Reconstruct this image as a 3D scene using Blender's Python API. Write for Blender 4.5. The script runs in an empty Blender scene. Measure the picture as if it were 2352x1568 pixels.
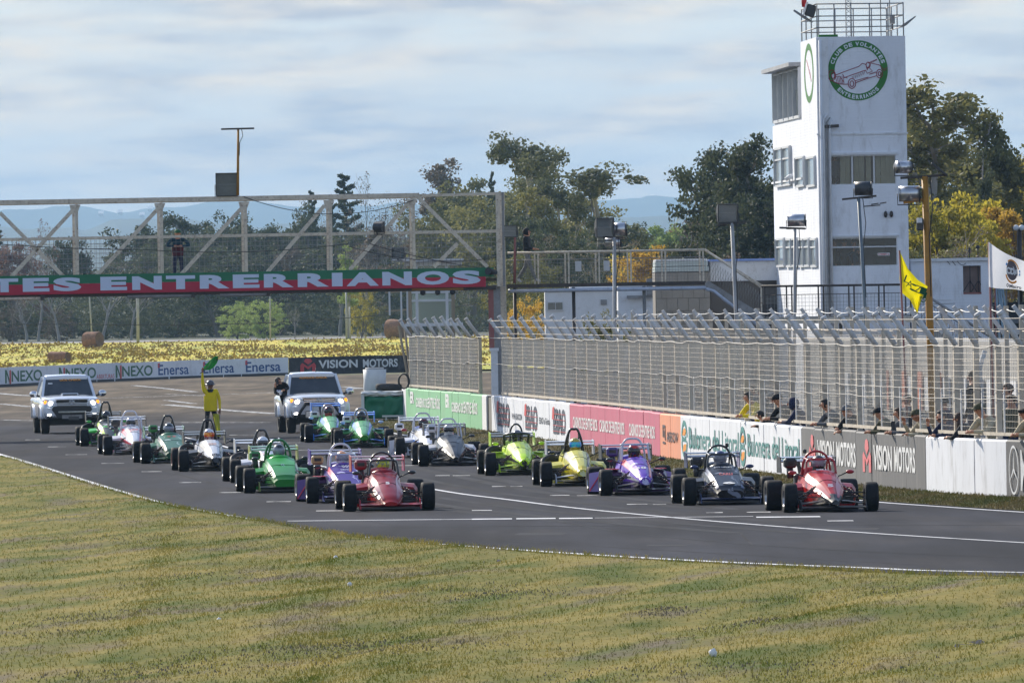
import bpy, math, random
import numpy as np
from mathutils import Vector, Matrix, noise
random.seed(7); np.random.seed(7)
R = math.radians
SC = bpy.context.scene
COL = SC.collection

# ------------------------------------------------------------------ camera
CAM_H, FPX, PW, PH = 3.55, 26000.0, 2352.0, 1568.0
ROLL, PITCH = 0.0175, 74.0 / 26000.0
_r0 = Vector((1, 0, 0)); _u0 = Vector((0, math.sin(PITCH), math.cos(PITCH))); CF = Vector((0, math.cos(PITCH), -math.sin(PITCH)))
CR = _r0 * math.cos(ROLL) - _u0 * math.sin(ROLL)
CU = _u0 * math.cos(ROLL) + _r0 * math.sin(ROLL)
EYE = Vector((0, 0, CAM_H))
cd = bpy.data.cameras.new("camera"); cam = bpy.data.objects.new("camera", cd); COL.objects.link(cam)
cd.sensor_width = 36.0; cd.lens = 36.0 * FPX / PW; cd.clip_start = 1.0; cd.clip_end = 60000.0
m = Matrix((CR, CU, -CF)).transposed().to_4x4(); m.translation = EYE
cam.matrix_world = m
SC.camera = cam

def ray(x, y):
    return CF * FPX + CR * (x - PW / 2) + CU * (PH / 2 - y)
def G(x, y, z=0.0):
    d = ray(x, y); return EYE + d * ((z - CAM_H) / d.z)
def at(x, y, Y):
    d = ray(x, y); return EYE + d * (Y / d.y)
def pxm(Y):
    return FPX / Y
def hor(x):
    return 730.6 - 0.0175 * x

# ------------------------------------------------------------------ world, sun, exposure
SUN_AZ, SUN_EL = R(-34), R(31)          # azimuth measured from +Y towards +X
w = bpy.data.worlds.new("World"); SC.world = w; w.use_nodes = True
nt = w.node_tree; nt.nodes.clear()
wo = nt.nodes.new("ShaderNodeOutputWorld"); bg = nt.nodes.new("ShaderNodeBackground")
sky = nt.nodes.new("ShaderNodeTexSky"); sky.sky_type = 'NISHITA'; sky.sun_disc = False
sky.sun_elevation = SUN_EL; sky.sun_rotation = SUN_AZ; sky.altitude = 60; sky.air_density = 1.0; sky.dust_density = 0.7; sky.ozone_density = 3.5
tc = nt.nodes.new("ShaderNodeTexCoord")
mp = nt.nodes.new("ShaderNodeMapping"); mp.inputs['Scale'].default_value = (42, 42, 235); mp.inputs['Rotation'].default_value = (0, R(1.6), 0)
n1 = nt.nodes.new("ShaderNodeTexNoise"); n1.inputs['Scale'].default_value = 1.0; n1.inputs['Detail'].default_value = 5; n1.inputs['Roughness'].default_value = 0.52
n1.inputs['Distortion'].default_value = 0.35
cr = nt.nodes.new("ShaderNodeValToRGB"); cr.color_ramp.elements[0].position = 0.36; cr.color_ramp.elements[1].position = 0.58
n2 = nt.nodes.new("ShaderNodeTexNoise"); n2.inputs['Scale'].default_value = 2.3; n2.inputs['Detail'].default_value = 4
cc = nt.nodes.new("ShaderNodeValToRGB")
cc.color_ramp.elements[0].position = 0.36; cc.color_ramp.elements[0].color = (2.75, 2.7, 2.75, 1)
cc.color_ramp.elements[1].position = 0.66; cc.color_ramp.elements[1].color = (5.1, 4.35, 3.35, 1)
# thin high overcast between the sky itself and the clouds
veil = nt.nodes.new("ShaderNodeMixRGB"); veil.inputs[0].default_value = 0.62; veil.inputs[2].default_value = (2.2, 2.5, 3.0, 1)
mx = nt.nodes.new("ShaderNodeMixRGB")
L = nt.links.new
# the veil and the clouds thin out upwards: a flat layer seen along a shorter and shorter path
sepw = nt.nodes.new("ShaderNodeSeparateXYZ"); L(tc.outputs['Generated'], sepw.inputs[0])
def wmath(op, a, b=None, clamp=False):
    q = nt.nodes.new("ShaderNodeMath"); q.operation = op; q.use_clamp = clamp
    for i_, v_ in enumerate((a, b)):
        if v_ is None: continue
        if isinstance(v_, (int, float)): q.inputs[i_].default_value = v_
        else: L(v_, q.inputs[i_])
    return q.outputs[0]
pathl = wmath('DIVIDE', 0.10, wmath('MAXIMUM', sepw.outputs[2], 0.004))
thick = wmath('SUBTRACT', 1.0, wmath('POWER', 2.718, wmath('MULTIPLY', pathl, -1.0)), True)
L(tc.outputs['Generated'], mp.inputs[0]); L(mp.outputs[0], n1.inputs[0]); L(mp.outputs[0], n2.inputs[0])
L(n1.outputs[0], cr.inputs[0]); L(n2.outputs[0], cc.inputs[0])
L(sky.outputs[0], veil.inputs[1]); L(veil.outputs[0], mx.inputs[1]); L(cc.outputs[0], mx.inputs[2]); L(wmath('MULTIPLY', cr.outputs[0], thick), mx.inputs[0]); L(wmath('MULTIPLY', thick, 0.72), veil.inputs[0])
L(mx.outputs[0], bg.inputs[0]); bg.inputs[1].default_value = 0.15
L(bg.outputs[0], wo.inputs[0])
sl = bpy.data.lights.new("sun", 'SUN'); sl.energy = 4.1; sl.angle = R(0.55); sl.color = (1.0, 0.91, 0.76)
so = bpy.data.objects.new("sun", sl); COL.objects.link(so)
SUN_DIR = Vector((math.sin(SUN_AZ) * math.cos(SUN_EL), math.cos(SUN_AZ) * math.cos(SUN_EL), math.sin(SUN_EL)))
so.rotation_euler = SUN_DIR.to_track_quat('Z', 'Y').to_euler(); so.location = (0, 200, 60)
SC.view_settings.view_transform = 'Standard'; SC.view_settings.look = 'None'
SC.view_settings.exposure = 0.58; SC.view_settings.gamma = 1.0; SC.view_settings.use_curve_mapping = False
SC.render.engine = 'CYCLES'
SC.cycles.use_denoising = True
SC.cycles.max_bounces = 6; SC.cycles.transparent_max_bounces = 16; SC.cycles.volume_bounces = 1
SC.cycles.sample_clamp_indirect = 4.0

# ------------------------------------------------------------------ materials
MATS = {}
def S(c):
    """sRGB 0-255 triple to linear"""
    return tuple(((v / 255) / 12.92 if v / 255 <= 0.04045 else ((v / 255 + 0.055) / 1.055) ** 2.4) for v in c)
def mat(name, col, rough=0.6, metal=0.0, var=0.25, scale=3.0, bump=0.0, bscale=20.0, coat=0.0, col2=None, thr=None, emis=0.0,
        coords='Object', alpha=1.0, transl=0.0, stretch=(1, 1, 1), dirt=None, dirt_amt=0.35, detail=5, spec=None):
    """base colour varied by noise (towards col2, or darker), optional bump and dirt patches"""
    if name in MATS: return MATS[name]
    mt = bpy.data.materials.new(name); mt.use_nodes = True; t = mt.node_tree; N = t.nodes; Lk = t.links.new
    b = N['Principled BSDF']; b.inputs['Roughness'].default_value = rough; b.inputs['Metallic'].default_value = metal
    if spec is not None: b.inputs['Specular IOR Level'].default_value = spec
    if coat: b.inputs['Coat Weight'].default_value = coat; b.inputs['Coat Roughness'].default_value = 0.06
    col = tuple(col[:3])
    c2 = tuple(col2[:3]) if col2 else tuple(v * (1 - var) for v in col)
    tcn = N.new("ShaderNodeTexCoord"); mpn = N.new("ShaderNodeMapping"); mpn.inputs['Scale'].default_value = stretch
    if coords == 'World':
        g = N.new("ShaderNodeNewGeometry"); Lk(g.outputs['Position'], mpn.inputs[0])
    else:
        Lk(tcn.outputs[coords], mpn.inputs[0])
    nz = N.new("ShaderNodeTexNoise"); nz.inputs['Scale'].default_value = scale; nz.inputs['Detail'].default_value = detail; nz.inputs['Roughness'].default_value = 0.6
    Lk(mpn.outputs[0], nz.inputs[0])
    ramp = N.new("ShaderNodeValToRGB"); lo, hi = thr or (0.3, 0.7)
    ramp.color_ramp.elements[0].position = lo; ramp.color_ramp.elements[1].position = hi
    ramp.color_ramp.elements[0].color = (*c2, 1); ramp.color_ramp.elements[1].color = (*col, 1)
    Lk(nz.outputs[0], ramp.inputs[0]); out = ramp.outputs[0]
    if dirt:
        nd = N.new("ShaderNodeTexNoise"); nd.inputs['Scale'].default_value = scale * 2.7; nd.inputs['Detail'].default_value = 8; nd.inputs['Roughness'].default_value = 0.72
        Lk(mpn.outputs[0], nd.inputs[0])
        rd = N.new("ShaderNodeValToRGB"); rd.color_ramp.elements[0].position = 0.52; rd.color_ramp.elements[1].position = 0.70
        rd.color_ramp.elements[0].color = (0, 0, 0, 1); rd.color_ramp.elements[1].color = (dirt_amt,) * 3 + (1,)
        Lk(nd.outputs[0], rd.inputs[0])
        mm = N.new("ShaderNodeMixRGB"); mm.inputs[2].default_value = (*dirt, 1); Lk(rd.outputs[0], mm.inputs[0]); Lk(out, mm.inputs[1]); out = mm.outputs[0]
    Lk(out, b.inputs['Base Color'])
    if bump:
        nb = N.new("ShaderNodeTexNoise"); nb.inputs['Scale'].default_value = bscale; nb.inputs['Detail'].default_value = 6
        Lk(mpn.outputs[0], nb.inputs[0]); bp = N.new("ShaderNodeBump"); bp.inputs['Strength'].default_value = bump; bp.inputs['Distance'].default_value = 0.03
        Lk(nb.outputs[0], bp.inputs['Height']); Lk(bp.outputs[0], b.inputs['Normal'])
    if emis:
        b.inputs['Emission Color'].default_value = (*col, 1); b.inputs['Emission Strength'].default_value = emis
    if transl:
        tr = N.new("ShaderNodeBsdfTranslucent"); Lk(out, tr.inputs[0]); ms = N.new("ShaderNodeMixShader"); ms.inputs[0].default_value = transl
        o = N['Material Output']; Lk(b.outputs[0], ms.inputs[1]); Lk(tr.outputs[0], ms.inputs[2]); Lk(ms.outputs[0], o.inputs[0])
    if alpha < 1.0: b.inputs['Alpha'].default_value = alpha
    MATS[name] = mt
    return mt
def glass(name, tint, alpha=0.55, rough=0.03):
    """thin sheet glass: clear part plus a glossy reflection"""
    if name in MATS: return MATS[name]
    mt = bpy.data.materials.new(name); mt.use_nodes = True; t = mt.node_tree; N = t.nodes; Lk = t.links.new
    N.remove(N['Principled BSDF'])
    tr = N.new("ShaderNodeBsdfTransparent"); tr.inputs[0].default_value = (*[min(1, v + 0.35) for v in tint], 1)
    df = N.new("ShaderNodeBsdfDiffuse"); df.inputs[0].default_value = (*tint, 1)
    gl = N.new("ShaderNodeBsdfGlossy"); gl.inputs['Roughness'].default_value = rough
    fr = N.new("ShaderNodeFresnel"); fr.inputs[0].default_value = 1.6
    a = N.new("ShaderNodeMixShader"); a.inputs[0].default_value = alpha
    c = N.new("ShaderNodeMixShader")
    Lk(tr.outputs[0], a.inputs[1]); Lk(df.outputs[0], a.inputs[2]); Lk(fr.outputs[0], c.inputs[0]); Lk(a.outputs[0], c.inputs[1]); Lk(gl.outputs[0], c.inputs[2])
    Lk(c.outputs[0], N['Material Output'].inputs[0])
    MATS[name] = mt
    return mt
def flat(name, srgb, rough=0.5, **k):
    return mat(name, S(srgb), rough, **k)

# ------------------------------------------------------------------ mesh helpers
class MB:
    def __init__(s): s.v = []; s.f = []; s.mi = []; s.sm = []; s.sharp = 0
    def add(s, vs, fs, mi=0, smooth=False):
        o = len(s.v); s.v += [tuple(v) for v in vs]
        for f in fs:
            s.f.append(tuple(i + o for i in f)); s.mi.append(mi); s.sm.append(smooth)
        return s
    def box(s, c, size, mi=0, rot=None, bev=0.0):
        hx, hy, hz = [v / 2 for v in size]
        c = Vector(c)
        if bev <= 0:
            vs = [Vector((x, y, z)) for x in (-hx, hx) for y in (-hy, hy) for z in (-hz, hz)]
            fs = [(0, 1, 3, 2), (4, 6, 7, 5), (0, 4, 5, 1), (2, 3, 7, 6), (0, 2, 6, 4), (1, 5, 7, 3)]
        else:
            b = min(bev, hx * .95, hy * .95, hz * .95); vs = []; idx = {}
            for i in (-1, 1):
                for j in (-1, 1):
                    for k in (-1, 1):
                        for ax in range(3):
                            p = [i * (hx - b), j * (hy - b), k * (hz - b)]; p[ax] = (i, j, k)[ax] * (hx, hy, hz)[ax]
                            idx[(i, j, k, ax)] = len(vs); vs.append(Vector(p))
            fs = []
            def o(face, n):
                a, b_, c_ = [vs[q] for q in face[:3]]
                nn = (b_ - a).cross(c_ - a)
                fs.append(tuple(face) if nn.dot(Vector(n)) > 0 else tuple(reversed(face)))
            for ax in range(3):
                u, v = [q for q in range(3) if q != ax]
                for sg in (-1, 1):
                    q = []
                    for su, sv in ((-1, -1), (1, -1), (1, 1), (-1, 1)):
                        key = [0, 0, 0]; key[ax] = sg; key[u] = su; key[v] = sv; q.append(idx[(*key, ax)])
                    n = [0, 0, 0]; n[ax] = sg; o(q, n)
                for su in (-1, 1):
                    for sv in (-1, 1):
                        q = []
                        for sg, a2 in ((-1, u), (1, u), (1, v), (-1, v)):
                            key = [0, 0, 0]; key[ax] = sg; key[u] = su; key[v] = sv; q.append(idx[(*key, a2)])
                        n = [0, 0, 0]; n[u] = su; n[v] = sv; o(q, n)
            for i in (-1, 1):
                for j in (-1, 1):
                    for k in (-1, 1):
                        o([idx[(i, j, k, 0)], idx[(i, j, k, 1)], idx[(i, j, k, 2)]], (i, j, k))
        if rot is not None: vs = [rot @ v for v in vs]
        return s.add([c + v for v in vs], fs, mi)
    def bar(s, p0, p1, w, h=None, mi=0, up=(0, 0, 1), bev=0.0):
        p0 = Vector(p0); p1 = Vector(p1); h = h or w; d = (p1 - p0)
        if d.length < 1e-6: return s
        y = d.normalized(); u = Vector(up)
        if abs(y.dot(u)) > 0.99: u = Vector((0, 1, 0)) if abs(y.y) < .9 else Vector((1, 0, 0))
        x = y.cross(u).normalized(); z = x.cross(y)
        return s.box((p0 + p1) / 2, (w, d.length, h), mi, Matrix((x, y, z)).transposed(), bev)
    def tube(s, path, r, n=8, mi=0, cap=True, smooth=True, closed=False):
        P = [Vector(p) for p in path]; k = len(P); rr = r if isinstance(r, (list, tuple)) else [r] * k
        vs = []; fs = []; prev = None
        for i, p in enumerate(P):
            if closed: t = P[(i + 1) % k] - P[i - 1]
            else: t = P[min(i + 1, k - 1)] - P[max(i - 1, 0)]
            t = t.normalized() if t.length > 1e-9 else Vector((0, 0, 1))
            if prev is None:
                a = Vector((0, 0, 1)) if abs(t.z) < 0.9 else Vector((1, 0, 0)); x = t.cross(a).normalized()
            else:
                x = prev - t * prev.dot(t); x = x.normalized() if x.length > 1e-6 else t.orthogonal().normalized()
            prev = x; y = t.cross(x)
            vs += [p + (x * math.cos(2 * math.pi * j / n) + y * math.sin(2 * math.pi * j / n)) * rr[i] for j in range(n)]
        for i in range(k if closed else k - 1):
            i2 = (i + 1) % k
            for j in range(n):
                j2 = (j + 1) % n; fs.append((i * n + j, i * n + j2, i2 * n + j2, i2 * n + j))
        s.add(vs, fs, mi, smooth)
        if cap and not closed:
            o = len(s.v) - k * n
            s.f.append(tuple(o + j for j in reversed(range(n)))); s.mi.append(mi); s.sm.append(False)
            s.f.append(tuple(o + (k - 1) * n + j for j in range(n))); s.mi.append(mi); s.sm.append(False)
        return s
    def lathe(s, prof, c=(0, 0, 0), axis='z', n=20, mi=0, smooth=True):
        """prof: (radius, height) pairs"""
        c = Vector(c); vs = []; fs = []
        for r, h in prof:
            for j in range(n):
                a = 2 * math.pi * j / n; q = (r * math.cos(a), r * math.sin(a), h)
                if axis == 'x': q = (q[2], q[0], q[1])
                elif axis == 'y': q = (q[1], q[2], q[0])
                vs.append(c + Vector(q))
        for i in range(len(prof) - 1):
            for j in range(n):
                j2 = (j + 1) % n; fs.append((i * n + j, i * n + j2, (i + 1) * n + j2, (i + 1) * n + j))
        return s.add(vs, fs, mi, smooth)
    def ell(s, c, r, mi=0, n=10, m_=7, rot=None):
        c = Vector(c); vs = []; fs = []
        for i in range(m_ + 1):
            ph = math.pi * i / m_
            for j in range(n):
                a = 2 * math.pi * j / n
                v = Vector((r[0] * math.sin(ph) * math.cos(a), r[1] * math.sin(ph) * math.sin(a), -r[2] * math.cos(ph)))
                vs.append(c + (rot @ v if rot is not None else v))
        for i in range(m_):
            for j in range(n):
                j2 = (j + 1) % n; fs.append((i * n + j, i * n + j2, (i + 1) * n + j2, (i + 1) * n + j))
        return s.add(vs, fs, mi, True)
    def loft(s, rings, mi=0, smooth=True, cap=True, closed=True):
        n = len(rings[0]); vs = [p for r_ in rings for p in r_]; fs = []
        for i in range(len(rings) - 1):
            for j in range(n if closed else n - 1):
                j2 = (j + 1) % n; fs.append((i * n + j, i * n + j2, (i + 1) * n + j2, (i + 1) * n + j))
        s.add(vs, fs, mi, smooth)
        if cap and closed:
            o = len(s.v) - len(vs)
            s.f.append(tuple(o + j for j in reversed(range(n)))); s.mi.append(mi); s.sm.append(False)
            s.f.append(tuple(o + (len(rings) - 1) * n + j for j in range(n))); s.mi.append(mi); s.sm.append(False)
        return s
    def quad(s, a, b, c, d, mi=0): return s.add([a, b, c, d], [(0, 1, 2, 3)], mi)
    def prism(s, poly, d, mi=0):
        """poly: list of 3D points (planar), d: extrusion vector"""
        n = len(poly); d = Vector(d); P = [Vector(p) for p in poly]
        fs = [tuple(range(n)), tuple(reversed(range(n, 2 * n)))] + [(i, i + n, (i + 1) % n + n, (i + 1) % n) for i in range(n)]
        return s.add(P + [p + d for p in P], fs, mi)
    def xf(s, M):
        s.v = [tuple(M @ Vector(v)) for v in s.v]; return s
    def mesh(s, name, mats):
        me = bpy.data.meshes.new(name); me.from_pydata(s.v, [], s.f)
        for mt in (mats if isinstance(mats, (list, tuple)) else [mats]): me.materials.append(mt)
        me.polygons.foreach_set("material_index", s.mi); me.polygons.foreach_set("use_smooth", s.sm)
        if s.sharp: me.update(); me.set_sharp_from_angle(angle=R(s.sharp))
        me.update(); return me
    def build(s, name, mats, parent=None, **tags):
        return link(name, s.mesh(name, mats), parent, **tags)

def link(name, data, parent=None, label=None, cat=None, group=None, kind=None, loc=None, rz=0.0, scale=None):
    o = bpy.data.objects.new(name, data); COL.objects.link(o)
    if parent is not None: o.parent = parent
    tag(o, label, cat, group, kind)
    if loc is not None: o.location = loc
    if rz: o.rotation_euler[2] = rz
    if scale is not None: o.scale = scale
    return o
def tag(o, label=None, cat=None, group=None, kind=None):
    if label: o['label'] = label
    if cat: o['category'] = cat
    if group: o['group'] = group
    if kind: o['kind'] = kind
    return o
def thing(name, label, cat, loc=(0, 0, 0), rz=0.0, group=None):
    return link(name, None, None, label, cat, group, None, loc, rz)
def structure(name, mb, m_): return mb.build(name, m_, None, kind='structure')
def npmesh(name, V, F, m_, smooth=False):
    """V (n,3), F (k,3 or 4) numpy arrays"""
    V = np.asarray(V, dtype=np.float32); F = np.asarray(F, dtype=np.int32)
    me = bpy.data.meshes.new(name); me.vertices.add(len(V)); me.vertices.foreach_set("co", V.ravel())
    k = F.shape[1]; me.loops.add(F.size); me.loops.foreach_set("vertex_index", F.ravel())
    me.polygons.add(len(F)); me.polygons.foreach_set("loop_start", np.arange(len(F), dtype=np.int32) * k)
    me.polygons.foreach_set("loop_total", np.full(len(F), k, dtype=np.int32))
    if smooth: me.polygons.foreach_set("use_smooth", np.ones(len(F), dtype=bool))
    for q in (m_ if isinstance(m_, (list, tuple)) else [m_]): me.materials.append(q)
    me.update(calc_edges=True); return me

_TXT = {}
def text_geo(s_, bold=0.0, space=1.0):
    """unit-box outline of a line of lettering: (N,2) array in 0..1 and faces"""
    key = (s_, bold, space)
    if key in _TXT: return _TXT[key]
    c = bpy.data.curves.new("t", 'FONT'); c.body = s_; c.offset = bold; c.resolution_u = 4; c.space_character = space
    o = bpy.data.objects.new("t", c); me = bpy.data.meshes.new_from_object(o)
    V = np.array([tuple(v.co)[:2] for v in me.vertices]); F = [tuple(p.vertices) for p in me.polygons]
    lo = V.min(0); hi = V.max(0); V = (V - lo) / np.maximum(hi - lo, 1e-6)
    bpy.data.objects.remove(o); bpy.data.curves.remove(c); bpy.data.meshes.remove(me)
    _TXT[key] = (V, F); return _TXT[key]
def lettering(s_, o, u, v, m_, parent, name='lettering', bold=0.01, space=1.0):
    """print s_ on the plane: o lower-left corner, u, v full width / height vectors (in the parent's space)"""
    V, F = text_geo(s_, bold, space); o = Vector(o); u = Vector(u); v = Vector(v)
    return MB().add([o + u * float(a) + v * float(b) for a, b in V], F).build(name, m_, parent)
# ------------------------------------------------------------------ setting: ground, track, lines, grass, hills
def anchor(t, loc):
    loc = Vector(loc); bpy_children = [c for c in COL.objects if c.parent == t]
    t.location = loc
    for c in bpy_children: c.location = Vector(c.location) - loc

def wave(x, y, s=1.0):
    return noise.noise(Vector((x * s, y * s, 3.1)))

# haze: the air between the camera and the far hills
def make_haze():
    mt = bpy.data.materials.new("air"); mt.use_nodes = True; N = mt.node_tree.nodes; N.remove(N['Principled BSDF'])
    pv = N.new("ShaderNodeVolumePrincipled"); pv.inputs['Color'].default_value = (0.44, 0.70, 1.0, 1); pv.inputs['Density'].default_value = 0.00006
    pv.inputs['Anisotropy'].default_value = 0.0
    mt.node_tree.links.new(pv.outputs[0], N['Material Output'].inputs['Volume'])
    b = MB().box((0, 11400, 139), (16000, 23400, 282)); o = b.build('haze', mt, None, kind='stuff')
make_haze()

M_EARTH = mat('earth', (0.16, 0.15, 0.06), 0.95, var=0.5, scale=0.02, coords='World', col2=(0.10, 0.11, 0.05))
g = MB()
g.quad((-7000, -250, -0.06), (7000, -250, -0.06), (7000, 22800, -0.06), (-7000, 22800, -0.06))
structure('ground', g, M_EARTH)

def asphalt_mat():
    mt = bpy.data.materials.new('asphalt'); mt.use_nodes = True; t = mt.node_tree; N = t.nodes; Lk = t.links.new; b = N['Principled BSDF']
    geo = N.new("ShaderNodeNewGeometry"); sep = N.new("ShaderNodeSeparateXYZ"); Lk(geo.outputs['Position'], sep.inputs[0])
    def nz(scale, st, det=5, rot=0.0):
        m_ = N.new("ShaderNodeMapping"); m_.inputs['Scale'].default_value = st; m_.inputs['Rotation'].default_value = (0, 0, rot); Lk(geo.outputs['Position'], m_.inputs[0])
        n_ = N.new("ShaderNodeTexNoise"); n_.inputs['Scale'].default_value = scale; n_.inputs['Detail'].default_value = det; Lk(m_.outputs[0], n_.inputs[0]); return n_
    # dusty brown apron far out: blends in with distance along the straight, broken up by noise
    mr = N.new("ShaderNodeMapRange"); mr.inputs[1].default_value = 365; mr.inputs[2].default_value = 440; Lk(sep.outputs[1], mr.inputs[0])
    nb = nz(0.5, (1, 0.12, 1)); ad = N.new("ShaderNodeMath"); ad.operation = 'MULTIPLY_ADD'; ad.inputs[1].default_value = 0.9; ad.inputs[2].default_value = -0.45
    Lk(nb.outputs[0], ad.inputs[0]); sm = N.new("ShaderNodeMath"); sm.use_clamp = True; Lk(mr.outputs[0], sm.inputs[0]); Lk(ad.outputs[0], sm.inputs[1])
    base = N.new("ShaderNodeMixRGB"); base.inputs[1].default_value = (0.027, 0.029, 0.039, 1); base.inputs[2].default_value = (0.125, 0.100, 0.072, 1); Lk(sm.outputs[0], base.inputs[0])
    # rubbered lanes and bleached streaks running along the track
    n1 = nz(1.1, (1, 0.045, 1), 4, R(-4.5)); r1 = N.new("ShaderNodeValToRGB"); r1.color_ramp.elements[0].position = 0.34; r1.color_ramp.elements[1].position = 0.72
    r1.color_ramp.elements[0].color = (0.72, 0.72, 0.74, 1); r1.color_ramp.elements[1].color = (1.35, 1.34, 1.32, 1); Lk(n1.outputs[0], r1.inputs[0])
    m1 = N.new("ShaderNodeMixRGB"); m1.blend_type = 'MULTIPLY'; m1.inputs[0].default_value = 1; Lk(base.outputs[0], m1.inputs[1]); Lk(r1.outputs[0], m1.inputs[2])
    n2 = nz(0.22, (1, 0.22, 1), 6); r2 = N.new("ShaderNodeValToRGB"); r2.color_ramp.elements[0].position = 0.35; r2.color_ramp.elements[1].position = 0.75
    r2.color_ramp.elements[0].color = (0.66, 0.66, 0.68, 1); r2.color_ramp.elements[1].color = (1.55, 1.52, 1.48, 1); Lk(n2.outputs[0], r2.inputs[0])
    m2 = N.new("ShaderNodeMixRGB"); m2.blend_type = 'MULTIPLY'; m2.inputs[0].default_value = 1; Lk(m1.outputs[0], m2.inputs[1]); Lk(r2.outputs[0], m2.inputs[2])
    n3 = nz(22, (1, 0.5, 1), 3); r3 = N.new("ShaderNodeValToRGB"); r3.color_ramp.elements[0].color = (0.75, 0.75, 0.75, 1); r3.color_ramp.elements[1].color = (1.25, 1.25, 1.25, 1); Lk(n3.outputs[0], r3.inputs[0])
    m3 = N.new("ShaderNodeMixRGB"); m3.blend_type = 'MULTIPLY'; m3.inputs[0].default_value = 1; Lk(m2.outputs[0], m3.inputs[1]); Lk(r3.outputs[0], m3.inputs[2])
    Lk(m3.outputs[0], b.inputs['Base Color']); b.inputs['Roughness'].default_value = 0.95; b.inputs['Specular IOR Level'].default_value = 0.08
    bp = N.new("ShaderNodeBump"); bp.inputs['Strength'].default_value = 0.35; bp.inputs['Distance'].default_value = 0.01; Lk(n3.outputs[0], bp.inputs['Height']); Lk(bp.outputs[0], b.inputs['Normal'])
    return mt
M_ASPH = asphalt_mat()
tr_ = MB()
ys = list(np.linspace(60, 640, 40))
for i in range(len(ys) - 1):
    for x0, x1 in ((-60, 0), (0, 60)):
        tr_.quad((x0, ys[i], -0.0), (x1, ys[i], 0), (x1, ys[i + 1], 0), (x0, ys[i + 1], 0))
structure('track', tr_, M_ASPH)

# ---- retaining wall line: distance below the horizon (pixels) against photo x, smoothed
_wx = np.array([924, 1119, 1310, 1517, 1842, 2128, 2312, 2400.]); _wd = np.array([252.5, 279.5, 313.5, 348, 404, 438.5, 455.5, 462.])
_wp = np.polyfit((_wx - 1600) / 700, _wd, 3)
def wdv(x): return float(np.polyval(_wp, (min(x, 2480) - 1600) / 700))
def wbase(x):
    v = hor(x) + wdv(x); return G(x, v)
_WX = np.linspace(880, 2480, 401); _WP = [wbase(x) for x in _WX]
_WS = np.concatenate([[0], np.cumsum([(_WP[i + 1] - _WP[i]).length for i in range(400)])])
def wx2s(x): return float(np.interp(x, _WX, _WS))
def ws2x(s): return float(np.interp(s, _WS, _WX))
def wnorm(x):
    d = wbase(min(x + 8, 2480)) - wbase(x - 8); n = Vector((-d.y, d.x, 0)); n = n if n.x < 0 else -n
    return n.normalized()
def wall(x, z, off=0.0):
    """point on the wall's track face at photo column x, height z, off metres towards the track (negative: behind)"""
    p = wbase(x) + wnorm(x) * off; p.z = z; return p
WALL_H = 1.07

# ---- painted lines
M_LINE = mat('line_paint', (0.72, 0.72, 0.73), 0.7, var=0.5, scale=2.2, coords='World', stretch=(1, .4, 1), col2=(0.34, 0.34, 0.35), thr=(0.32, 0.46))
M_LINE2 = mat('worn_line_paint', (0.50, 0.50, 0.50), 0.8, scale=4, coords='World', stretch=(1, .15, 1), col2=(0.13, 0.13, 0.13), thr=(0.46, 0.56))
def smooth_pts(pts, n=8):
    P = [Vector((p[0], p[1], 0)) for p in pts]; out = []
    for i in range(len(P) - 1):
        p0 = P[max(i - 1, 0)]; p1 = P[i]; p2 = P[i + 1]; p3 = P[min(i + 2, len(P) - 1)]
        for k in range(n):
            t = k / n
            q = 0.5 * ((2 * p1) + (p2 - p0) * t + (2 * p0 - 5 * p1 + 4 * p2 - p3) * t * t + (3 * p1 - p0 - 3 * p2 + p3) * t ** 3)
            out.append((q.x, q.y))
    out.append((P[-1].x, P[-1].y)); return out
def stripe(name, pts, wid, m_, z=0.004, n=8):
    """a painted stripe along photo points lying on the ground; wid in metres"""
    Q = [G(x, y) for x, y in smooth_pts(pts, n)]; mb = MB(); a = []; b = []
    for i, p in enumerate(Q):
        d = (Q[min(i + 1, len(Q) - 1)] - Q[max(i - 1, 0)]); nrm = Vector((-d.y, d.x, 0)).normalized() * wid / 2
        a.append(p + nrm + Vector((0, 0, z))); b.append(p - nrm + Vector((0, 0, z)))
    for i in range(len(Q) - 1): mb.quad(a[i], b[i], b[i + 1], a[i + 1])
    return structure(name, mb, m_)
CENTRE = [(360, 991), (419, 1003), (507, 1023), (559, 1036), (718, 1066), (1000, 1124), (1176, 1148), (1352, 1169.5), (1670, 1199), (2000, 1224), (2420, 1250)]
stripe('centre_line', CENTRE, 0.10, M_LINE)
EDGE = [(-200, 992), (0, 1044), (100, 1074), (200, 1106), (300, 1136), (390, 1160), (450, 1171), (560, 1190), (660, 1207), (760, 1224), (900, 1241), (1100, 1256), (1400, 1276), (1700, 1292), (2000, 1304), (2140, 1310), (2460, 1316)]
stripe('edge_line', EDGE, 0.20, M_LINE)
REDGE = [(860, 985), (894, 992), (922, 998), (1020, 1013), (1132, 1033), (1290, 1058), (1500, 1090), (1750, 1121), (1978, 1149), (2160, 1163), (2352, 1176), (2470, 1183)]
stripe('edge_line', REDGE, 0.11, M_LINE)
for pts, wd in (([(-60, 898), (57, 908), (200, 914), (229, 914.5), (525, 905), (634, 901), (818, 893), (900, 889)], .5), ([(307, 885), (380, 892), (448, 900)], .35), ([(381, 919), (447, 927)], .3),
                ([(381, 929), (450, 935), (524, 942), (634, 950)], .5), ([(389, 970), (611, 970)], .5), ([(0, 927), (71, 934)], .4), ([(0, 964), (90, 966)], .3),
                ([(790, 888), (830, 892)], .5), ([(380, 905), (470, 909)], .2)):
    stripe('worn_line', pts, wd, M_LINE2, 0.005)
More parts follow.
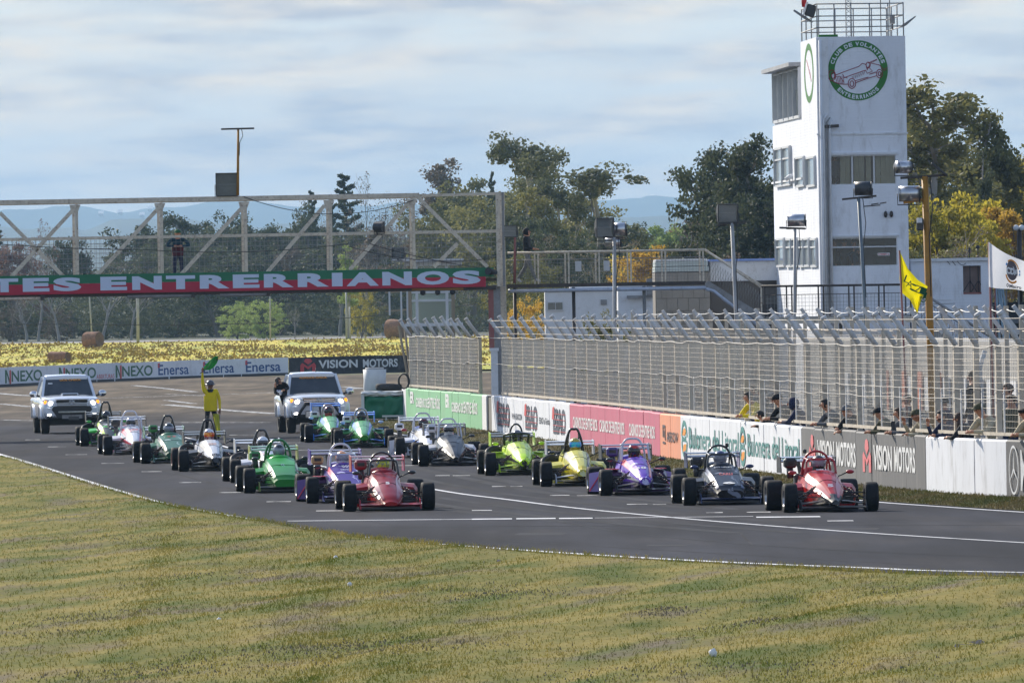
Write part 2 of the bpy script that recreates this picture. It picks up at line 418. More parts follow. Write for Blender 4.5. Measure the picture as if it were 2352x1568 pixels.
M_MARK = mat('grid_mark_paint', (0.60, 0.60, 0.60), 0.8, scale=3.2, coords='World', stretch=(1, .3, 1), col2=(0.10, 0.10, 0.105), thr=(0.42, 0.55))
def mark(name, x0, x1, y, wd):
    a = G(x0, y); b = G(x1, y - 0.0175 * (x1 - x0) * 0.5); mb = MB(); h = Vector((0, wd / 2, 0)); z = Vector((0, 0, .0045))
    k = 5
    for i in range(k):
        p = a.lerp(b, i / k); q = a.lerp(b, (i + 1) / k)
        mb.quad(p - h + z, q - h + z, q + h + z, p + h + z)
    structure(name, mb, M_MARK)
for x0, x1, y in ((58, 92, 1010), (110, 152, 1026), (150, 200, 1044), (233, 285, 1064), (325, 372, 1083), (411, 462, 1108), (503, 553, 1131), (612, 668, 1152), (726, 788, 1173),
                  (527, 590, 999), (620, 690, 1017), (685, 790, 1034), (800, 880, 1052), (905, 960, 1069), (1000, 1033, 1092), (1040, 1080, 1092), (1130, 1162, 1117), (1172, 1200, 1117),
                  (1263, 1308, 1137.5), (1325, 1372, 1138), (1440, 1487, 1158), (1500, 1530, 1158), (1622, 1660, 1177), (1715, 1770, 1176), (1084, 1130, 1172), (1900, 1960, 1196)):
    mark('grid_mark', x0, x1, y, 0.55)
def sline(x0, x1, y, wd):
    a = G(x0, y); b = G(x1, y - 0.010 * (x1 - x0)); mb = MB(); h = Vector((0, wd / 2, 0)); z = Vector((0, 0, .0042))
    mb.quad(a - h + z, b - h + z, b + h + z, a + h + z); structure('start_line', mb, M_LINE)
sline(660, 1084, 1196.2, 0.35); sline(1084, 1176, 1192, 0.8); sline(1186, 1276, 1191, 0.8); sline(1284, 1361, 1190.3, 0.8); sline(1366, 1730, 1189.2, 0.22); sline(1737, 1884, 1187.5, 0.8)

M_RUB = mat('rubber_streak', (0.015, 0.015, 0.019), 0.85, scale=1.4, coords='World', stretch=(1, .10, 1), col2=(0.032, 0.034, 0.043), thr=(0.36, 0.60), spec=.1)
M_SEAM = mat('asphalt_seam', (0.017, 0.017, 0.02), 0.9, scale=1.2, coords='World', stretch=(1, .2, 1), col2=(0.036, 0.037, 0.045), thr=(0.40, 0.55), spec=.1)
M_PATCH = mat('asphalt_patch', (0.050, 0.050, 0.056), 0.95, scale=2.0, coords='World', stretch=(1, .2, 1), col2=(0.044, 0.045, 0.052), spec=.08)
def offset_line(dx0, dx1, a, b, ph):
    return [(x + dx0 + (dx1 - dx0) * k / 9 + 5 * math.sin(k * 1.7 + ph), y) for k, (x, y) in enumerate(CENTRE[1:]) if a <= k <= b]
for i_, (d0, d1, a, b, wd) in enumerate(((-150, -420, 0, 7, .30), (-120, -330, 0, 8, .34), (-60, -170, 1, 8, .26), (110, 330, 0, 6, .30), (160, 420, 0, 6, .36), (260, 700, 0, 5, .28), (-210, -560, 1, 6, .3), (55, 140, 2, 7, .22))):
    stripe('rubber_streak', offset_line(d0, d1, a, b, i_), wd, M_RUB, .002)
for pts, wd in (([(560, 1222), (1000, 1232), (1500, 1262), (2100, 1296)], .05), ([(1250, 1192), (1500, 1230), (1900, 1262), (2400, 1282)], .05), ([(130, 1010), (420, 1092), (700, 1166), (900, 1206)], .06), ([(640, 1212), (1200, 1208), (1900, 1205), (2380, 1206)], .10), ([(1700, 1222), (1712, 1236), (1730, 1252)], .04)):
    stripe('asphalt_seam', pts, wd, M_SEAM, .0024)
for x0, x1, y, wd in ((1180, 1290, 1226, 1.6), (1890, 2010, 1214, 1.2), (620, 690, 1186, 1.4), (1480, 1570, 1252, 1.0), (900, 990, 1150, 2.0)):
    a = G(x0, y); b = G(x1, y); mb = MB(); mb.quad(a + Vector((0, -wd / 2, .0016)), b + Vector((0, -wd / 2, .0016)), b + Vector((.1, wd / 2, .0016)), a + Vector((.08, wd / 2, .0016))); structure('asphalt_patch', mb, M_PATCH)

# ---- mown grass: bank in the foreground, verge below the wall
def grass_mat(name, c_dry, c_green, c_grey, dens=1.0):
    mt = bpy.data.materials.new(name); mt.use_nodes = True; t = mt.node_tree; N = t.nodes; Lk = t.links.new; b = N['Principled BSDF']
    geo = N.new("ShaderNodeNewGeometry")
    def nz(scale, st, det, rot, lo, hi):
        m0 = N.new("ShaderNodeMapping"); m0.inputs['Rotation'].default_value = (0, 0, rot); Lk(geo.outputs['Position'], m0.inputs[0]); m_ = N.new("ShaderNodeMapping"); m_.inputs['Scale'].default_value = st; Lk(m0.outputs[0], m_.inputs[0])
        n_ = N.new("ShaderNodeTexNoise"); n_.inputs['Scale'].default_value = scale; n_.inputs['Detail'].default_value = det; n_.inputs['Roughness'].default_value = 0.62; Lk(m_.outputs[0], n_.inputs[0])
        r_ = N.new("ShaderNodeValToRGB"); r_.color_ramp.elements[0].position = lo; r_.color_ramp.elements[1].position = hi; Lk(n_.outputs[0], r_.inputs[0]); return r_.outputs[0]
    a = nz(1.2, (1, 0.11, 1), 8, R(9.5), 0.37, 0.62)
    m1 = N.new("ShaderNodeMixRGB"); m1.inputs[1].default_value = (*c_green, 1); m1.inputs[2].default_value = (*c_dry, 1); Lk(a, m1.inputs[0])
    c = nz(0.9, (1, 0.13, 1), 9, R(8), 0.53, 0.68)
    m2 = N.new("ShaderNodeMixRGB"); m2.inputs[2].default_value = (*c_grey, 1); Lk(c, m2.inputs[0]); Lk(m1.outputs[0], m2.inputs[1])
    d = nz(9, (1, 0.35, 1), 5, 0, 0.25, 0.75)
    r3 = N.new("ShaderNodeMixRGB"); r3.inputs[1].default_value = (0.74, 0.75, 0.68, 1); r3.inputs[2].default_value = (1.22, 1.2, 1.12, 1); Lk(d, r3.inputs[0])
    m3 = N.new("ShaderNodeMixRGB"); m3.blend_type = 'MULTIPLY'; m3.inputs[0].default_value = 1; Lk(m2.outputs[0], m3.inputs[1]); Lk(r3.outputs[0], m3.inputs[2])
    Lk(m3.outputs[0], b.inputs['Base Color']); b.inputs['Roughness'].default_value = 0.9; b.inputs['Specular IOR Level'].default_value = 0.1
    tr = N.new("ShaderNodeBsdfTranslucent"); Lk(m3.outputs[0], tr.inputs[0]); ms = N.new("ShaderNodeMixShader"); ms.inputs[0].default_value = 0.25
    Lk(b.outputs[0], ms.inputs[1]); Lk(tr.outputs[0], ms.inputs[2]); Lk(ms.outputs[0], N['Material Output'].inputs[0])
    return mt
M_GRASS = grass_mat('mown_grass', (0.335, 0.268, 0.082), (0.112, 0.142, 0.024), (0.205, 0.168, 0.118))
M_VERGE = grass_mat('verge_grass', (0.16, 0.125, 0.06), (0.075, 0.090, 0.028), (0.13, 0.11, 0.07))
GE = [(-220, 990), (-100, 1019), (0, 1047), (100, 1077), (200, 1109), (300, 1139), (392, 1163), (450, 1174), (550, 1190), (660, 1208), (740, 1224), (800, 1233), (900, 1242), (1000, 1251), (1176, 1265), (1400, 1281), (1700, 1298), (1900, 1309), (2050, 1317), (2352, 1327), (2600, 1334)]
GE = smooth_pts(GE, 6)
def bank_z(p, e):
    """height of the foreground bank; e: distance in from the edge of the asphalt"""
    return 0.012 + min(e / 6.0, 1.0) * (0.06 + 0.09 * wave(p.x - p.y * .165, p.y * .05, 0.62) + 0.05 * wave(p.x - p.y * .16 + 9, p.y * .12, 1.5))
rows = []
for x, y in GE:
    p0 = G(x, y + 1.6 * noise.noise(Vector((x * .06, 1, 2))))
    far = Vector((p0.x * 0.45 + (x - 1176) * .001, 92.0, 0)); rw = []
    for k in range(70):
        t = (k / 69) ** 1.15; q = p0.lerp(far, t); q.z = bank_z(q, (q - p0).length); rw.append(q)
    rows.append(rw)
V = [p for r_ in rows for p in r_]; n_ = 70; F = []
for i in range(len(rows) - 1):
    for k in range(n_ - 1): F.append((i * n_ + k, (i + 1) * n_ + k, (i + 1) * n_ + k + 1, i * n_ + k + 1))
link('grass_bank', npmesh('grass_bank', np.array([tuple(p) for p in V]), np.array(F), M_GRASS, True), kind='structure')
def blades(name, pts, m_, hmin, hmax, wd):
    """pts: (n,3) roots; two-triangle bent blades"""
    n = len(pts); a = np.random.rand(n) * 2 * math.pi; h = hmin + (hmax - hmin) * np.random.rand(n) ** 2; ln = (np.random.rand(n, 2) - .5) * 1.5
    u = np.stack([np.cos(a), np.sin(a), 0 * a], 1) * wd; tip = pts + np.stack([ln[:, 0] * h, ln[:, 1] * h, h], 1); mid = pts + np.stack([ln[:, 0] * h * .35, ln[:, 1] * h * .35, h * .6], 1)
    V = np.stack([pts - u, pts + u, mid + u * .7, mid - u * .7, tip], 1).reshape(-1, 3); b = np.arange(n)[:, None] * 5
    F = np.concatenate([b + np.array([[0, 1, 2]]), b + np.array([[0, 2, 3]]), b + np.array([[3, 2, 4]])], 0)
    link(name, npmesh(name, V, F, m_), kind='stuff')
roots = []
rnd = np.random.RandomState(3)
R_ = np.array([[tuple(p) for p in r_] for r_ in rows])
for _ in range(170000):
    i = rnd.randint(0, len(rows) - 2); k = int(min(rnd.rand() ** 0.75 * (n_ - 1), n_ - 2)); s, t = rnd.rand(2)
    p = (R_[i, k] * (1 - s) * (1 - t) + R_[i + 1, k] * s * (1 - t) + R_[i, k + 1] * (1 - s) * t + R_[i + 1, k + 1] * s * t)
    if abs(p[0]) < p[1] * 0.0475 + .3 and p[1] > 98: roots.append(p)
roots = np.array(roots)
cl = np.array([0.5 + 0.5 * noise.noise(Vector((p[0] * 1.1, p[1] * .2, 7))) for p in roots])
keep = rnd.rand(len(roots)) < 0.25 + cl * .8
blades('grass_blades', roots[keep], M_GRASS, 0.010, 0.055, 0.006)
# fringe along the edge of the asphalt
fr = []
for i in range(len(rows) - 1):
    for _ in range(60):
        s = rnd.rand(); p = R_[i, 0] * (1 - s) + R_[i + 1, 0] * s; q = R_[i, 2] * (1 - s) + R_[i + 1, 2] * s
        fr.append(p + (q - p) * rnd.rand() * .8)
blades('edge_grass', np.array(fr), M_GRASS, 0.02, 0.10, 0.007)
# heaps of dry clippings
M_CLIP = mat('dry_clippings', (0.25, 0.205, 0.145), 0.95, var=0.4, scale=9, coords='World')
cp = []
for hx, hy, nn, sx, sy in ((1518, 1408, 900, .16, .9), (1735, 1436, 400, .14, .8), (1160, 1370, 500, .3, 1.0), (220, 1420, 500, .25, 1.5), (690, 1505, 900, .7, 1.6), (430, 1330, 500, .4, 1.6), (250, 1240, 500, .5, 2.2), (1000, 1362, 600, .5, 2.),
                           (120, 1466, 700, .5, 1.2), (1650, 1545, 900, .8, 1.2), (2000, 1370, 500, .6, 2.), (870, 1490, 700, .5, 1.1), (330, 1550, 700, .5, 1.)):
    c = G(hx, hy, .06)
    for _ in range(int(nn * .6)):
        a = rnd.randn(2); p = (c.x + a[0] * sx * 1.4 + a[1] * sy * .25, c.y + a[1] * sy * 1.5, 0.06 + 0.07 * max(0, 1 - (a[0] ** 2 + a[1] ** 2) * .4) * rnd.rand()); cp.append(p)
blades('dry_clippings', np.array(cp), M_CLIP, 0.008, 0.035, 0.008)
# verge strip under the wall
mb = MB(); vx = np.linspace(842, 2475, 120)
re_ = np.array(smooth_pts(REDGE, 8)); va = []; vb = []
for x in vx:
    yv = float(np.interp(x, re_[:, 0], re_[:, 1])); a = G(x, yv - 2.5 + 1.2 * noise.noise(Vector((x * .05, 0, 0)))); a.z = 0.012
    b = wall(max(x, 925), 0.05, -0.1) if x > 924 else G(x, hor(x) + wdv(925) - 4, 0.03)
    va.append(a); vb.append(b)
for i in range(len(vx) - 1):
    for k in range(4):
        f0, f1 = k / 4, (k + 1) / 4; mb.quad(va[i].lerp(vb[i], f0), va[i + 1].lerp(vb[i + 1], f0), va[i + 1].lerp(vb[i + 1], f1), va[i].lerp(vb[i], f1))
structure('verge', mb, M_VERGE)
vr = []
for _ in range(26000):
    i = rnd.randint(0, len(vx) - 2); s = rnd.rand(); t = rnd.rand()
    vr.append(tuple(va[i].lerp(va[i + 1], s).lerp(vb[i].lerp(vb[i + 1], s), t)))
blades('verge_blades', np.array(vr), M_VERGE, 0.015, 0.07, 0.01)
# scraps of litter lying on the grass
M_LIT = flat('white_litter', (225, 225, 225), 0.7, var=.1)
for nm, x, y, sx, lb in (('crumpled_cup', 1638, 1504, .07, 'crumpled white cup lying on the grass near the bottom of the bank'), ('paper_scrap', 803, 1345, .05, 'small flat white paper scrap lying on the middle of the grass'),
                     ('paper_scrap', 771, 1283, .05, 'white paper scrap on the grass closest to the start line'), ('paper_scrap', 503, 1427, .05, 'torn white strip of paper in the mown grass')):
    p = G(x, y, .07); b_ = MB(); r2 = random.Random(x); k = 9
    b_.ell((0, 0, .02), (sx * .62, sx * .5, .028 if nm != 'crumpled_cup' else .045), 0, 9, 5)
    b_.v = [(v[0] * r2.uniform(.75, 1.25), v[1] * r2.uniform(.75, 1.25), v[2] * r2.uniform(.8, 1.2)) for v in b_.v]
    o = b_.build(nm, M_LIT); o.location = p; tag(o, lb, 'litter')

# ---- mown field with hay beyond the far wall
M_FIELD = mat('hay_field', (0.56, 0.44, 0.012), 0.9, scale=0.35, coords='World', stretch=(1, .06, 1), col2=(0.34, 0.36, 0.02), thr=(0.40, 0.58), dirt=(0.36, 0.20, 0.06), dirt_amt=0.8)
mb = MB(); nx, ny = 60, 40
FY0, FY1 = 590, 1120
def fieldz(x, y): return 0.02 + max(0, (y - 640) / 480) * 0.9 + 0.25 * wave(x, y * .2, .03)
def field_near(x):
    px = max(-110, min(1100, 1176 + FPX * x / 620)); v = 887.5 - .0535 * px + 1.82e-5 * px * px; return CAM_H * FPX / (v - hor(px)) + 4
gv = [(x, y0 + (FY1 - y0) * f, fieldz(x, y0 + (FY1 - y0) * f)) for f in np.linspace(0, 1, ny) for x in np.linspace(-160, 160, nx) for y0 in (field_near(x),)]
gf = [(j * nx + i, j * nx + i + 1, (j + 1) * nx + i + 1, (j + 1) * nx + i) for j in range(ny - 1) for i in range(nx - 1)]
mb.add(gv, gf, 0, True); structure('hay_field', mb, M_FIELD)
M_HAY = mat('cut_hay', (0.47, 0.32, 0.09), 0.95, var=0.6, scale=1.5, coords='World')
hp = []
for _ in range(760):
    y = rnd.uniform(610, 1090); x = rnd.uniform(-.055, .02) * y; L_ = rnd.uniform(.5, 2.6); n2_ = int(14 * L_)
    if y < field_near(x) + 4: continue
    for _k in range(n2_): hp.append((x + rnd.randn() * L_ * .5, y + rnd.randn() * 2.0, fieldz(x, y) + rnd.rand() * .22))
blades('cut_hay', np.array(hp), M_HAY, 0.05, 0.26, 0.10)
gr = []
for _ in range(7000):
    y = rnd.uniform(600, 1110); x = rnd.uniform(-.055, .02) * y
    if y > field_near(x) + 1: gr.append((x, y, fieldz(x, y)))
M_FGR = mat('field_grass', (0.55, 0.43, 0.012), 0.9, var=.4, scale=.25, coords='World', transl=.2, col2=(.34, .34, .022))
blades('field_grass', np.array(gr), M_FGR, 0.04, 0.14, 0.09)
M_PATH = mat('gravel_lane', (0.30, 0.28, 0.27), 0.95, var=.25, scale=.5, coords='World')
mb = MB(); mb.add([(x, y, .95 + (0.06 if y > 1125 else 0)) for y in (1119, 1165) for x in np.linspace(-200, 200, 30)], [(i, i + 1, 31 + i, 30 + i) for i in range(29)]); structure('gravel_lane', mb, M_PATH)
M_WOODF = mat('wood_floor', (0.06, 0.07, 0.035), 0.95, var=.4, scale=.1, coords='World')
mb = MB(); mb.quad((-400, 1164, .9), (400, 1164, .9), (400, 2200, 6), (-400, 2200, 6)); structure('woodland_floor', mb, M_WOODF)

# ---- far wooded hills
def hill(name, Y, x0, x1, vtop, amp, col, seed, bump):
    """ridge whose crest follows vtop(x) photo rows at distance Y; lumpy with tree tops"""
    nx_, ny_ = 420, 9; V = []; F = []
    xs = np.linspace(x0, x1, nx_)
    for j in range(ny_):
        f = j / (ny_ - 1); y = Y - 500 * (1 - f) * (Y / 3000)
        for i, x in enumerate(xs):
            top = at(x, vtop(x), Y); wx = (top.x / Y) * y
            e = noise.fractal(Vector((wx / bump * .35, y / bump * .12, seed)), .9, 2.2, 4) * amp + abs(noise.noise(Vector((wx / bump, y / bump * .3, seed + 5)))) * amp * .8
            z = max(top.z * (math.sin(f * math.pi / 2) ** 1.1) + e * min(1, f * 3), -.02)
            V.append((wx, y, z))
    for i, x in enumerate(xs):
        V.append((V[(ny_ - 1) * nx_ + i][0], Y + 120, -.02))
    for j in range(ny_):
        for i in range(nx_ - 1): F.append((j * nx_ + i, j * nx_ + i + 1, (j + 1) * nx_ + i + 1, (j + 1) * nx_ + i))
    mt = mat(name + '_woods', col, .95, var=.55, scale=.012, coords='World', stretch=(1, .3, 1), detail=8)
    link(name, npmesh(name, np.array(V), np.array(F), mt), kind='structure')
def crest(base, amp, seed):
    return lambda x: base - .0135 * x - amp * (noise.fractal(Vector((x * .0042, seed, 0)), 1.0, 2.0, 5) + .25 * abs(noise.noise(Vector((x * .03, seed, 4)))))
hill('hill', 19500, -1400, 3700, crest(488, 14, 1), 12, (.045, .06, .035), 1, 110)
hill('hill', 12500, -1400, 3700, crest(524, 18, 2), 9, (.05, .065, .035), 2, 75)
hill('hill', 7500, -1400, 3700, crest(575, 22, 3), 7, (.05, .06, .03), 3, 45)
hill('hill', 4200, -1400, 3700, crest(645, 18, 4), 5, (.05, .06, .03), 4, 26)
M_FARH = flat('far_house_white', (235, 232, 226), .8, var=.1)
for x, y, Y, lb in ((232, 494, 12250, 'bright white far house on the hill left of the bridge post, larger of the pair'), (276, 491, 12250, 'small white far house on the hill in the second bridge bay'), (345, 483, 12260, 'white far house on the hill highest behind the third bridge post'), (326, 497, 12240, 'tiny white far house on the hill below the highest one')):
    p = at(x, y, Y); t = thing('far_house', lb, 'house', p, 0); b = MB().box((0, 0, 0), (5, 5, 3)); b.build('wall', M_FARH, t); MB().prism([Vector((-2.9, -3, 1.52)), Vector((2.9, -3, 1.52)), Vector((2.9, 3, 4.6)), Vector((-2.9, 3, 4.6))], (0, .4, .01)).build('roof', M_FARH, t)
# ------------------------------------------------------------------ shared paints
M_WHITE = mat('white_wall_paint', (0.74, 0.75, 0.77), 0.7, var=0.10, scale=1.2, coords='World', dirt=(0.35, 0.33, 0.30), dirt_amt=0.5)
M_STEELW = mat('weathered_white_steel', (0.70, 0.62, 0.50), 0.6, scale=5, coords='World', var=.25, dirt=(0.17, 0.085, 0.04), dirt_amt=0.9)
M_STEELG = mat('grey_steel', (0.28, 0.28, 0.28), 0.5, scale=5, var=.3, coords='World', dirt=(0.14, 0.08, 0.05), dirt_amt=0.6)
M_DARKST = mat('dark_rusty_steel', (0.06, 0.05, 0.045), 0.6, scale=6, var=.4, coords='World', dirt=(0.14, 0.06, 0.03), dirt_amt=0.5)
M_CONC = mat('post_concrete', (0.60, 0.53, 0.43), 0.85, scale=2.5, var=.25, coords='World', dirt=(0.16, 0.11, 0.08), dirt_amt=0.7)
M_CONCL = mat('pale_concrete', (0.60, 0.60, 0.60), 0.8, scale=3.5, var=.15, coords='World', dirt=(0.25, 0.2, 0.16), dirt_amt=0.5)
M_WIRE = mat('galvanised_wire', (0.72, 0.62, 0.49), 0.6, var=.2, scale=2, coords='World', dirt=(0.24, 0.17, 0.12), dirt_amt=.5)
M_WIREG = mat('grey_mesh_wire', (.24, .235, .225), .6, var=.3, scale=2, coords='World')
M_WIREC = mat('old_cable', (.50, .47, .43), .6, var=.35, scale=.8, coords='World')
M_WIREW = mat('white_cable', (0.72, 0.72, 0.70), 0.5, var=.1)
M_CABLE = mat('black_cable', (0.03, 0.03, 0.035), 0.6, var=.2)
M_RED = mat('faded_red_steel', (0.33, 0.115, 0.10), 0.65, var=.25, scale=3, coords='World', dirt=(.2, .15, .13), dirt_amt=.5)
M_LET_W = mat('white_lettering', (0.66, 0.72, 0.80), 0.6, var=.08, coords='World')

# ------------------------------------------------------------------ retaining wall with painted adverts
wl = thing('retaining_wall', 'long low concrete wall painted with sponsor adverts along the right of the track', 'wall')
SEGS = [(924, 933, 'post_white', (228, 228, 230)), (933, 1108, 'wall_green', (128, 188, 142)), (1108, 1118, 'post_white', (228, 228, 230)), (1130, 1310, 'wall_white', (224, 226, 232)),
        (1310, 1517, 'wall_pink', (192, 92, 118)), (1517, 1565, 'wall_orange', (228, 148, 112)), (1565, 1842, 'wall_white', (224, 226, 232)), (1842, 2128, 'wall_grey', (96, 96, 98)),
        (2128, 2312, 'wall_white', (230, 232, 238)), (2312, 2478, 'wall_grey', (96, 96, 98))]
M_WCORE = mat('bare_wall_concrete', (0.22, 0.21, 0.195), 0.9, scale=3, coords='World', var=.3)
for x0, x1, mn, c in SEGS:
    mt = mat(mn, S(c), 0.75, var=0.10, scale=1.5, coords='World', stretch=(1, 1, .28), dirt=(.24, .22, .21), dirt_amt=.5, bump=.15, bscale=14)
    L_ = wx2s(x1) - wx2s(x0); k = max(1, round(L_ / 2.6))
    for i in range(k):                     # cast panels with recessed joints
        s0 = wx2s(x0) + L_ * i / k + .012; s1 = wx2s(x0) + L_ * (i + 1) / k - .012; mb = MB(); n = 3
        hgt = WALL_H + random.uniform(-.012, .012); pr = random.uniform(-.008, .008)
        ring = []
        for q in range(n + 1):
            x = ws2x(s0 + (s1 - s0) * q / n)
            ring.append([wall(x, -.02, pr), wall(x, hgt - .03, pr), wall(x, hgt, pr - .03), wall(x, hgt, -.22), wall(x, -.02, -.22)])
        mb.loft(ring, 0, False); mb.build('wall_panel', mt, wl)
mb = MB(); ring = []
for x in np.linspace(926, 2470, 90): ring.append([wall(x, -.02, -.04), wall(x, WALL_H - .06, -.04), wall(x, WALL_H - .06, -.2), wall(x, -.02, -.2)])
mb.loft(ring, 0, False); mb.build('wall_core', M_WCORE, wl)
def wprint(geo, x0, x1, z0, z1, m_, name='lettering', off=.013, slant=0.0):
    """flat print bent along the wall: geo = (unit 2D verts, faces)"""
    V, F = geo; s0, s1 = wx2s(x0), wx2s(x1)
    return MB().add([wall(ws2x(s0 + (s1 - s0) * float(a)), z0 + (z1 - z0) * float(b) + slant * (float(a) - .5), off) for a, b in V], F).build(name, m_, wl)
def wtext(s_, x0, x1, z0, z1, m_, bold=.012): return wprint(text_geo(s_, bold), x0, x1, z0, z1, m_)
def poly2(*pts): return (np.array(pts, dtype=float), [tuple(range(len(pts)))])
def ringgeo(ri=.8, n=28, sx=1.0):
    V = []; F = []
    for i in range(n):
        a = 2 * math.pi * i / n; V += [(.5 + .5 * math.cos(a), .5 + .5 * math.sin(a)), (.5 + .5 * ri * math.cos(a), .5 + .5 * ri * math.sin(a))]
    for i in range(n): j = (i + 1) % n; F.append((2 * i, 2 * j, 2 * j + 1, 2 * i + 1))
    return (np.array(V), F)
def merge(*gs):
    V = []; F = []
    for v, f in gs:
        o = len(V); V += [tuple(p) for p in v]; F += [tuple(i + o for i in q) for q in f]
    return (np.array(V), F)
P_WH = mat('advert_white', (0.80, 0.80, 0.80), .7, var=.25, scale=5, coords='World'); P_NAVY = mat('advert_navy', S((52, 66, 88)), .7, var=.3, scale=5, coords='World'); P_TEAL = mat('advert_teal', S((62, 140, 138)), .7, var=.3, scale=4, coords='World')
P_RED = mat('advert_red', S((206, 70, 74)), .7, var=.2, scale=5, coords='World'); P_PINK = mat('advert_salmon', S((226, 118, 122)), .7, var=.2, scale=5, coords='World'); P_ORG = mat('advert_orange', S((236, 150, 40)), .7, var=.2, coords='World'); P_DK = mat('advert_dark', S((70, 62, 70)), .7, var=.2, coords='World')
P_GRN = mat('advert_green', S((38, 104, 66)), .7, var=.3, scale=5, coords='World'); P_BLUE = mat('advert_blue', S((38, 82, 142)), .7, var=.25, scale=5, coords='World')
# green panel: ER block logo and GOBIERNO DE ENTRE RIOS, twice
wtext('ER', 944, 952.5, .60, .98, P_WH, .05); wtext('GOBIERNO DE', 957, 984, .50, .80, P_WH, .03); wtext('ENTRE RÍOS', 985, 1012, .50, .92, P_WH, .03)
wtext('ER', 1025, 1034, .58, 1.0, P_WH, .05); wtext('GOBIERNO DE', 1039, 1066, .47, .77, P_WH, .03); wtext('ENTRE RÍOS', 1067, 1098, .47, .90, P_WH, .03)
for a, b in ((1144, 1172), (1208, 1236), (1272, 1301)):
    wtext('ESAO', a, b, .22, .90, P_NAVY, .05); wprint(poly2((0, 0), (1, .1), (1, 1), (.3, .9)), a - 2, a + 3, .60, .95, P_RED, off=.016)
    wprint(merge(*[poly2((0, q), (1, q), (1, q + .02), (0, q + .02)) for q in (.1, .32, .54, .76)]), a, b, .22, .92, P_RED, off=.018)
wtext('WWW.ESAO.COM', 1177, 1200, .47, .64, P_NAVY, .03); wtext('ESAO la Grieta', 1240, 1264, .44, .62, P_NAVY, .02)
for a, b in ((1318, 1374), (1379, 1436), (1447, 1506)): wtext('CASINOS DE ENTRE RIOS', a, b, .44, .74, P_WH, .025)
wtext('ARROW', 1533, 1559, .42, .66, P_DK, .03)
wprint(merge(poly2((0, 0), (1, 0), (1, .12), (.0, .12)), poly2((.0, .35), (.25, .35), (.25, 1), (0, 1)), poly2((.75, .2), (1, .2), (1, 1), (.75, 1)), poly2((.25, .85), (.75, .85), (.75, 1), (.25, 1)), poly2((.4, .35), (.62, .35), (.62, .7), (.4, .7))), 1524, 1530, .36, .80, P_DK)
def bulo(a, b):
    n = 16
    arc = lambda a0, a1, r0, r1: ([(.5 + .5 * r * math.cos(t), .5 + .5 * r * math.sin(t)) for r, ts in ((r0, np.linspace(a0, a1, n)), (r1, np.linspace(a1, a0, n))) for t in ts])
    g1 = arc(.15, math.pi - .15, 1.0, .72); g2 = arc(math.pi + .15, 2 * math.pi - .15, 1.0, .72)
    for g_ in (g1, g2): wprint((np.array(g_), [(i, i + 1, 2 * n - 2 - i, 2 * n - 1 - i) for i in range(n - 1)]), a, b, .10, .96, P_TEAL)
    wprint(poly2((.2, .60), (.35, .74), (.6, .80), (.8, .72), (.62, .60)), a, b, .10, .96, P_ORG, off=.015); wprint(poly2((.22, .18), (.5, .14), (.78, .24), (.82, .38), (.38, .36)), a, b, .10, .96, P_ORG, off=.015)
    wtext('BdL', a + 1, b - 1, .47, .60, P_TEAL, .05)
bulo(1567, 1581); wtext('Bulonera del Litoral', 1584, 1699, .34, .82, P_TEAL, .012)
bulo(1701, 1715); wtext('Bulonera del Litoral', 1719, 1838, .34, .82, P_TEAL, .012)
def vision(a, b, c, d, z0=.30, z1=.94):
    wprint(merge(poly2((0, 0), (.26, 0), (.26, .42), (.5, .20), (.5, .38), (.12, .62), (0, .5)), poly2((1, 0), (1, .5), (.88, .62), (.5, .38), (.5, .20), (.74, .42), (.74, 0)), poly2((.26, .72), (.5, .52), (.74, .72), (.66, .95), (.5, 1), (.34, .95))), a, b, z0, z1, P_PINK)
    w_ = d - c; wtext('VISION', c, c + w_ * .44, z0 + .06, z1 - .1, P_WH, .03); wtext('MOTORS', c + w_ * .50, d, z0 + .06, z1 - .1, P_WH, .03)
vision(1861, 1875, 1880, 1968); vision(1984, 2003, 2009, 2105)
wprint(ringgeo(.90, 40), 2320, 2342, .09, .97, P_WH)
wprint(merge(poly2((.5, .99), (.53, .54), (.5, .5), (.47, .54)), poly2((.06, .26), (.46, .45), (.5, .5), (.47, .54)), poly2((.94, .26), (.54, .45), (.5, .5), (.53, .54))), 2320, 2342, .09, .97, P_WH)
wtext('MERCEDES', 2347, 2470, .16, .90, P_WH, .02)
# hairline cracks and drips are in the paint; a few loose stains
anchor(wl, wbase(1600))

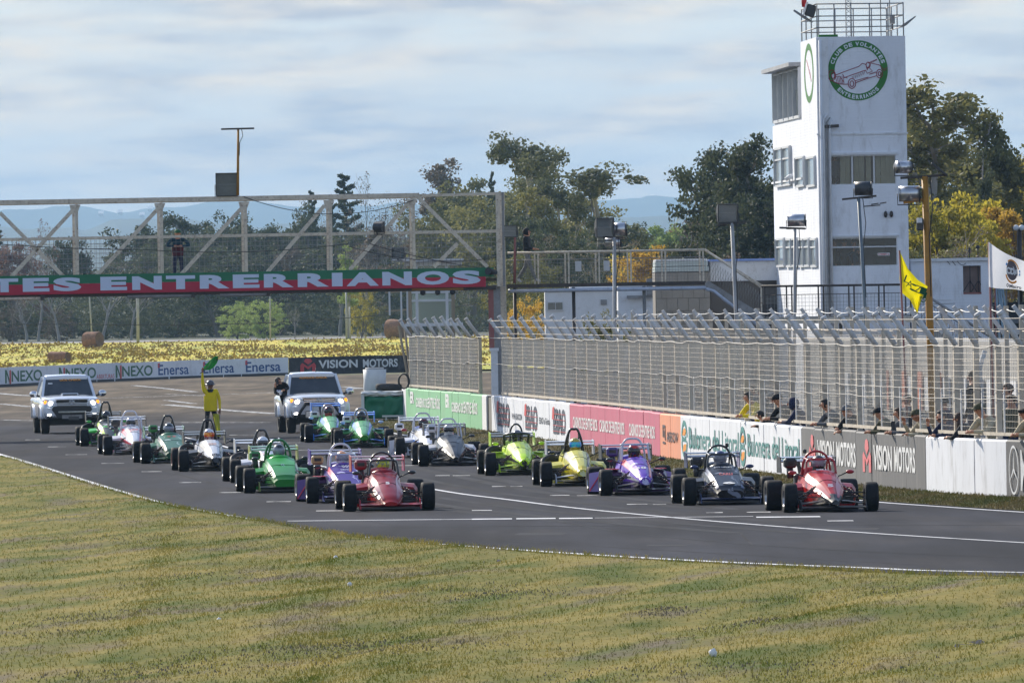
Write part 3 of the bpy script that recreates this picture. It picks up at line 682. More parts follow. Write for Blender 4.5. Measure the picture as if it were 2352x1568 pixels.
# ------------------------------------------------------------------ catch fence on the wall
fence = thing('catch_fence', 'tall wire debris fence with leaning post tops standing on the sponsor wall', 'fence')
POSTX = [936, 955, 975, 995, 1014, 1034, 1053, 1073, 1095] + [1148 + 24.4 * i for i in range(14)] + [1489.6, 1517, 1545, 1577, 1608, 1638, 1669.7, 1703, 1738, 1772, 1809, 1844, 1881, 1922, 1961, 2002, 2044.8, 2087.5, 2139.5, 2184, 2230, 2280.6, 2332.6, 2385, 2440]
KZ, TZ = 2.74, 3.31
for i, x in enumerate(POSTX):
    b = wall(x, 0, -.14); n = wnorm(x); jz = random.uniform(-.03, .03); u = Vector((n.y, -n.x, 0))
    mb = MB().bar(b + Vector((0, 0, WALL_H + .004)), b + Vector((0, 0, KZ + jz)), .10, .10, 0, up=n); mb.build('post', M_CONC, fence)
    t0 = b + Vector((0, 0, KZ + jz + .012)); t1 = t0 + n * (.37 + random.uniform(-.04, .04)) + Vector((0, 0, TZ - KZ + random.uniform(-.04, .04)))
    mb = MB().tube([t0, t0.lerp(t1, .5), t1], [.05, .052, .054], 8)
    mb.tube([t1 - (t1 - t0).normalized() * .05, t1 + (t1 - t0).normalized() * .015], .062, 8)
    for f in (.25, .5, .75): mb.box(t0.lerp(t1, f) + Vector((0, 0, -.06)), (.045, .045, .05))
    mb.build('post_arm', M_CONCL, fence)
def spanwires(mb, pa, pb, z0, z1, gap_v, gap_h, tv, th):
    """woven mesh between two plan points, real wires: verticals and horizontals as thin prisms"""
    d = (pb - pa); L_ = d.length; e = d / L_; nrm = Vector((-e.y, e.x, 0)); k = max(2, int(L_ / gap_v))
    for i in range(1, k):
        p = pa + e * (L_ * i / k + random.uniform(-.01, .01)); r = tv / 2
        tri = [p + e * r, p - e * r * .5 + nrm * r * .87, p - e * r * .5 - nrm * r * .87]
        mb.add([q + Vector((0, 0, z0)) for q in tri] + [q + Vector((0, 0, z1)) for q in tri], [(0, 1, 4, 3), (1, 2, 5, 4), (2, 0, 3, 5)])
    m_ = int((z1 - z0) / gap_h)
    for i in range(1, m_):
        z = z0 + (z1 - z0) * i / m_ + random.uniform(-.006, .006); r = th / 2
        tri = [Vector((0, 0, r)), nrm * r - Vector((0, 0, r * .5)), -nrm * r - Vector((0, 0, r * .5))]
        mb.add([pa + Vector((0, 0, z)) + q for q in tri] + [pb + Vector((0, 0, z)) + q for q in tri], [(0, 1, 4, 3), (1, 2, 5, 4), (2, 0, 3, 5)])
for i in range(len(POSTX) - 1):
    x0, x1 = POSTX[i], POSTX[i + 1]
    if x0 < 1100 < x1: continue
    a = wall(x0, 0, -.09); b = wall(x1, 0, -.09); mb = MB()
    gp = .085 if x0 < 1700 else .11; spanwires(mb, a, b, 1.97, KZ - .03, gp, .10, .0066, .0042)
    g0 = a.lerp(b, .36 if x0 > 1490 else .03); spanwires(mb, g0, b, WALL_H + .10, 1.95, gp, .10, .0060, .0042)
    o = mb.build('mesh_panel', M_WIRE, fence, kind='stuff')
    mb = MB().bar(a + Vector((0, 0, WALL_H + .09)), b + Vector((0, 0, WALL_H + .09)), .035, .06); mb.build('bottom_rail', M_CONC, fence)
    if x0 > 1490:
        mb = MB().bar(g0 + Vector((0, 0, WALL_H + .125)), g0 + Vector((0, 0, 1.96)), .07, .02, up=wnorm(x0)); mb.build('panel_frame', M_CONCL, fence)
def sag(a, b, n, d): return [a.lerp(b, i / n) - Vector((0, 0, d * 4 * (i / n) * (1 - i / n))) for i in range(n + 1)]
for z, off, r_, m_, xs in ((KZ, -.05, .011, M_WIREC, None), (1.98, -.04, .007, M_WIREC, None), (1.78, -.04, .007, M_WIREC, 1500)):
    path = []
    for i in range(len(POSTX) - 1):
        if xs and POSTX[i] < xs: continue
        a = wall(POSTX[i], z + random.uniform(-.02, .02), off); b = wall(POSTX[i + 1], z + random.uniform(-.02, .02), off); path += sag(a, b, 4, random.uniform(.0, .03))[:-1]
    MB().tube(path, r_, 5).build('tension_cable', m_, fence)
for f in (.3, .62, .95):
    path = []
    for x in POSTX[9:]:
        b = wall(x, KZ, -.14) + wnorm(x) * (.37 * f) + Vector((0, 0, (TZ - KZ) * f - .05)); path.append(b)
    MB().tube(path, .006, 4).build('barbed_wire', M_WIRE, fence)
anchor(fence, wbase(1600))

# second fence further back, behind the spectators
bf = thing('pit_fence', 'second wire fence with forked post tops behind the debris fence', 'fence')
bx = [1180 + 31 * i for i in range(27)]
prev = None
for i, x in enumerate(bx):
    b = wall(x, 0, -3.4); n = wnorm(x); zt = 3.42 + random.uniform(-.05, .05)
    MB().bar(b, b + Vector((0, 0, zt)), .09, .09).build('post', M_CONC, bf)
    t0 = b + Vector((0, 0, 2.9)); MB().bar(t0 + n * .05, t0 + n * .45 + Vector((0, 0, .55)), .075, .075).build('post_arm', M_CONCL, bf)
    if prev is not None:
        mb = MB(); spanwires(mb, prev, b, .5, 2.95, .10 if x < 1800 else .30, .11 if x < 1800 else .3, .0058, .005); mb.build('mesh_panel', M_WIRE, bf, kind='stuff')
        MB().tube(sag(prev + Vector((0, 0, 3.38)), b + Vector((0, 0, 3.38)), 5, .05), .010, 4).build('top_wire', M_WIREW, bf)
        MB().tube(sag(prev + Vector((0, 0, 2.95)), b + Vector((0, 0, 2.95)), 5, .01), .009, 4).build('top_wire', M_WIRE, bf)
    prev = b
anchor(bf, wall(1500, 0, -3.4))

# low pit wall behind both fences, with pale boards
M_PITW = mat('pit_wall_paint', (0.36, 0.35, 0.33), .85, var=.2, scale=.8, coords='World', dirt=(.2, .18, .16))
M_BOARD = mat('pale_board', (0.72, 0.73, 0.75), .6, var=.1, coords='World'); M_BORG = mat('orange_board', S((214, 120, 78)), .6, var=.15, coords='World')
pw = thing('pit_building', 'long low grey pit garage behind the fence with pale and orange boards', 'building')
rg = []
for x in np.linspace(1135, 1835, 30): rg.append([wall(x, -.02, -9), wall(x, 2.55, -9), wall(x, 2.62, -9.6), wall(x, -.02, -9.6)])
MB().loft(rg, 0, False).build('wall', M_PITW, pw)
for x0, x1, z0, z1, m_ in [(1190 + 27 * i, 1190 + 27 * i + 20, .75, 1.62, M_BOARD) for i in range(0, 24)] + [(1292, 1306, .7, 1.75, M_BORG), (1318, 1332, .7, 1.75, M_BORG), (1270, 1278, .7, 1.75, M_BORG), (1354, 1362, .7, 1.75, M_BORG)]:
    mb = MB(); off = -8.93 if m_ is M_BOARD else -8.86
    mb.loft([[wall(x, z0, off), wall(x, z1, off), wall(x, z1, off - .04), wall(x, z0, off - .04)] for x in np.linspace(x0, x1, 3)], 0, False); mb.build('panel', m_, pw)
anchor(pw, wall(1500, 0, -9.3))

# ------------------------------------------------------------------ footbridge over the track
YB, YBB = 328.5, 330.4
br = thing('footbridge', 'white lattice footbridge over the track with a green and red lettered banner', 'bridge')
def bp(x, y, Y=YB): return at(x, y, Y)
def zx(x, z, Y=YB):
    """point of the bridge plane at photo column x and height z"""
    p = at(x, hor(x), Y); p.z = z; return p
Z_TOP, Z_MID, Z_BAN, Z_BOT = 6.90, 5.83, 4.77, 4.215
PX = [-400, -206, -12, 180, 374.7, 568, 763, 953.5, 1153]
for Y, tg in ((YB, 0), (YBB, 1)):
    MB().bar(zx(-440, Z_TOP, Y), zx(968, Z_TOP, Y), .10, .135, bev=.01).build('top_chord', M_STEELW, br)
    MB().bar(zx(968, Z_TOP, Y), zx(1160, Z_TOP + .02, Y), .05, .06).build('top_chord', M_STEELW, br)
    MB().bar(zx(-440, Z_MID, Y), zx(1150, Z_MID, Y), .05, .075).build('mid_rail', M_STEELW, br)
    MB().bar(zx(-440, Z_BOT - .03, Y + .06), zx(1140, Z_BOT - .03, Y + .06), .12, .12).build('bottom_chord', M_DARKST, br)
    for x in PX[:-1]:
        xx = x + (0 if tg == 0 else -7)
        MB().bar(zx(xx, Z_BOT, Y), zx(xx, Z_TOP - .09, Y), .085 if tg == 0 else .075, .10).build('truss_post', M_STEELW, br)
        if tg == 0:
            c = zx(xx - 8, Z_TOP - .20, Y - .075); MB().prism([c + Vector((-.10, 0, .1)), c + Vector((.22, 0, .1)), c + Vector((.14, 0, -.12)), c + Vector((-.04, 0, -.16))], (0, .012, 0)).build('gusset_plate', M_STEELW, br)
    for i in range(len(PX) - 1):
        a, b = zx(PX[i], 0, Y), zx(PX[i + 1], 0, Y); mb = MB()
        spanwires(mb, a, b, Z_BAN + .05, Z_MID - .03, .13, .13, .011, .011); mb.build('mesh_panel', M_WIREG, br, kind='stuff')
for a, b in (((166, 484), (22, 640)), ((0, 489), (148, 637)), ((359.6, 483), (219, 636)), ((553, 480), (415, 631)), ((745.6, 471.6), (614, 625)), ((937.5, 467), (803, 620)), ((961, 454), (1120, 613)), ((1051, 559), (997, 613)), ((-28, 490), (-170, 642)), ((-222, 492), (-370, 646))):
    MB().bar(bp(*a, YB - .05), bp(*b, YB - .05), .11, .035, up=(0, 1, 0)).build('diagonal_brace', M_STEELW, br)
for k in range(0, len(PX) - 1):
    MB().bar(zx(PX[k] + 8, Z_TOP - .02, YB + .1), zx(PX[k] - 1, Z_TOP - .02, YBB - .1), .06, .06).build('cross_beam', M_STEELW, br)
dk = MB()
a, b = zx(-440, 4.42, YB + .1), zx(1150, 4.42, YB + .1); dk.box((a + b) / 2 + Vector((0, .88, 0)), (b.x - a.x, 1.7, .08)); dk.build('deck', M_DARKST, br)
# banner: green upper half, red lower half
M_BGREEN = mat('banner_green', S((28, 112, 76)), .55, var=.12, scale=1, coords='World'); M_BRED = mat('banner_red', S((178, 34, 62)), .55, var=.12, scale=1, coords='World')
bn = MB()
ax, bx_ = zx(-440, 0).x, zx(1136, 0).x; yb = YB - .09; zm = (Z_BAN + Z_BOT) / 2 + .02
MB().box(((ax + bx_) / 2, yb, (Z_BAN + zm) / 2), (bx_ - ax, .03, Z_BAN - zm)).build('banner_strip', M_BGREEN, br)
MB().box(((ax + bx_) / 2 - .12, yb, (Z_BOT + zm) / 2 - .002), (bx_ - ax - .24, .03, zm - Z_BOT - .004)).build('banner_strip', M_BRED, br)
M_BLET = mat('banner_letter_white', (0.55, 0.63, 0.78), .5, var=.05, coords='World')
BL = [('T', -14, 46), ('E', 63, 135), ('S', 146, 224 - 2), ('E', 274, 345), ('N', 361, 441), ('T', 454, 533), ('R', 546, 627), ('E', 636, 706)]
BL = [(c, a / 1.0, b / 1.0) for c, a, b in BL]
ZO = lambda zx_: zx_ / 3.36 / 1.1837
letters = [('T', ZO(-80), ZO(172)), ('E', ZO(213), ZO(456)), ('S', ZO(492), ZO(748)), ('E', ZO(922), ZO(1165)), ('N', ZO(1212), ZO(1484)), ('T', ZO(1522), ZO(1788)), ('R', ZO(1830), ZO(2100)), ('E', ZO(2132), ZO(2375))]
Z7 = lambda z_: (700 + z_ / 2.904) / 1.1837
letters += [('R', Z7(55), Z7(290)), ('R', Z7(322), Z7(568)), ('I', Z7(592), Z7(676)), ('A', Z7(708), Z7(962)), ('N', Z7(990), Z7(1224)), ('O', Z7(1262), Z7(1518)), ('S', Z7(1545), Z7(1766))]
letters += [('N', -100, -32), ('A', -176, -106), ('L', -232, -180), ('O', -306, -238), ('V', -380, -312)]
for c, x0, x1 in letters:
    p0, p1 = zx(x0, Z_BOT + .085, yb - .019), zx(x1, Z_BOT + .085, yb - .019)
    lettering(c, p0, (p1.x - p0.x, 0, 0), (0, 0, .395), M_BLET, br, bold=.055)
# lamps and brackets slung under the banner
for x, wd in ((30, 130), (368, 150), (560, 110)):
    p = zx(x, Z_BOT - .11, YB); MB().tube([p - Vector((wd / 160, 0, 0)), p + Vector((wd / 160, 0, 0))], .045, 8).build('tube_lamp', M_STEELW if x < 100 else M_STEELG, br)
    MB().box(p + Vector((wd / 160 + .05, 0, .02)), (.1, .12, .16)).build('lamp_bracket', M_DARKST, br)
for x in (972, 1006, 1040):
    p = zx(x, Z_BOT - .14, YB); MB().lathe([(.0, -.09), (.07, -.09), (.085, .02), (.05, .08), (.0, .08)], p, 'y', 10).build('signal_lamp', M_CABLE, br)
MB().box(zx(1006, Z_BOT - .05, YB), (1.5, .14, .06)).build('lamp_bracket', mat('ochre_steel', S((150, 104, 40)), .7, var=.3), br)
# right-hand support: red upper column beside a pale one, white base
p = lambda x, z, Y=YB + .12: zx(x, z, Y)
MB().bar(p(1153, .0, YB + .95), p(1153, Z_TOP + .06, YB + .95), .26, .22, bev=.01).build('support_column', M_STEELW, br)
MB().bar(p(1147, Z_BOT, YB), p(1147, Z_TOP + .05, YB), .11, .2).build('truss_post', M_STEELW, br); MB().bar(p(1159, Z_BOT, YB), p(1159, Z_TOP + .05, YB), .07, .2).build('truss_post', M_STEELG, br)
MB().bar(p(1128, 2.40, YB + .14), p(1128, Z_BOT - .09, YB + .14), .15, .16).build('support_column', M_RED, br)
MB().bar(p(1142, 1.08, YB + .22), p(1142, Z_BOT + .05, YB + .22), .20, .3).build('support_column', M_STEELG, br)
MB().box(p(1133.5, 1.72, YB + .02), (.20, .22, 1.30)).build('column_base', M_WHITE, br); MB().box(p(1133.5, 2.39, YB + .02), (.27, .28, .09)).build('column_base', M_WHITE, br)
MB().box(p(1123.5, .52, YB + .05), (.17, .3, 1.04)).build('column_base', mat('dark_pier', (.12, .115, .11), .9, var=.3, coords='World'), br)
MB().bar(zx(-425, 0, YB + .9), zx(-425, Z_TOP, YB + .9), .3, .3).build('support_column', M_STEELW, br)
MB().tube([p(1140, 4.62, YB - .2), p(1122, 4.66, YB - .5)], [.07, .11], 10).build('horn_speaker', M_CABLE, br)
for x0, y0, x1, y1, d in ((-60, 556, 340, 574, .05), (340, 574, 800, 560, .14), (560, 452, 950, 460, .45), (800, 566, 1150, 590, .25), (850, 560, 1148, 620, .1)):
    MB().tube(sag(bp(x0, y0, YB - .09), bp(x1, y1, YB - .09), 14, d), .010, 4).build('cable', M_CABLE, br)
anchor(br, zx(1150, 0, YB))

# ------------------------------------------------------------------ raised walkway, stairs and platform beside the tower
M_BLUEP = mat('pale_blue_pipe', (0.50, 0.56, 0.68), .5, var=.15, coords='World', dirt=(.2, .16, .14), dirt_amt=.4)
YW0, YW1 = 330.6, 332.0
wk = thing('raised_walkway', 'steel walkway running right from the footbridge to the stair near the tower', 'walkway')
Zd = 4.22
def wz(x, z, Y=YW0): return zx(x, z, Y)
for Y in (YW0, YW1):
    MB().bar(wz(1165, 4.22, Y), wz(1620, 4.22, Y), .06, .10).build('deck_beam', M_DARKST, wk)
    MB().tube([wz(1168, 4.08, Y), wz(1622, 4.08, Y)], .055, 8).build('pipe_beam', M_BLUEP, wk)
    MB().tube([wz(1168, 5.19, Y), wz(1621, 5.19, Y)], .032, 7).build('handrail', M_STEELW, wk)
    MB().tube([wz(1168, 4.98, Y), wz(1621, 4.98, Y)], .012, 6).build('mid_rail', M_STEELG, wk)
    for x in (1238, 1308, 1378, 1451, 1530, 1617):
        MB().bar(wz(x + (0 if Y == YW0 else -8), 4.26, Y), wz(x + (0 if Y == YW0 else -8), 5.17, Y), .045, .045).build('rail_post', M_STEELW, wk)
    mb = MB(); spanwires(mb, wz(1168, 0, Y), wz(1620, 0, Y), 4.27, 4.97, .085, .085, .006, .006); mb.build('mesh_panel', M_WIREG, wk, kind='stuff')
a, b = wz(1165, 4.25), wz(1622, 4.25); MB().box((a + b) / 2 + Vector((0, .7, 0)), (b.x - a.x, 1.34, .05)).build('deck', M_DARKST, wk)
for x in (1183, 1318, 1480): MB().tube([wz(x, 0, YW0 + .2), wz(x, 4.16, YW0 + .2)], .05, 8).build('support_pole', M_DARKST if x < 1400 else M_STEELG, wk)
for x in (1330, 1395): MB().bar(wz(x, 4.62, YW0 + .05), wz(x, 4.62 + .3, YW0 + .05), .18, .12).build('junction_box', M_CONCL, wk)
anchor(wk, wz(1318, 0))
st = thing('stair', 'steel stair dropping from the raised walkway down to the railed platform', 'stair')
for Y in (YW0, YW1):
    MB().bar(wz(1622, 4.20, Y), wz(1752, 3.13, Y), .07, .22, up=(0, 0, 1)).build('stringer', M_STEELG, st)
    MB().tube([wz(1622, 4.05, Y), wz(1640, 3.98, Y), wz(1770, 2.65, Y)], .055, 8).build('pipe_beam', M_BLUEP, st)
    MB().tube([wz(1621, 5.19, Y), wz(1748 + (9 if Y > 331 else 0), 4.06, Y)], .032, 7).build('handrail', M_STEELW, st)
    MB().bar(wz(1686, 3.75, Y), wz(1686, 4.60, Y), .045, .045).build('rail_post', M_STEELW, st); MB().bar(wz(1749, 3.15, Y), wz(1749, 4.06, Y), .045, .045).build('rail_post', M_STEELW, st)
    mb = MB(); k = 22
    for i in range(k):
        f = i / k; p0 = wz(1622 + 126 * f, 4.3 - 1.07 * f, Y); mb.tube([p0, p0 + Vector((0, 0, .68))], .006, 3); p1 = wz(1622 + 126 * min(1, f + .14), 4.98 - 1.07 * min(1, f + .14), Y); mb.tube([p0, p1], .005, 3)
    mb.build('mesh_panel', M_WIREG, st, kind='stuff')
for i in range(8):
    f = (i + .5) / 8; c = wz(1622 + 130 * f, 4.14 - 1.07 * f); MB().box(c + Vector((0, .7, 0)), (.24, 1.32, .04)).build('tread', M_STEELG, st)
MB().bar(wz(1716, 0, YW1), wz(1716, 3.3, YW1), .09, .09).build('support_pole', M_STEELW, st)
anchor(st, wz(1716, 0, YW1))
pf = thing('platform', 'railed steel platform with dark posts in front of the white tower', 'platform')
for Y in (YW0, YW1):
    MB().bar(wz(1752, 3.07, Y), wz(2103, 3.05, Y), .08, .17).build('deck_beam', M_STEELW, pf)
    MB().tube([wz(1750, 4.09, Y), wz(2092, 4.07, Y)], .034, 7).build('handrail', M_DARKST, pf); MB().tube([wz(1752, 3.83, Y), wz(2080, 3.83, Y)], .012, 6).build('mid_rail', M_DARKST, pf)
    for x in (1757, 1819, 1892, 1962, 2031, 2092): MB().bar(wz(x + (0 if Y == YW0 else -12), 3.16, Y), wz(x + (0 if Y == YW0 else -12), 4.07, Y), .045, .045).build('rail_post', M_DARKST, pf)
    mb = MB(); spanwires(mb, wz(1755, 0, Y), wz(2088, 0, Y), 3.16, 3.83, .10, .10, .007, .007); mb.build('mesh_panel', M_WIREG, pf, kind='stuff')
a, b = wz(1752, 3.17), wz(2103, 3.17); MB().box((a + b) / 2 + Vector((0, .7, 0)), (b.x - a.x, 1.3, .04)).build('deck', M_STEELG, pf)
for x in (1760, 1930, 2098): MB().bar(wz(x, 0, YW1 - .1), wz(x, 3.0, YW1 - .1), .1, .1).build('support_pole', M_STEELG, pf)
anchor(pf, wz(1930, 0, YW1))
s2 = thing('stair', 'white steel stair going down to the right of the tower platform', 'stair')
for Y in (YW0 + .1, YW1 - .1):
    MB().bar(wz(2104, 3.02, Y), wz(2300, 1.1, Y), .06, .22).build('stringer', M_STEELG, s2)
    MB().tube([wz(2095, 4.02, Y), wz(2300, 2.28, Y)],   .042, 7).build('handrail', M_STEELG, s2); MB().tube([wz(2095, 3.86, Y), wz(2300, 2.05, Y)], .022, 6).build('mid_rail', M_STEELG, s2)
    for f in (.3, .62, .95): MB().bar(wz(2104 + 196 * f, 3.02 - 1.9 * f, Y), wz(2104 + 196 * f, 3.92 - 1.75 * f, Y), .05, .05).build('rail_post', M_STEELG, s2)
    mb = MB(); k = 30
    for i in range(k):
        f = i / k; p0 = wz(2104 + 196 * f, 3.1 - 1.9 * f, Y)
        for df, dz in ((.10, .30), (-.02, .72)):
            p1 = wz(2104 + 196 * min(1, f + df), 3.1 - 1.85 * f + dz, Y); mb.tube([p0, p1], .008, 3)
    mb.build('mesh_panel', M_WIREG, s2, kind='stuff')
for i in range(10):
    f = (i + .5) / 10; c = wz(2104 + 196 * f, 2.98 - 1.9 * f); MB().box(c + Vector((0, .7, 0)), (.24, 1.1, .04)).build('tread', M_STEELG, s2)
MB().bar(wz(2300, 0, YW0 + .1), wz(2300, 1.2, YW0 + .1), .09, .09).build('support_pole', M_STEELG, s2)
anchor(s2, wz(2300, 0, YW0))

# ------------------------------------------------------------------ control tower
TY = 335.0
C0 = at(1885, hor(1885), TY); C0.z = 0
DD = (at(1780, hor(1780), TY + 18) - at(1885, hor(1885), TY)); DD.z = 0; DL = DD.length; DD.normalize(); DU = Vector((DD.y, -DD.x, 0))
def tw(u, t, z): return C0 + DU * u + DD * t + Vector((0, 0, z))
def tz(y, x=1985, Y=TY): return CAM_H + (hor(x) - y) / pxm(Y)
TM = Matrix((DU, DD, Vector((0, 0, 1)))).transposed()
def tbox(mb, u0, u1, t0, t1, z0, z1, mi=0): return mb.box(tw((u0 + u1) / 2, (t0 + t1) / 2, (z0 + z1) / 2), (u1 - u0, t1 - t0, z1 - z0), mi, TM)
def tT(x):
    """depth along the tower's track side for photo column x"""
    for t in np.linspace(0, 20, 401):
        p = tw(0, t, 0); 
        if 1176 + FPX * p.x / p.y <= x: return float(t)
    return 20.0
def brick_white():
    mt = mat('painted_brick', (0.82, 0.84, 0.89), .75, var=.10, scale=1.1, coords='World', dirt=(.33, .31, .29), dirt_amt=.42, stretch=(1, 1, .30)); t = mt.node_tree; N = t.nodes
    tcn = N.new("ShaderNodeTexCoord"); mpn = N.new("ShaderNodeMapping"); mpn.inputs['Rotation'].default_value = (R(90), 0, 0); t.links.new(tcn.outputs['Object'], mpn.inputs[0])
    bk = N.new("ShaderNodeTexBrick"); bk.inputs['Scale'].default_value = 1; bk.inputs['Brick Width'].default_value = .27; bk.inputs['Row Height'].default_value = .085; bk.inputs['Mortar Size'].default_value = .008
    t.links.new(mpn.outputs[0], bk.inputs[0]); b = N.new("ShaderNodeBump"); b.invert = True; b.inputs['Strength'].default_value = .5; b.inputs['Distance'].default_value = .012
    t.links.new(bk.outputs['Fac'], b.inputs['Height']); t.links.new(b.outputs[0], N['Principled BSDF'].inputs['Normal']); return mt
M_TWB = brick_white()
M_FRAME = mat('white_window_frame', (0.62, 0.63, 0.64), .5, var=.1, coords='World')
M_GLS = glass('window_glass', (0.52, 0.58, 0.57), .07, .03); M_GLD = mat('dark_window_glass', (.05, .06, .065), .08, var=.5, scale=.8, coords='World', spec=.8, col2=(.16, .19, .18))
M_GLL = mat('pale_curtained_glass', (.42, .47, .46), .12, var=.4, scale=1.5, coords='World', stretch=(1, 1, .1), spec=.7)
tower = thing('control_tower', 'tall white painted brick race control tower with round club emblem', 'tower')
WID = 2.645; ZT = tz(84); ZL = tz(307)
Z_U1, Z_U0 = tz(357), tz(424); Z_W1, Z_W0 = tz(546), tz(611); DEP = 6.0
UA, UB = .36, 2.30                                   # front window openings
mb = MB()
# front wall in pieces round two real openings; side, back, floors
for z0, z1 in ((0, Z_W0), (Z_W1, Z_U0), (Z_U1, ZT)): tbox(mb, 0, WID, 0, .22, z0, z1)
for z0, z1 in ((Z_W0, Z_W1), (Z_U0, Z_U1)): tbox(mb, 0, UA, 0, .22, z0, z1); tbox(mb, UB, WID, 0, .22, z0, z1)
tbox(mb, 0, .2, .22, DEP, 0, ZT); tbox(mb, WID - .2, WID, .22, DEP, 0, ZT); tbox(mb, .2, WID - .2, DEP - .2, DEP, 0, ZT)
for z in (Z_W0 - .75, Z_W1 + .25, Z_U0 - .5, Z_U1 + .2, ZT - .18): tbox(mb, .2, WID - .2, .22, DEP - .2, z - .14, z)
mb.build('wall', M_TWB, tower)
tbox(MB(), -.03, WID + .03, -.03, .0, ZL - .03, ZL + .02).build('string_course', M_WHITE, tower)
tbox(MB(), 0.06, .34, -.10, -.004, 0, ZT - .02).build('corner_pier', M_WHITE, tower)
for k in range(3):
    u = .17 + k * .09; path = [tw(u, -.15, 2.4), tw(u, -.15, 9.0 - k * .1), tw(u + .1, -.15, 9.15 - k * .1)]; MB().tube(path, .028, 6).build('conduit', M_WHITE if k != 1 else M_STEELG, tower)
MB().tube([tw(.10, -.13, .2), tw(.10, -.13, ZT - .1)], .045, 8).build('downpipe', M_WHITE, tower)
MB().bar(tw(.2, -.14, 8.78), tw(.62, -.14, 8.80), .07, .09).build('conduit', M_DARKST, tower)
def wwin(parent, u0, u1, z0, z1, nv, nh=0, tpl=.06, m_=None):
    f = MB(); w_ = .05
    for u in [u0 + (u1 - u0) * i / nv for i in range(nv + 1)]: f.bar(tw(u, .05, z0), tw(u, .05, z1), w_, .07)
    for z in [z0, z1]: f.bar(tw(u0, .045, z), tw(u1, .045, z), .07, w_)
    fr = f.build('window', M_FRAME, parent)
    for i in range(nv):
        a, b = u0 + (u1 - u0) * i / nv + .026, u0 + (u1 - u0) * (i + 1) / nv - .026
        MB().quad(tw(a, .06, z0), tw(b, .06, z0), tw(b, .06, z1), tw(a, .06, z1)).build('pane', m_ or M_GLS, fr)
    if nh: MB().bar(tw(u0, .03, z1 - nh), tw(u1, .03, z1 - nh), .05, .04).build('transom', M_FRAME, fr)
    return fr
wwin(tower, UA, UB, Z_U0, Z_U1, 3); wwin(tower, UA, UB, Z_W0, Z_W1, 1, .27)
tbox(MB(), UA - .05, UB + .05, -.06, .0, Z_U1 + .02, Z_U1 + .09).build('lintel', M_WHITE, tower); tbox(MB(), UA - .05, UB + .05, -.05, .0, Z_W1 + .02, Z_W1 + .07).build('lintel', M_FRAME, tower)
# curtains hang behind the upper window
for i, u in enumerate((.66, .80, 1.06, 1.22, 1.42, 1.70, 1.86, 2.0, 2.14)):
    mb = MB(); n = 10; w_ = .15
    for k in range(n): 
        a = u + w_ * k / n; b = u + w_ * (k + 1) / n; da = .12 + .03 * (k % 2); db = .12 + .03 * ((k + 1) % 2)
        mb.quad(tw(a, da, Z_U0), tw(b, db, Z_U0), tw(b, db, Z_U1 - .02), tw(a, da, Z_U1 - .02))
    mb.build('curtain', mat('cream_curtain', (.70, .66, .54), .9, var=.2, coords='World'), tower)
# small sign on the lower window glass
q0 = tw(1.72, .048, Z_W0 + .30); MB().quad(q0, q0 + DU * .36, q0 + DU * .36 + Vector((0, 0, .08)), q0 + Vector((0, 0, .08))).build('window_sign', P_WH, tower)
lettering('CARRERA 3', q0 + DU * .02 - DD * .004 + Vector((0, 0, .018)), DU * .32, (0, 0, .045), P_RED, tower, bold=.03)
# twin bulkhead lights, cracked plaster patch
for u in (1.97, 2.14): MB().ell(tw(u, -.05, tz(493)), (.055, .06, .10)).build('bulkhead_light', M_DARKST, tower)
for u, z, l in ((1.32, tz(474), .5), (1.55, tz(470), .22), (1.8, tz(468), .2)): MB().bar(tw(u, -.004, z), tw(u + l, -.004, z + .03), .012, .03).build('exposed_rebar', M_DARKST, tower)
# emblem: green ring with lettering and a line drawing of a vintage racing car
P_EG = mat('emblem_green', S((50, 120, 46)), .7, var=.1, coords='World'); P_ER = mat('emblem_red', S((150, 40, 60)), .7, var=.1, coords='World'); P_EW = mat('emblem_white', (.70, .74, .80), .7, var=.05, coords='World')
EC = ((1980 - 1885) / pxm(TY), tz(162)); ER = 69 / pxm(TY)
def em(a, b, off=-.006): return tw(EC[0] + a, off, EC[1] + b)
V, F = ringgeo(.775, 64); MB().add([em((a - .5) * 2 * ER, (b - .5) * 2 * ER) for a, b in V], F).build('emblem_ring', P_EG, tower)
def arc_text(s_, a0, a1, r, h, bottom=False):
    mb = MB(); n = len(s_); ws = [.45 if c in 'I ' else 1.0 for c in s_]; tot = sum(ws); acc = 0
    for c, wv in zip(s_, ws):
        mid = (acc + wv / 2) / tot; acc += wv
        if c == ' ': continue
        an = a0 + (a1 - a0) * mid; wd = abs(a1 - a0) * r * wv / tot * .80; V, F = text_geo(c, .04); pts = []
        for a, b in V:
            lx, ly = (a - .5) * wd, (b - .5) * h
            if bottom: t_ = Vector((-math.sin(an), math.cos(an))); n_2 = Vector((-math.cos(an), -math.sin(an)))
            else: t_ = Vector((math.sin(an), -math.cos(an))); n_2 = Vector((math.cos(an), math.sin(an)))
            q = Vector((math.cos(an), math.sin(an))) * r + t_ * lx + n_2 * ly; pts.append(em(q.x, q.y, -.010))
        mb.add(pts, F)
    mb.build('lettering', P_EW, tower)
arc_text('CLUB DE VOLANTES', R(166), R(14), ER * .885, ER * .13); arc_text('ENTRERRIANOS', R(221), R(319), ER * .885, ER * .135, True)
EK = 1 / (3.136 * 1.1837)
def ex(x, y): return (((2050 + x / 3.136) / 1.1837 - 1980) / pxm(TY), ((y / 3.136) / 1.1837 - 162) / -pxm(TY))
def estroke(pts, wd=.011, closed=False, off=-.013):
    P = [em(*ex(*p), off) for p in pts]; MB().tube(P, wd, 4, closed=closed, smooth=False).build('emblem_drawing', P_ER, tower)
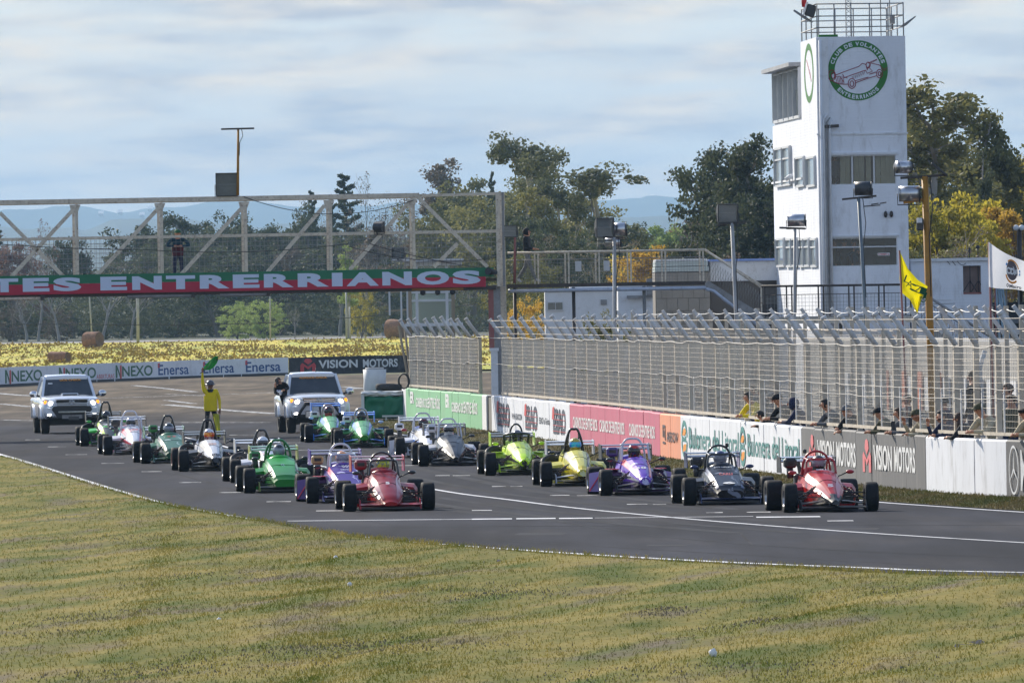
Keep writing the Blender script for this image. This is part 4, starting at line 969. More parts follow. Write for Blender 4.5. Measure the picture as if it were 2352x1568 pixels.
def ering(cx, cy, rx, ry, n=18, wd=.012): estroke([(cx + rx * math.cos(2 * math.pi * i / n), cy + ry * math.sin(2 * math.pi * i / n)) for i in range(n)], wd, True)
wf = MB(); wf.add([em(*ex(*p), -.0085) for p in ((690, 640), (760, 600), (930, 560), (1000, 535), (1100, 560), (1130, 610), (1090, 660), (900, 712), (800, 718), (720, 700))], [tuple(range(10))]); wf.build('emblem_drawing', P_EW, tower)
estroke([(725, 640), (800, 612), (930, 568), (960, 542), (990, 552), (1002, 600)]); estroke([(1000, 600), (1030, 540), (1110, 560), (1140, 600)]); estroke([(705, 690), (760, 715), (840, 718)]); estroke([(900, 705), (1000, 672), (1085, 648)]); estroke([(800, 662), (985, 600)])
estroke([(895, 690), (1010, 660)]); estroke([(790, 630), (800, 655), (830, 665)])
for k in range(6): estroke([(728 + k * 14, 655 - k * 2), (738 + k * 12, 690), (745 + k * 11, 712)], .008)
estroke([(720, 650), (765, 648), (800, 700)], .009)
zz = [(870 + k * 9, 668 - k * 3.6 + (10 if k % 2 else -18)) for k in range(13)]; estroke(zz, .008)
for k in range(8): estroke([(1020 + k * 7, 640 - k * 2), (1024 + k * 7, 628 - k * 2)], .007)
ering(868, 712, 32, 42); ering(868, 714, 16, 24); ering(1105, 632, 25, 36); ering(1105, 632, 11, 17); ering(698, 640, 30, 46); ering(708, 640, 14, 26)
ering(1010, 556, 18, 24); estroke([(1018, 580), (1045, 610), (1000, 628), (985, 600)]); estroke([(1010, 540), (1085, 508)], .009); estroke([(1015, 548), (1085, 514)], .006); estroke([(1135, 600), (1175, 580)], .009); estroke([(1135, 612), (1172, 598)], .006)
# emblem seen edge-on on the track side
V, F = ringgeo(.78, 40); MB().add([tw(-.006, 2.9 + (a - .5) * 3.6, EC[1] + (b - .5) * 2 * ER) for a, b in V], F).build('emblem_ring', P_EG, tower)
for k in range(5): MB().bar(tw(-.008, 2.0 + k * .3, EC[1] - .25 + .12 * k), tw(-.008, 2.4 + k * .3, EC[1] + .1 * k), .02, .05).build('emblem_drawing', mat('emblem_faded_red', (.62, .38, .40), .7, var=.2), tower)
# long lower block behind, with track-side windows
mb = MB(); ZB = CAM_H + (hor(1800) - 287) / pxm(TY + 15)
tbox(mb, .02, 2.4, DEP, 18, 0, ZB); mb.build('wall', M_TWB, tower)
def side_win(x0, x1, y1, y0, nv, transom=True, m_=None):
    """window on the track side: photo columns x0..x1, rows y1 (top) .. y0"""
    ta, tb = tT(x1), tT(x0); Yc = TY + (ta + tb) / 2; z1 = CAM_H + (hor(x0) - y1) / pxm(Yc); z0 = CAM_H + (hor(x0) - y0) / pxm(Yc); f = MB(); uo = -.03
    for i in range(nv + 1):
        t_ = ta + (tb - ta) * i / nv; f.bar(tw(uo, t_, z0), tw(uo, t_, z1), .12, .06)
    for z in (z0, z1): f.bar(tw(uo, ta, z), tw(uo, tb, z), .06, .07)
    if transom: z = z1 - (z1 - z0) * .3; f.bar(tw(uo, ta, z), tw(uo, tb, z), .05, .05)
    fr = f.build('window', M_FRAME, tower)
    MB().quad(tw(-.008, tb, z0), tw(-.008, ta, z0), tw(-.008, ta, z1), tw(-.008, tb, z1)).build('pane', m_ or M_GLL, fr)
side_win(1790, 1825, 340, 426, 2); side_win(1838, 1857, 362, 427, 1, False); side_win(1862, 1882, 362, 427, 1, False)
side_win(1790, 1808, 549, 611, 1); side_win(1812, 1838, 549, 611, 2); side_win(1841, 1866, 549, 611, 2); side_win(1868, 1883, 549, 611, 1)
tbox(MB(), -.05, .0, DEP, 18, 7.3, 7.36).build('string_course', M_WHITE, tower)
MB().tube([tw(-.25, 9.5, tz(412, 1830, TY + 9)), tw(-.12, 9.5, tz(405, 1830, TY + 9)), tw(-.02, 9.5, tz(405, 1830, TY + 9))], [.06, .07, .08], 8).build('flue_pipe', M_WHITE, tower)
# glazed cabin on the roof of the lower block, with its lean-to roof
mb = MB(); ZC = CAM_H + (hor(1800) - 158) / pxm(TY + 14); ZR = ZB
tbox(mb, .05, 2.2, 7.0, 17.6, ZR, ZR + .12)
mb.build('cabin_floor', M_WHITE, tower)
f = MB()
for t_ in (7.0, 9.3, 11.2, 13.2, 15.4, 17.5): f.bar(tw(.06, t_, ZR + .1), tw(.06, t_, ZC - .1), .16, .10)
for z in (ZR + .12, ZR + 1.62, ZC - .12): f.bar(tw(.06, 7, z), tw(.06, 17.5, z), .12, .09)
f.build('cabin_frame', M_FRAME, tower)
tbox(MB(), .12, 2.1, 7.1, 17.4, ZR + .15, ZC - .15).build('cabin_glazing', M_GLL, tower)
tbox(MB(), -.30, 2.3, 6.9, 18.0, ZC - .08, ZC + .04).build('cabin_roof', mat('roof_sheet', (.40, .41, .43), .6, var=.3, coords='World', dirt=(.12, .1, .09), dirt_amt=.6), tower)
tbox(MB(), .075, .12, 7.0, 9.2, ZR + .2, ZC - .75).build('cabin_window', M_GLD, tower)
# roof railing of the tower
rl = MB(); ZRL = ZT + .98
def rpt(u, t, z): return tw(u, t, z)
U = [0.04, .55, 1.05, 1.6, 2.15, WID - .04]
for t_ in (.06, DEP - .1):
    for u in U: rl.tube([rpt(u, t_, ZT - .1), rpt(u, t_, ZRL)], .022, 6)
    for z in (ZT + .28, ZT + .62, ZRL): rl.tube([rpt(.04, t_, z), rpt(WID - .04, t_, z + random.uniform(-.02, .02))], .02, 6)
for u in (.04, WID - .04):
    for t_ in (2.2, 4.2): rl.tube([rpt(u, t_, ZT - .1), rpt(u, t_, ZRL)], .022, 6)
    for z in (ZT + .28, ZT + .62, ZRL): rl.tube([rpt(u, .06, z), rpt(u, DEP - .1, z)], .02, 6)
rl.build('roof_railing', M_STEELG, tower)
tbox(MB(), .08, .65, .02, .2, ZT + .004, ZT + .07).build('roof_trim', P_EG, tower)
anchor(tower, C0)
# things standing on the tower roof
mast = thing('antenna_mast', 'slim lattice antenna mast rising from the middle of the tower roof', 'antenna')
mb = MB(); c = tw(1.20, 3.0, ZT); h = 2.4; leg = [Vector((.11, 0, 0)), Vector((-.06, .1, 0)), Vector((-.06, -.1, 0))]
for l in leg: mb.tube([c + l, c + l * .8 + Vector((0, 0, h))], .012, 5)
for i in range(16):
    z0, z1 = i * h / 16, (i + 1) * h / 16
    for k in range(3): mb.tube([c + leg[k] + Vector((0, 0, z0)), c + leg[(k + 1) % 3] + Vector((0, 0, z1))], .008, 4)
mb.build('mast_lattice', M_STEELG, mast)
for dx, dz in ((.95, 2.2), (1.22, 1.75)): MB().tube([c + Vector((dx, -1, -.05)), c + Vector((dx, -1, dz))], .014, 5).build('whip_aerial', M_DARKST, mast)
anchor(mast, c)
bc = thing('warning_beacon', 'red warning beacon on the roof edge beside the tower floodlight', 'beacon'); c = tw(-.18, 2.0, ZT + .95)
MB().lathe([(.0, 0), (.05, 0), (.05, .08), (.02, .1), (.02, .2), (0, .2)], c - Vector((0, 0, .16)), n=8).build('beacon_base', M_CONCL, bc); MB().lathe([(.0, 0), (.07, 0), (.08, .2), (.05, .3), (0, .31)], c, n=10).build('beacon_lens', mat('red_lens', S((190, 30, 36)), .3, var=.1), bc)
MB().bar(c - Vector((0, 0, .16)), tw(.04, 2.0, ZT + .62), .03).build('beacon_arm', M_STEELG, bc); anchor(bc, c)

# annex to the right of the tower
YA = 336.0
an = thing('tower_annex', 'low white flat roofed annex to the right of the tower with a boarded red recess', 'building')
def ap(x, z, Y=YA): return zx(x, z, Y)
Z_A = tz(600, 2180, YA); mb = MB(); a, b = ap(2093, 0), ap(2273, 0)
def abox(mb, x0, x1, z0, z1, y0=0.0, y1=6.0):
    p, q = ap(x0, 0).x, ap(x1, 0).x; return mb.box(((p + q) / 2, YA + (y0 + y1) / 2, (z0 + z1) / 2), (q - p, y1 - y0, z1 - z0))
zr1, zr0 = tz(610, 2230, YA), tz(673, 2230, YA)
abox(mb, 2093, 2213, 0, Z_A); abox(mb, 2254, 2274, 0, Z_A); abox(mb, 2213, 2254, 0, zr0); abox(mb, 2213, 2254, zr1, Z_A); abox(mb, 2213, 2254, zr0, zr1, .35, 6)
mb.build('wall', M_TWB, an)
abox(MB(), 2093, 2275, Z_A + .003, Z_A + .09, -.08, 6.1).build('roof', M_WHITE, an)
abox(MB(), 2213.3, 2253.7, zr0 + .01, zr1 - .01, .30, .345).build('recess_panel', mat('dull_pink_board', (.30, .22, .20), .8, var=.3, coords='World'), an)
abox(MB(), 2213, 2254.5, zr0 - .03, zr0 + .02, -.02, .3).build('recess_sill', M_RED, an)
abox(MB(), 2108, 2194, tz(698, 2150, YA), tz(697, 2150, YA), -.012, -.001).build('wall_joint', M_STEELG, an)
for x0, x1, y in ((2115, 2185, 690), (2195, 2260, 745)): abox(MB(), x0, x1, tz(y, x0, YA), tz(y - 2, x0, YA), -.02, -.003).build('string_course', M_WHITE, an)
for k in range(9):
    x0 = 2160 + k * 6; MB().tube(sag(ap(x0, Z_A + .10, YA - .03), ap(x0 + 24, Z_A + .10 - random.uniform(0, .25), YA - .03), 6, random.uniform(-.1, .15)), .008, 4).build('cable', M_CABLE, an)
anchor(an, ap(2180, 0))
for x, h, hd in ((2232, 1.22, 'slim black tripod stand on the left inside the annex recess'), (2255 - 4, 1.30, 'black tripod stand with a round head on the right inside the annex recess')):
    t = thing('tripod_stand', hd, 'tripod', group=None); b_ = zx(x - 3, zr0 + .03, YA + .15); top = b_ + Vector((0, 0, h))
    MB().tube([b_ + Vector((0, 0, .25)), top], .016, 6).build('pole', M_CABLE, t)
    for dx, dy in ((-.22, 0), (.2, .0), (0, .12)): MB().tube([b_ + Vector((0, 0, .34)), b_ + Vector((dx, dy, 0))], .013, 5).build('leg', M_CABLE, t)
    MB().ell(top + Vector((0, 0, .03)), (.035, .03, .08) if x < 2240 else (.06, .05, .06)).build('head', M_CABLE, t); anchor(t, b_)

# dark shed at the right edge and its ladder
YS = 341.0
sh = thing('dark_shed', 'dark open fronted shed at the right edge beyond the white annex', 'shed')
M_SHED = mat('dark_cladding', (.05, .05, .055), .8, var=.4, scale=2, coords='World')
p, q = zx(2276, 0, YS), zx(2520, 0, YS)
MB().box(((p.x + q.x) / 2, YS + 3, 1.75), (q.x - p.x, 6, 3.5)).build('wall', M_SHED, sh)
for i in range(14): MB().box((p.x + .12 + i * .22, YS - .03, 1.3), (.2, .04, 2.6)).build('cladding_board', M_SHED, sh)
MB().box(((p.x + q.x) / 2, YS - .05, 2.95), (q.x - p.x, .14, .18)).build('beam', mat('grey_beam', (.2, .2, .21), .7, var=.2), sh)
MB().box(((p.x + q.x) / 2, YS + 2.8, 4.15), (q.x - p.x, 6.4, .12)).build('roof', M_SHED, sh)
for x in (2278, 2296, 2312, 2340, 2380): MB().bar(zx(x, 3.04, YS - .05), zx(x, 4.1, YS - .05), .05, .05).build('roof_post', M_STEELG, sh)
anchor(sh, zx(2380, 0, YS))
ld = thing('ladder', 'red steel ladder leaning at the right corner of the white annex', 'ladder')
for x in (2278, 2290): MB().tube([zx(x - 4, 0, YA - .3), zx(x - 4, 4.15, YA - .3)], .022, 6).build('stile', M_RED, ld)
for k in range(15): MB().tube([zx(2274, .3 + k * .26, YA - .3), zx(2286, .3 + k * .26, YA - .3)], .014, 5).build('rung', M_STEELG, ld)
anchor(ld, zx(2280, 0, YA - .3))
# loose pale blue streamers hanging by the flag
M_STREAM = mat('pale_blue_cloth', (.42, .56, .64), .8, var=.2, transl=.2)
for k, (x, dx, lb) in enumerate(((2288, 14, 'pale blue pipe leaning against the shed, steepest of the four'), (2293, 24, 'pale blue pipe leaning on the dark shed, second from the ladder'), (2298, 22, 'pale blue pipe leaning on the dark shed, third from the ladder'), (2303, 30, 'pale blue pipe leaning on the dark shed, farthest from the ladder'))):
    tag(MB().tube([zx(x, 4.0, YS - .25), zx(x + dx * .5, 2.2, YS - .4), zx(x + dx, .05, YS - .6)], .035, 7).build('leaning_pipe', M_STREAM), lb, 'pipe', 'pale blue pipes by the ladder')

# sign board under the platform
sg = thing('sign_board', 'white sign board with black and red lettering under the tower platform', 'sign')
YSG = 333.4; p = zx(1977, tz(797, 1980, YSG), YSG); q = zx(2088, tz(763, 1980, YSG), YSG)
MB().box(((p.x + q.x) / 2, YSG, (p.z + q.z) / 2), (q.x - p.x, .08, q.z - p.z)).build('board', M_BOARD, sg)
MB().box((p.x + .06, YSG - .045, (p.z + q.z) / 2), (.08, .02, q.z - p.z + .02)).build('frame', M_CABLE, sg); MB().box((q.x - .06, YSG - .045, (p.z + q.z) / 2), (.08, .02, q.z - p.z + .02)).build('frame', M_CABLE, sg)
lettering('RN', (p.x + .27, YSG - .05, p.z + .22), (.22, 0, 0), (0, 0, .13), P_DK, sg, bold=.04); lettering('SECO', (p.x + .52, YSG - .05, p.z + .22), (.52, 0, 0), (0, 0, .13), P_RED, sg, bold=.05)
for x in (1985, 2080): MB().bar(zx(x, 0, YSG + .06), zx(x, p.z, YSG + .06), .06, .06).build('sign_post', M_STEELG, sg)
anchor(sg, zx(2030, 0, YSG))

# grey block building and white house behind the walkway
YG = 352.0
def hbox(mb, x0, x1, z0, z1, Y, d, mi=0, off=0.0):
    a, b = zx(x0, 0, Y).x, zx(x1, 0, Y).x; return mb.box(((a + b) / 2, Y + d / 2 + off, (z0 + z1) / 2), (b - a, d, z1 - z0), mi)
M_BLOCK = mat('grey_block', (.34, .31, .27), .9, var=.2, scale=1.2, coords='World', stretch=(1, 1, .4), dirt=(.2, .18, .15), dirt_amt=.4)
M_BLOCKD = mat('dark_render', (.16, .145, .13), .9, var=.25, scale=1, coords='World')
gb = thing('block_building', 'grey concrete block building with a white parapet behind the stair', 'building')
hbox(MB(), 1506, 1632, 0, 4.62, YG, 7).build('wall', mat('block_joint', (.22, .2, .18), .9, var=.2, coords='World'), gb)
zt_ = 4.60
rows_ = 11; 
bm_ = None
for r_ in range(rows_):
    nb_ = 5; z0 = zt_ - (r_ + 1) * .40
    for c in range(nb_ + 1):
        f0 = max(0, (c - (.5 if r_ % 2 else 0)) / nb_); f1 = min(1, (c + 1 - (.5 if r_ % 2 else 0)) / nb_)
        if f1 - f0 < .05: continue
        x0, x1 = 1507 + 124 * f0, 1507 + 124 * f1; a, b = zx(x0, 0, YG).x + .006, zx(x1, 0, YG).x - .006
        MB().box(((a + b) / 2, YG - .02 + random.uniform(-.006, .006), z0 + .2), (b - a, .04, .386)).build('block', M_BLOCK, gb)
hbox(MB(), 1633, 1786, 0, 4.30, YG + .4, 8).build('wall', M_BLOCKD, gb)
hbox(MB(), 1632, 1790, 4.305, 4.92, YG + .25, 8).build('parapet', M_WHITE, gb); hbox(MB(), 1630, 1790, 4.925, 4.99, YG + .15, 8).build('roof_trim', mat('blue_flashing', (.22, .33, .68), .5, var=.1), gb)
for k, (z0, z1) in enumerate(((4.63, 4.78), (4.80, 4.94), (4.95, 5.02))): hbox(MB(), 1506 + k, 1630 - k * 2, z0, z1, YG - .08, 6.5).build('parapet', mat('greenish_white_sheet', (.50, .56, .54), .5, var=.2, coords='World') if k < 2 else M_WHITE, gb)
hbox(MB(), 1694, 1714, 2.6, 3.5, YG + .35, .045).build('window', M_GLL, gb); hbox(MB(), 1745, 1786, 2.4, 3.55, YG + .35, .045).build('shutter', mat('dark_shutter', (.06, .055, .055), .7, var=.2), gb)
hbox(MB(), 1640, 1786, .1, 2.05, YG + .33, .05).build('garage_shade_sheet', mat('deep_dark', (.018, .018, .02), .9, var=.2), gb)  # near-black sheet on the solid wall, painted shade of a garage interior
anchor(gb, zx(1570, 0, YG))
YH = 420.0
wh = thing('white_house', 'low white house with one wide window behind the raised walkway', 'house')
def z4(y, x, Y): return CAM_H + (hor(x) - y) / pxm(Y)
hbox(MB(), 1252, 1460, 0, z4(667, 1350, YH), YH, 8).build('wall', mat('white_render', (.72, .73, .74), .85, var=.1, scale=1.5, coords='World', bump=.3, bscale=6, dirt=(.4, .38, .36), dirt_amt=.3), wh)
hbox(MB(), 1250, 1462, z4(667, 1350, YH) + .003, z4(663, 1350, YH), YH - .1, 8.2).build('roof', M_WHITE, wh)
wz0, wz1 = z4(714, 1270, YH), z4(692, 1270, YH)
f = hbox(MB(), 1257, 1294, wz0, wz1, YH - .06, .05).build('window', M_FRAME, wh)
hbox(MB(), 1259, 1275, wz0 + .05, wz1 - .05, YH - .075, .012).build('pane', M_GLD, f); hbox(MB(), 1277, 1292, wz0 + .05, wz1 - .05, YH - .075, .012).build('pane', M_GLD, f)
hbox(MB(), 1380, 1394, z4(700, 1385, YH), z4(688, 1385, YH), YH - .05, .04).build('vent', M_STEELG, wh)
anchor(wh, zx(1350, 0, YH))
w2 = thing('white_house', 'taller white building between the white house and the grey block building', 'house')
hbox(MB(), 1420, 1504, 0, z4(655, 1470, 400), 400, 7).build('wall', M_WHITE, w2); hbox(MB(), 1310, 1424, 0, z4(655, 1400, 428), 428, 7).build('wall', M_WHITE, w2)
hbox(MB(), 1486, 1504, z4(678, 1490, 400), z4(640, 1490, 400), 399.6, .3).build('pier', M_STEELG, w2); hbox(MB(), 1440, 1503, z4(684, 1490, 400), z4(678, 1490, 400), 399.7, .2).build('ledge', M_STEELG, w2)
anchor(w2, zx(1460, 0, 400))

# ------------------------------------------------------------------ timing hut on stilts left of the fence
YT = 372.0
ht = thing('timing_hut', 'glazed white timing hut on stilts behind the left end of the fence', 'hut')
M_WOOD = mat('bare_timber', (.36, .29, .20), .8, var=.35, scale=3, coords='World', stretch=(1, 1, .2))
def tz2(y, x): return z4(y, x, YT)
zf, zr = tz2(742, 990), tz2(601, 990)
for x, m_ in ((942, M_WOOD), (1041, M_WOOD), (958, M_FRAME), (1027, M_FRAME)):
    MB().bar(zx(x, 0 if m_ is M_WOOD else zf, YT), zx(x, zr, YT), .11 if m_ is M_WOOD else .09, .1).build('post', m_, ht); MB().bar(zx(x, 0 if m_ is M_WOOD else zf, YT + 2), zx(x, zr, YT + 2), .1, .1).build('post', m_, ht)
hbox(MB(), 930, 1062, zf - .1, zf, YT - .15, 2.3).build('floor', M_FRAME, ht)
hbox(MB(), 926, 1066, zr + .004, zr + .09, YT - .4, 2.8).build('roof', M_CONCL, ht); hbox(MB(), 930, 1062, zr - .13, zr, YT - .1, 2.2).build('roof_frame', M_FRAME, ht); hbox(MB(), 900, 950, zr + .03, zr + .13, YT - .5, .4).build('roof_trim', M_BOARD, ht)
for y in (671, 690): MB().bar(zx(944, tz2(y, 990), YT), zx(1040, tz2(y, 990), YT), .05, .07).build('rail', M_FRAME, ht)
for y in (672, 715): MB().bar(zx(885, tz2(y, 900), YT), zx(942, tz2(y - 4, 900), YT), .05, .06).build('rail', M_WOOD, ht)
for x in (895, 922, 936): MB().bar(zx(x, zf - .05 if x > 900 else tz2(724, 900), YT), zx(x, tz2(655, 930), YT), .06, .06).build('post', M_FRAME, ht)
for x0, x1, y0, y1 in ((962, 1024, 690, 672), (962, 1024, 668, 604), (945, 956, 730, 672), (1030, 1040, 735, 606)):
    p, q = zx(x0, tz2(y0, x0), YT + .03), zx(x1, tz2(y1, x1), YT + .03); MB().quad(p, (q.x, p.y, p.z), q, (p.x, p.y, q.z)).build('pane', glass('hut_glass', (.45, .55, .52), .35), ht)
hbox(MB(), 944, 1040, zf, tz2(612, 990), YT + 1.9, .05).build('back_panel', glass('hut_glass2', (.30, .38, .34), .5), ht)
for x0, y0, x1, y1 in ((915, 748, 941, 880), (928, 748, 945, 880)): MB().bar(zx(x0, tz2(y0, x0), YT - .6), zx(x1, tz2(y1, x1) - .4, YT - 1.2), .06, .06).build('brace', M_WOOD, ht)
anchor(ht, zx(990, 0, YT))
cl = MB()
for k in range(9):
    c = wall(938, 1.22 + .04 * math.sin(k), .02); c = Vector((c.x - .1 + .02 * math.cos(k * 2), c.y - .05 - .015 * k, 1.3)); r_ = .24 + .03 * math.sin(k * 3.1)
    cl.tube([c + Vector((math.cos(a) * r_ * .7, .02 * math.sin(a * 2 + k), math.sin(a) * r_)) for a in np.linspace(0, 2 * math.pi, 17)[:-1]], .012, 5, closed=True)
tag(cl.build('cable_coil', M_CABLE), 'tangled coil of black cable hanging at the left end of the fence', 'cable')

# ------------------------------------------------------------------ tarp covered tyre barrier left of the wall
tb = thing('tyre_barrier', 'green tarpaulin covered tyre barrier at the left end of the wall', 'barrier')
M_TARP = mat('green_tarp', S((30, 122, 92)), .55, var=.25, scale=2, coords='World'); M_TARPW = mat('white_tarp', (.68, .70, .70), .6, var=.15, coords='World')
YK = 366.0; p, q = zx(831, 0, YK), zx(924, 0, YK)
def tarp(x0, x1, z0, z1, d0, m_, name, seed):
    mb = MB(); n = 14; m2 = 8; r_ = []
    for j in range(m2 + 1):
        z = z0 + (z1 - z0) * j / m2; row = []
        for i in range(n + 1):
            x = x0 + (x1 - x0) * i / n; row.append((x + .05 * noise.noise(Vector((i, j, seed))), YK - d0 + .16 * noise.noise(Vector((i * .5, j * .35, seed))) - .05 * math.sin(j / m2 * 3.1), z + .04 * noise.noise(Vector((i * .4, j, seed + 2)))))
        for i in range(n, -1, -1): row.append((x0 + (x1 - x0) * i / n, YK + 1.6, z))
        r_.append(row)
    mb.loft(r_, 0, True); return mb.build(name, m_, tb)
tarp(p.x, q.x, .10, .80, 0, M_TARP, 'green_cover', 1); tarp(p.x - .07, q.x, .82, .97, .05, M_TARPW, 'white_cover', 4)
MB().box((p.x - .02, YK + .3, .45), (.10, .9, .85)).build('white_end', M_TARPW, tb); MB().bar((p.x + .6, YK - .1, .17), (q.x, YK - .15, .17), .04, .06).build('rail', M_TARPW, tb)
for x in (.25, .7): MB().box((p.x + (q.x - p.x) * x + .4, YK - .05, .07), (.06, .06, .14)).build('foot', M_TARPW, tb)
anchor(tb, ((p.x + q.x) / 2, YK, 0))
dr = thing('oil_drum', 'white drum lying behind the green tyre barrier', 'drum'); c = zx(858, 1.1, YK + 3)
MB().lathe([(0, -.55), (.0, -.55), (.36, -.55), (.38, -.5), (.36, -.15), (.38, -.1), (.36, .2), (.38, .55), (.0, .55)], (c.x, c.y, 1.12), 'z', 16).build('drum_body', M_TARPW, dr); MB().lathe([(0, 0), (.3, 0), (.3, .05), (0, .05)], (c.x, c.y, 1.68), n=14).build('drum_lid', M_CONCL, dr)
anchor(dr, (c.x, c.y, 0))
TYRE_PROF = [(.20, -.09), (.27, -.105), (.31, -.09), (.33, -.04), (.33, .04), (.31, .09), (.27, .105), (.20, .09)]
M_TYREOLD = mat('old_tyre', (.035, .035, .036), .85, var=.3)
for k, (x, z, lb) in enumerate(((883, 1.10, 'old black tyre on top of the barrier beside the white drum'), (897, 1.08, 'old black tyre topmost of the barrier, farthest from the drum'), (890, .88, 'old black tyre lying under the two others behind the barrier'))):
    c = zx(x, z, YK + 2.2); mb = MB().lathe(TYRE_PROF + [TYRE_PROF[0]], (c.x, c.y, z), 'z', 16); tag(mb.build('old_tyre', M_TYREOLD), lb, 'tyre', 'old tyres behind the tarpaulin')

# ------------------------------------------------------------------ far advertising wall
fw = thing('advert_wall', 'far low white wall with NEXO, Enersa and VISION MOTORS adverts before the hay field', 'wall')
FW = [(-120, 896), (0, 887.5), (200, 877), (400, 868.5), (650, 861.5), (800, 858), (940, 854.5), (1100, 851)]
fwx = np.array([q[0] for q in FW], float); fwd = np.array([q[1] - hor(q[0]) for q in FW]); _fp = np.polyfit(fwx / 500, fwd, 2)
def fwall(x, z, off=0.0):
    v = hor(x) + float(np.polyval(_fp, x / 500)); p = G(x, v); p.z = z; p.y -= off; return p
FH = .98
for x0, x1, c, mn in ((-110, 663, (226, 228, 234), 'far_wall_white'), (664, 1095, (44, 42, 46), 'far_wall_black')):
    k = max(1, int((x1 - x0) / 62)); mt = mat(mn, S(c), .8, var=.12, scale=.6, coords='World', stretch=(1, .3, .5), dirt=(.25, .24, .23), dirt_amt=.4)
    for i in range(k):
        a, b = x0 + (x1 - x0) * i / k, x0 + (x1 - x0) * (i + 1) / k - .25
        MB().loft([[fwall(x, -.02), fwall(x, FH + (i % 3) * .01), fwall(x, FH + (i % 3) * .01, -.25), fwall(x, -.02, -.25)] for x in (a, (a + b) / 2, b)], 0, False).build('wall_panel', mt, fw)
MB().loft([[fwall(x, -.02, .02), fwall(x, .12, .02), fwall(x, .12, .0), fwall(x, -.02, .0)] for x in np.linspace(-110, 1095, 30)], 0, False).build('wall_base', mat('wall_base_dark', (.05, .05, .055), .9, var=.3, scale=2, coords='World'), fw)
def fprint(geo, x0, x1, z0, z1, m_):
    V, F = geo; MB().add([fwall(x0 + (x1 - x0) * float(a), z0 + (z1 - z0) * float(b), .035) for a, b in V], F).build('lettering', m_, fw)
NLOGO = lambda x: (fprint(poly2((0, 0), (.28, 0), (.28, 1), (0, 1)), x, x + 14, .16, .86, P_GRN), fprint(poly2((.28, 1), (.28, .68), (.72, .0), (.72, .34)), x, x + 14, .14, .86, P_GRN), fprint(poly2((.72, .0), (1, .12), (1, 1), (.72, .95)), x, x + 14, .05, .86, P_RED))
for x in (12, 136, 266): NLOGO(x); fprint(text_geo('NEXO', .02), x + 15, x + 85, .22, .80, P_GRN)
for x in (88, 222): fprint(text_geo('ABERTURAS', .01), x, x + 41, .16, .40, P_RED)
for x in (364, 468, 565): fprint(text_geo('Enersa', .015), x, x + 70 + (10 if x > 500 else 0), .22, .80, P_BLUE); fprint(poly2((0, 0), (1, .2), (.8, 1), (0, .9)), x - 1, x + 5, .62, .90, P_RED)
fprint(merge(poly2((0, 0), (.24, 0), (.24, .42), (.5, .2), (.5, .40), (.12, .68), (0, .5)), poly2((1, 0), (1, .5), (.88, .68), (.5, .40), (.5, .2), (.76, .42), (.76, 0)), poly2((.22, .78), (.5, .55), (.78, .78), (.66, .97), (.34, .97))), 690, 726, .12, .92, P_RED)
fprint(text_geo('VISION', .03), 732, 822, .32, .80, P_WH); fprint(text_geo('MOTORS', .03), 834, 914, .32, .80, P_WH)
anchor(fw, fwall(400, 0))
# ------------------------------------------------------------------ trees: tapered trunk, limbs, leaf clumps through the crown
def leaf_mat(name, c1, c2, transl=.35):
    mt = bpy.data.materials.new(name); mt.use_nodes = True; t = mt.node_tree; N = t.nodes; Lk = t.links.new; b = N['Principled BSDF']
    tcn = N.new("ShaderNodeTexCoord"); oi = N.new("ShaderNodeObjectInfo")
    nz = N.new("ShaderNodeTexNoise"); nz.inputs['Scale'].default_value = .55; nz.inputs['Detail'].default_value = 6; nz.inputs['Roughness'].default_value = .75; Lk(tcn.outputs['Object'], nz.inputs[0])
    ad = N.new("ShaderNodeMath"); ad.operation = 'MULTIPLY_ADD'; ad.inputs[1].default_value = .25; Lk(oi.outputs['Random'], ad.inputs[0]); Lk(nz.outputs[0], ad.inputs[2])
    rp = N.new("ShaderNodeValToRGB"); rp.color_ramp.elements[0].position = .42; rp.color_ramp.elements[1].position = .82; rp.color_ramp.elements[0].color = (*c1, 1); rp.color_ramp.elements[1].color = (*c2, 1)
    Lk(ad.outputs[0], rp.inputs[0]); Lk(rp.outputs[0], b.inputs['Base Color']); b.inputs['Roughness'].default_value = .65; b.inputs['Specular IOR Level'].default_value = .25
    tr = N.new("ShaderNodeBsdfTranslucent"); Lk(rp.outputs[0], tr.inputs[0]); ms = N.new("ShaderNodeMixShader"); ms.inputs[0].default_value = transl
    Lk(b.outputs[0], ms.inputs[1]); Lk(tr.outputs[0], ms.inputs[2]); Lk(ms.outputs[0], N['Material Output'].inputs[0]); return mt
LM = {'euc': leaf_mat('eucalyptus_leaves', (0.080, 0.094, 0.051), (0.196, 0.196, 0.102)), 'dark': leaf_mat('dark_leaves', (0.034, 0.048, 0.028), (0.109, 0.123, 0.061)), 'olive': leaf_mat('olive_leaves', (0.10, 0.108, 0.038), (0.26, 0.24, 0.085)),
      'yellow': leaf_mat('yellow_leaves', (0.217, 0.203, 0.032), (0.522, 0.420, 0.051), .6), 'gold': leaf_mat('golden_leaves', (0.290, 0.189, 0.032), (0.551, 0.348, 0.058), .6), 'lime': leaf_mat('light_green_leaves', (0.19, 0.26, 0.07), (0.40, 0.48, 0.15), .4),
      'fir': leaf_mat('conifer_needles', (0.038, 0.055, 0.032), (0.094, 0.104, 0.051)), 'brown': leaf_mat('brown_leaves', (0.109, 0.087, 0.065), (0.232, 0.181, 0.131), .2), 'red': leaf_mat('reddish_leaves', (0.145, 0.080, 0.065), (0.290, 0.160, 0.123), .3)}
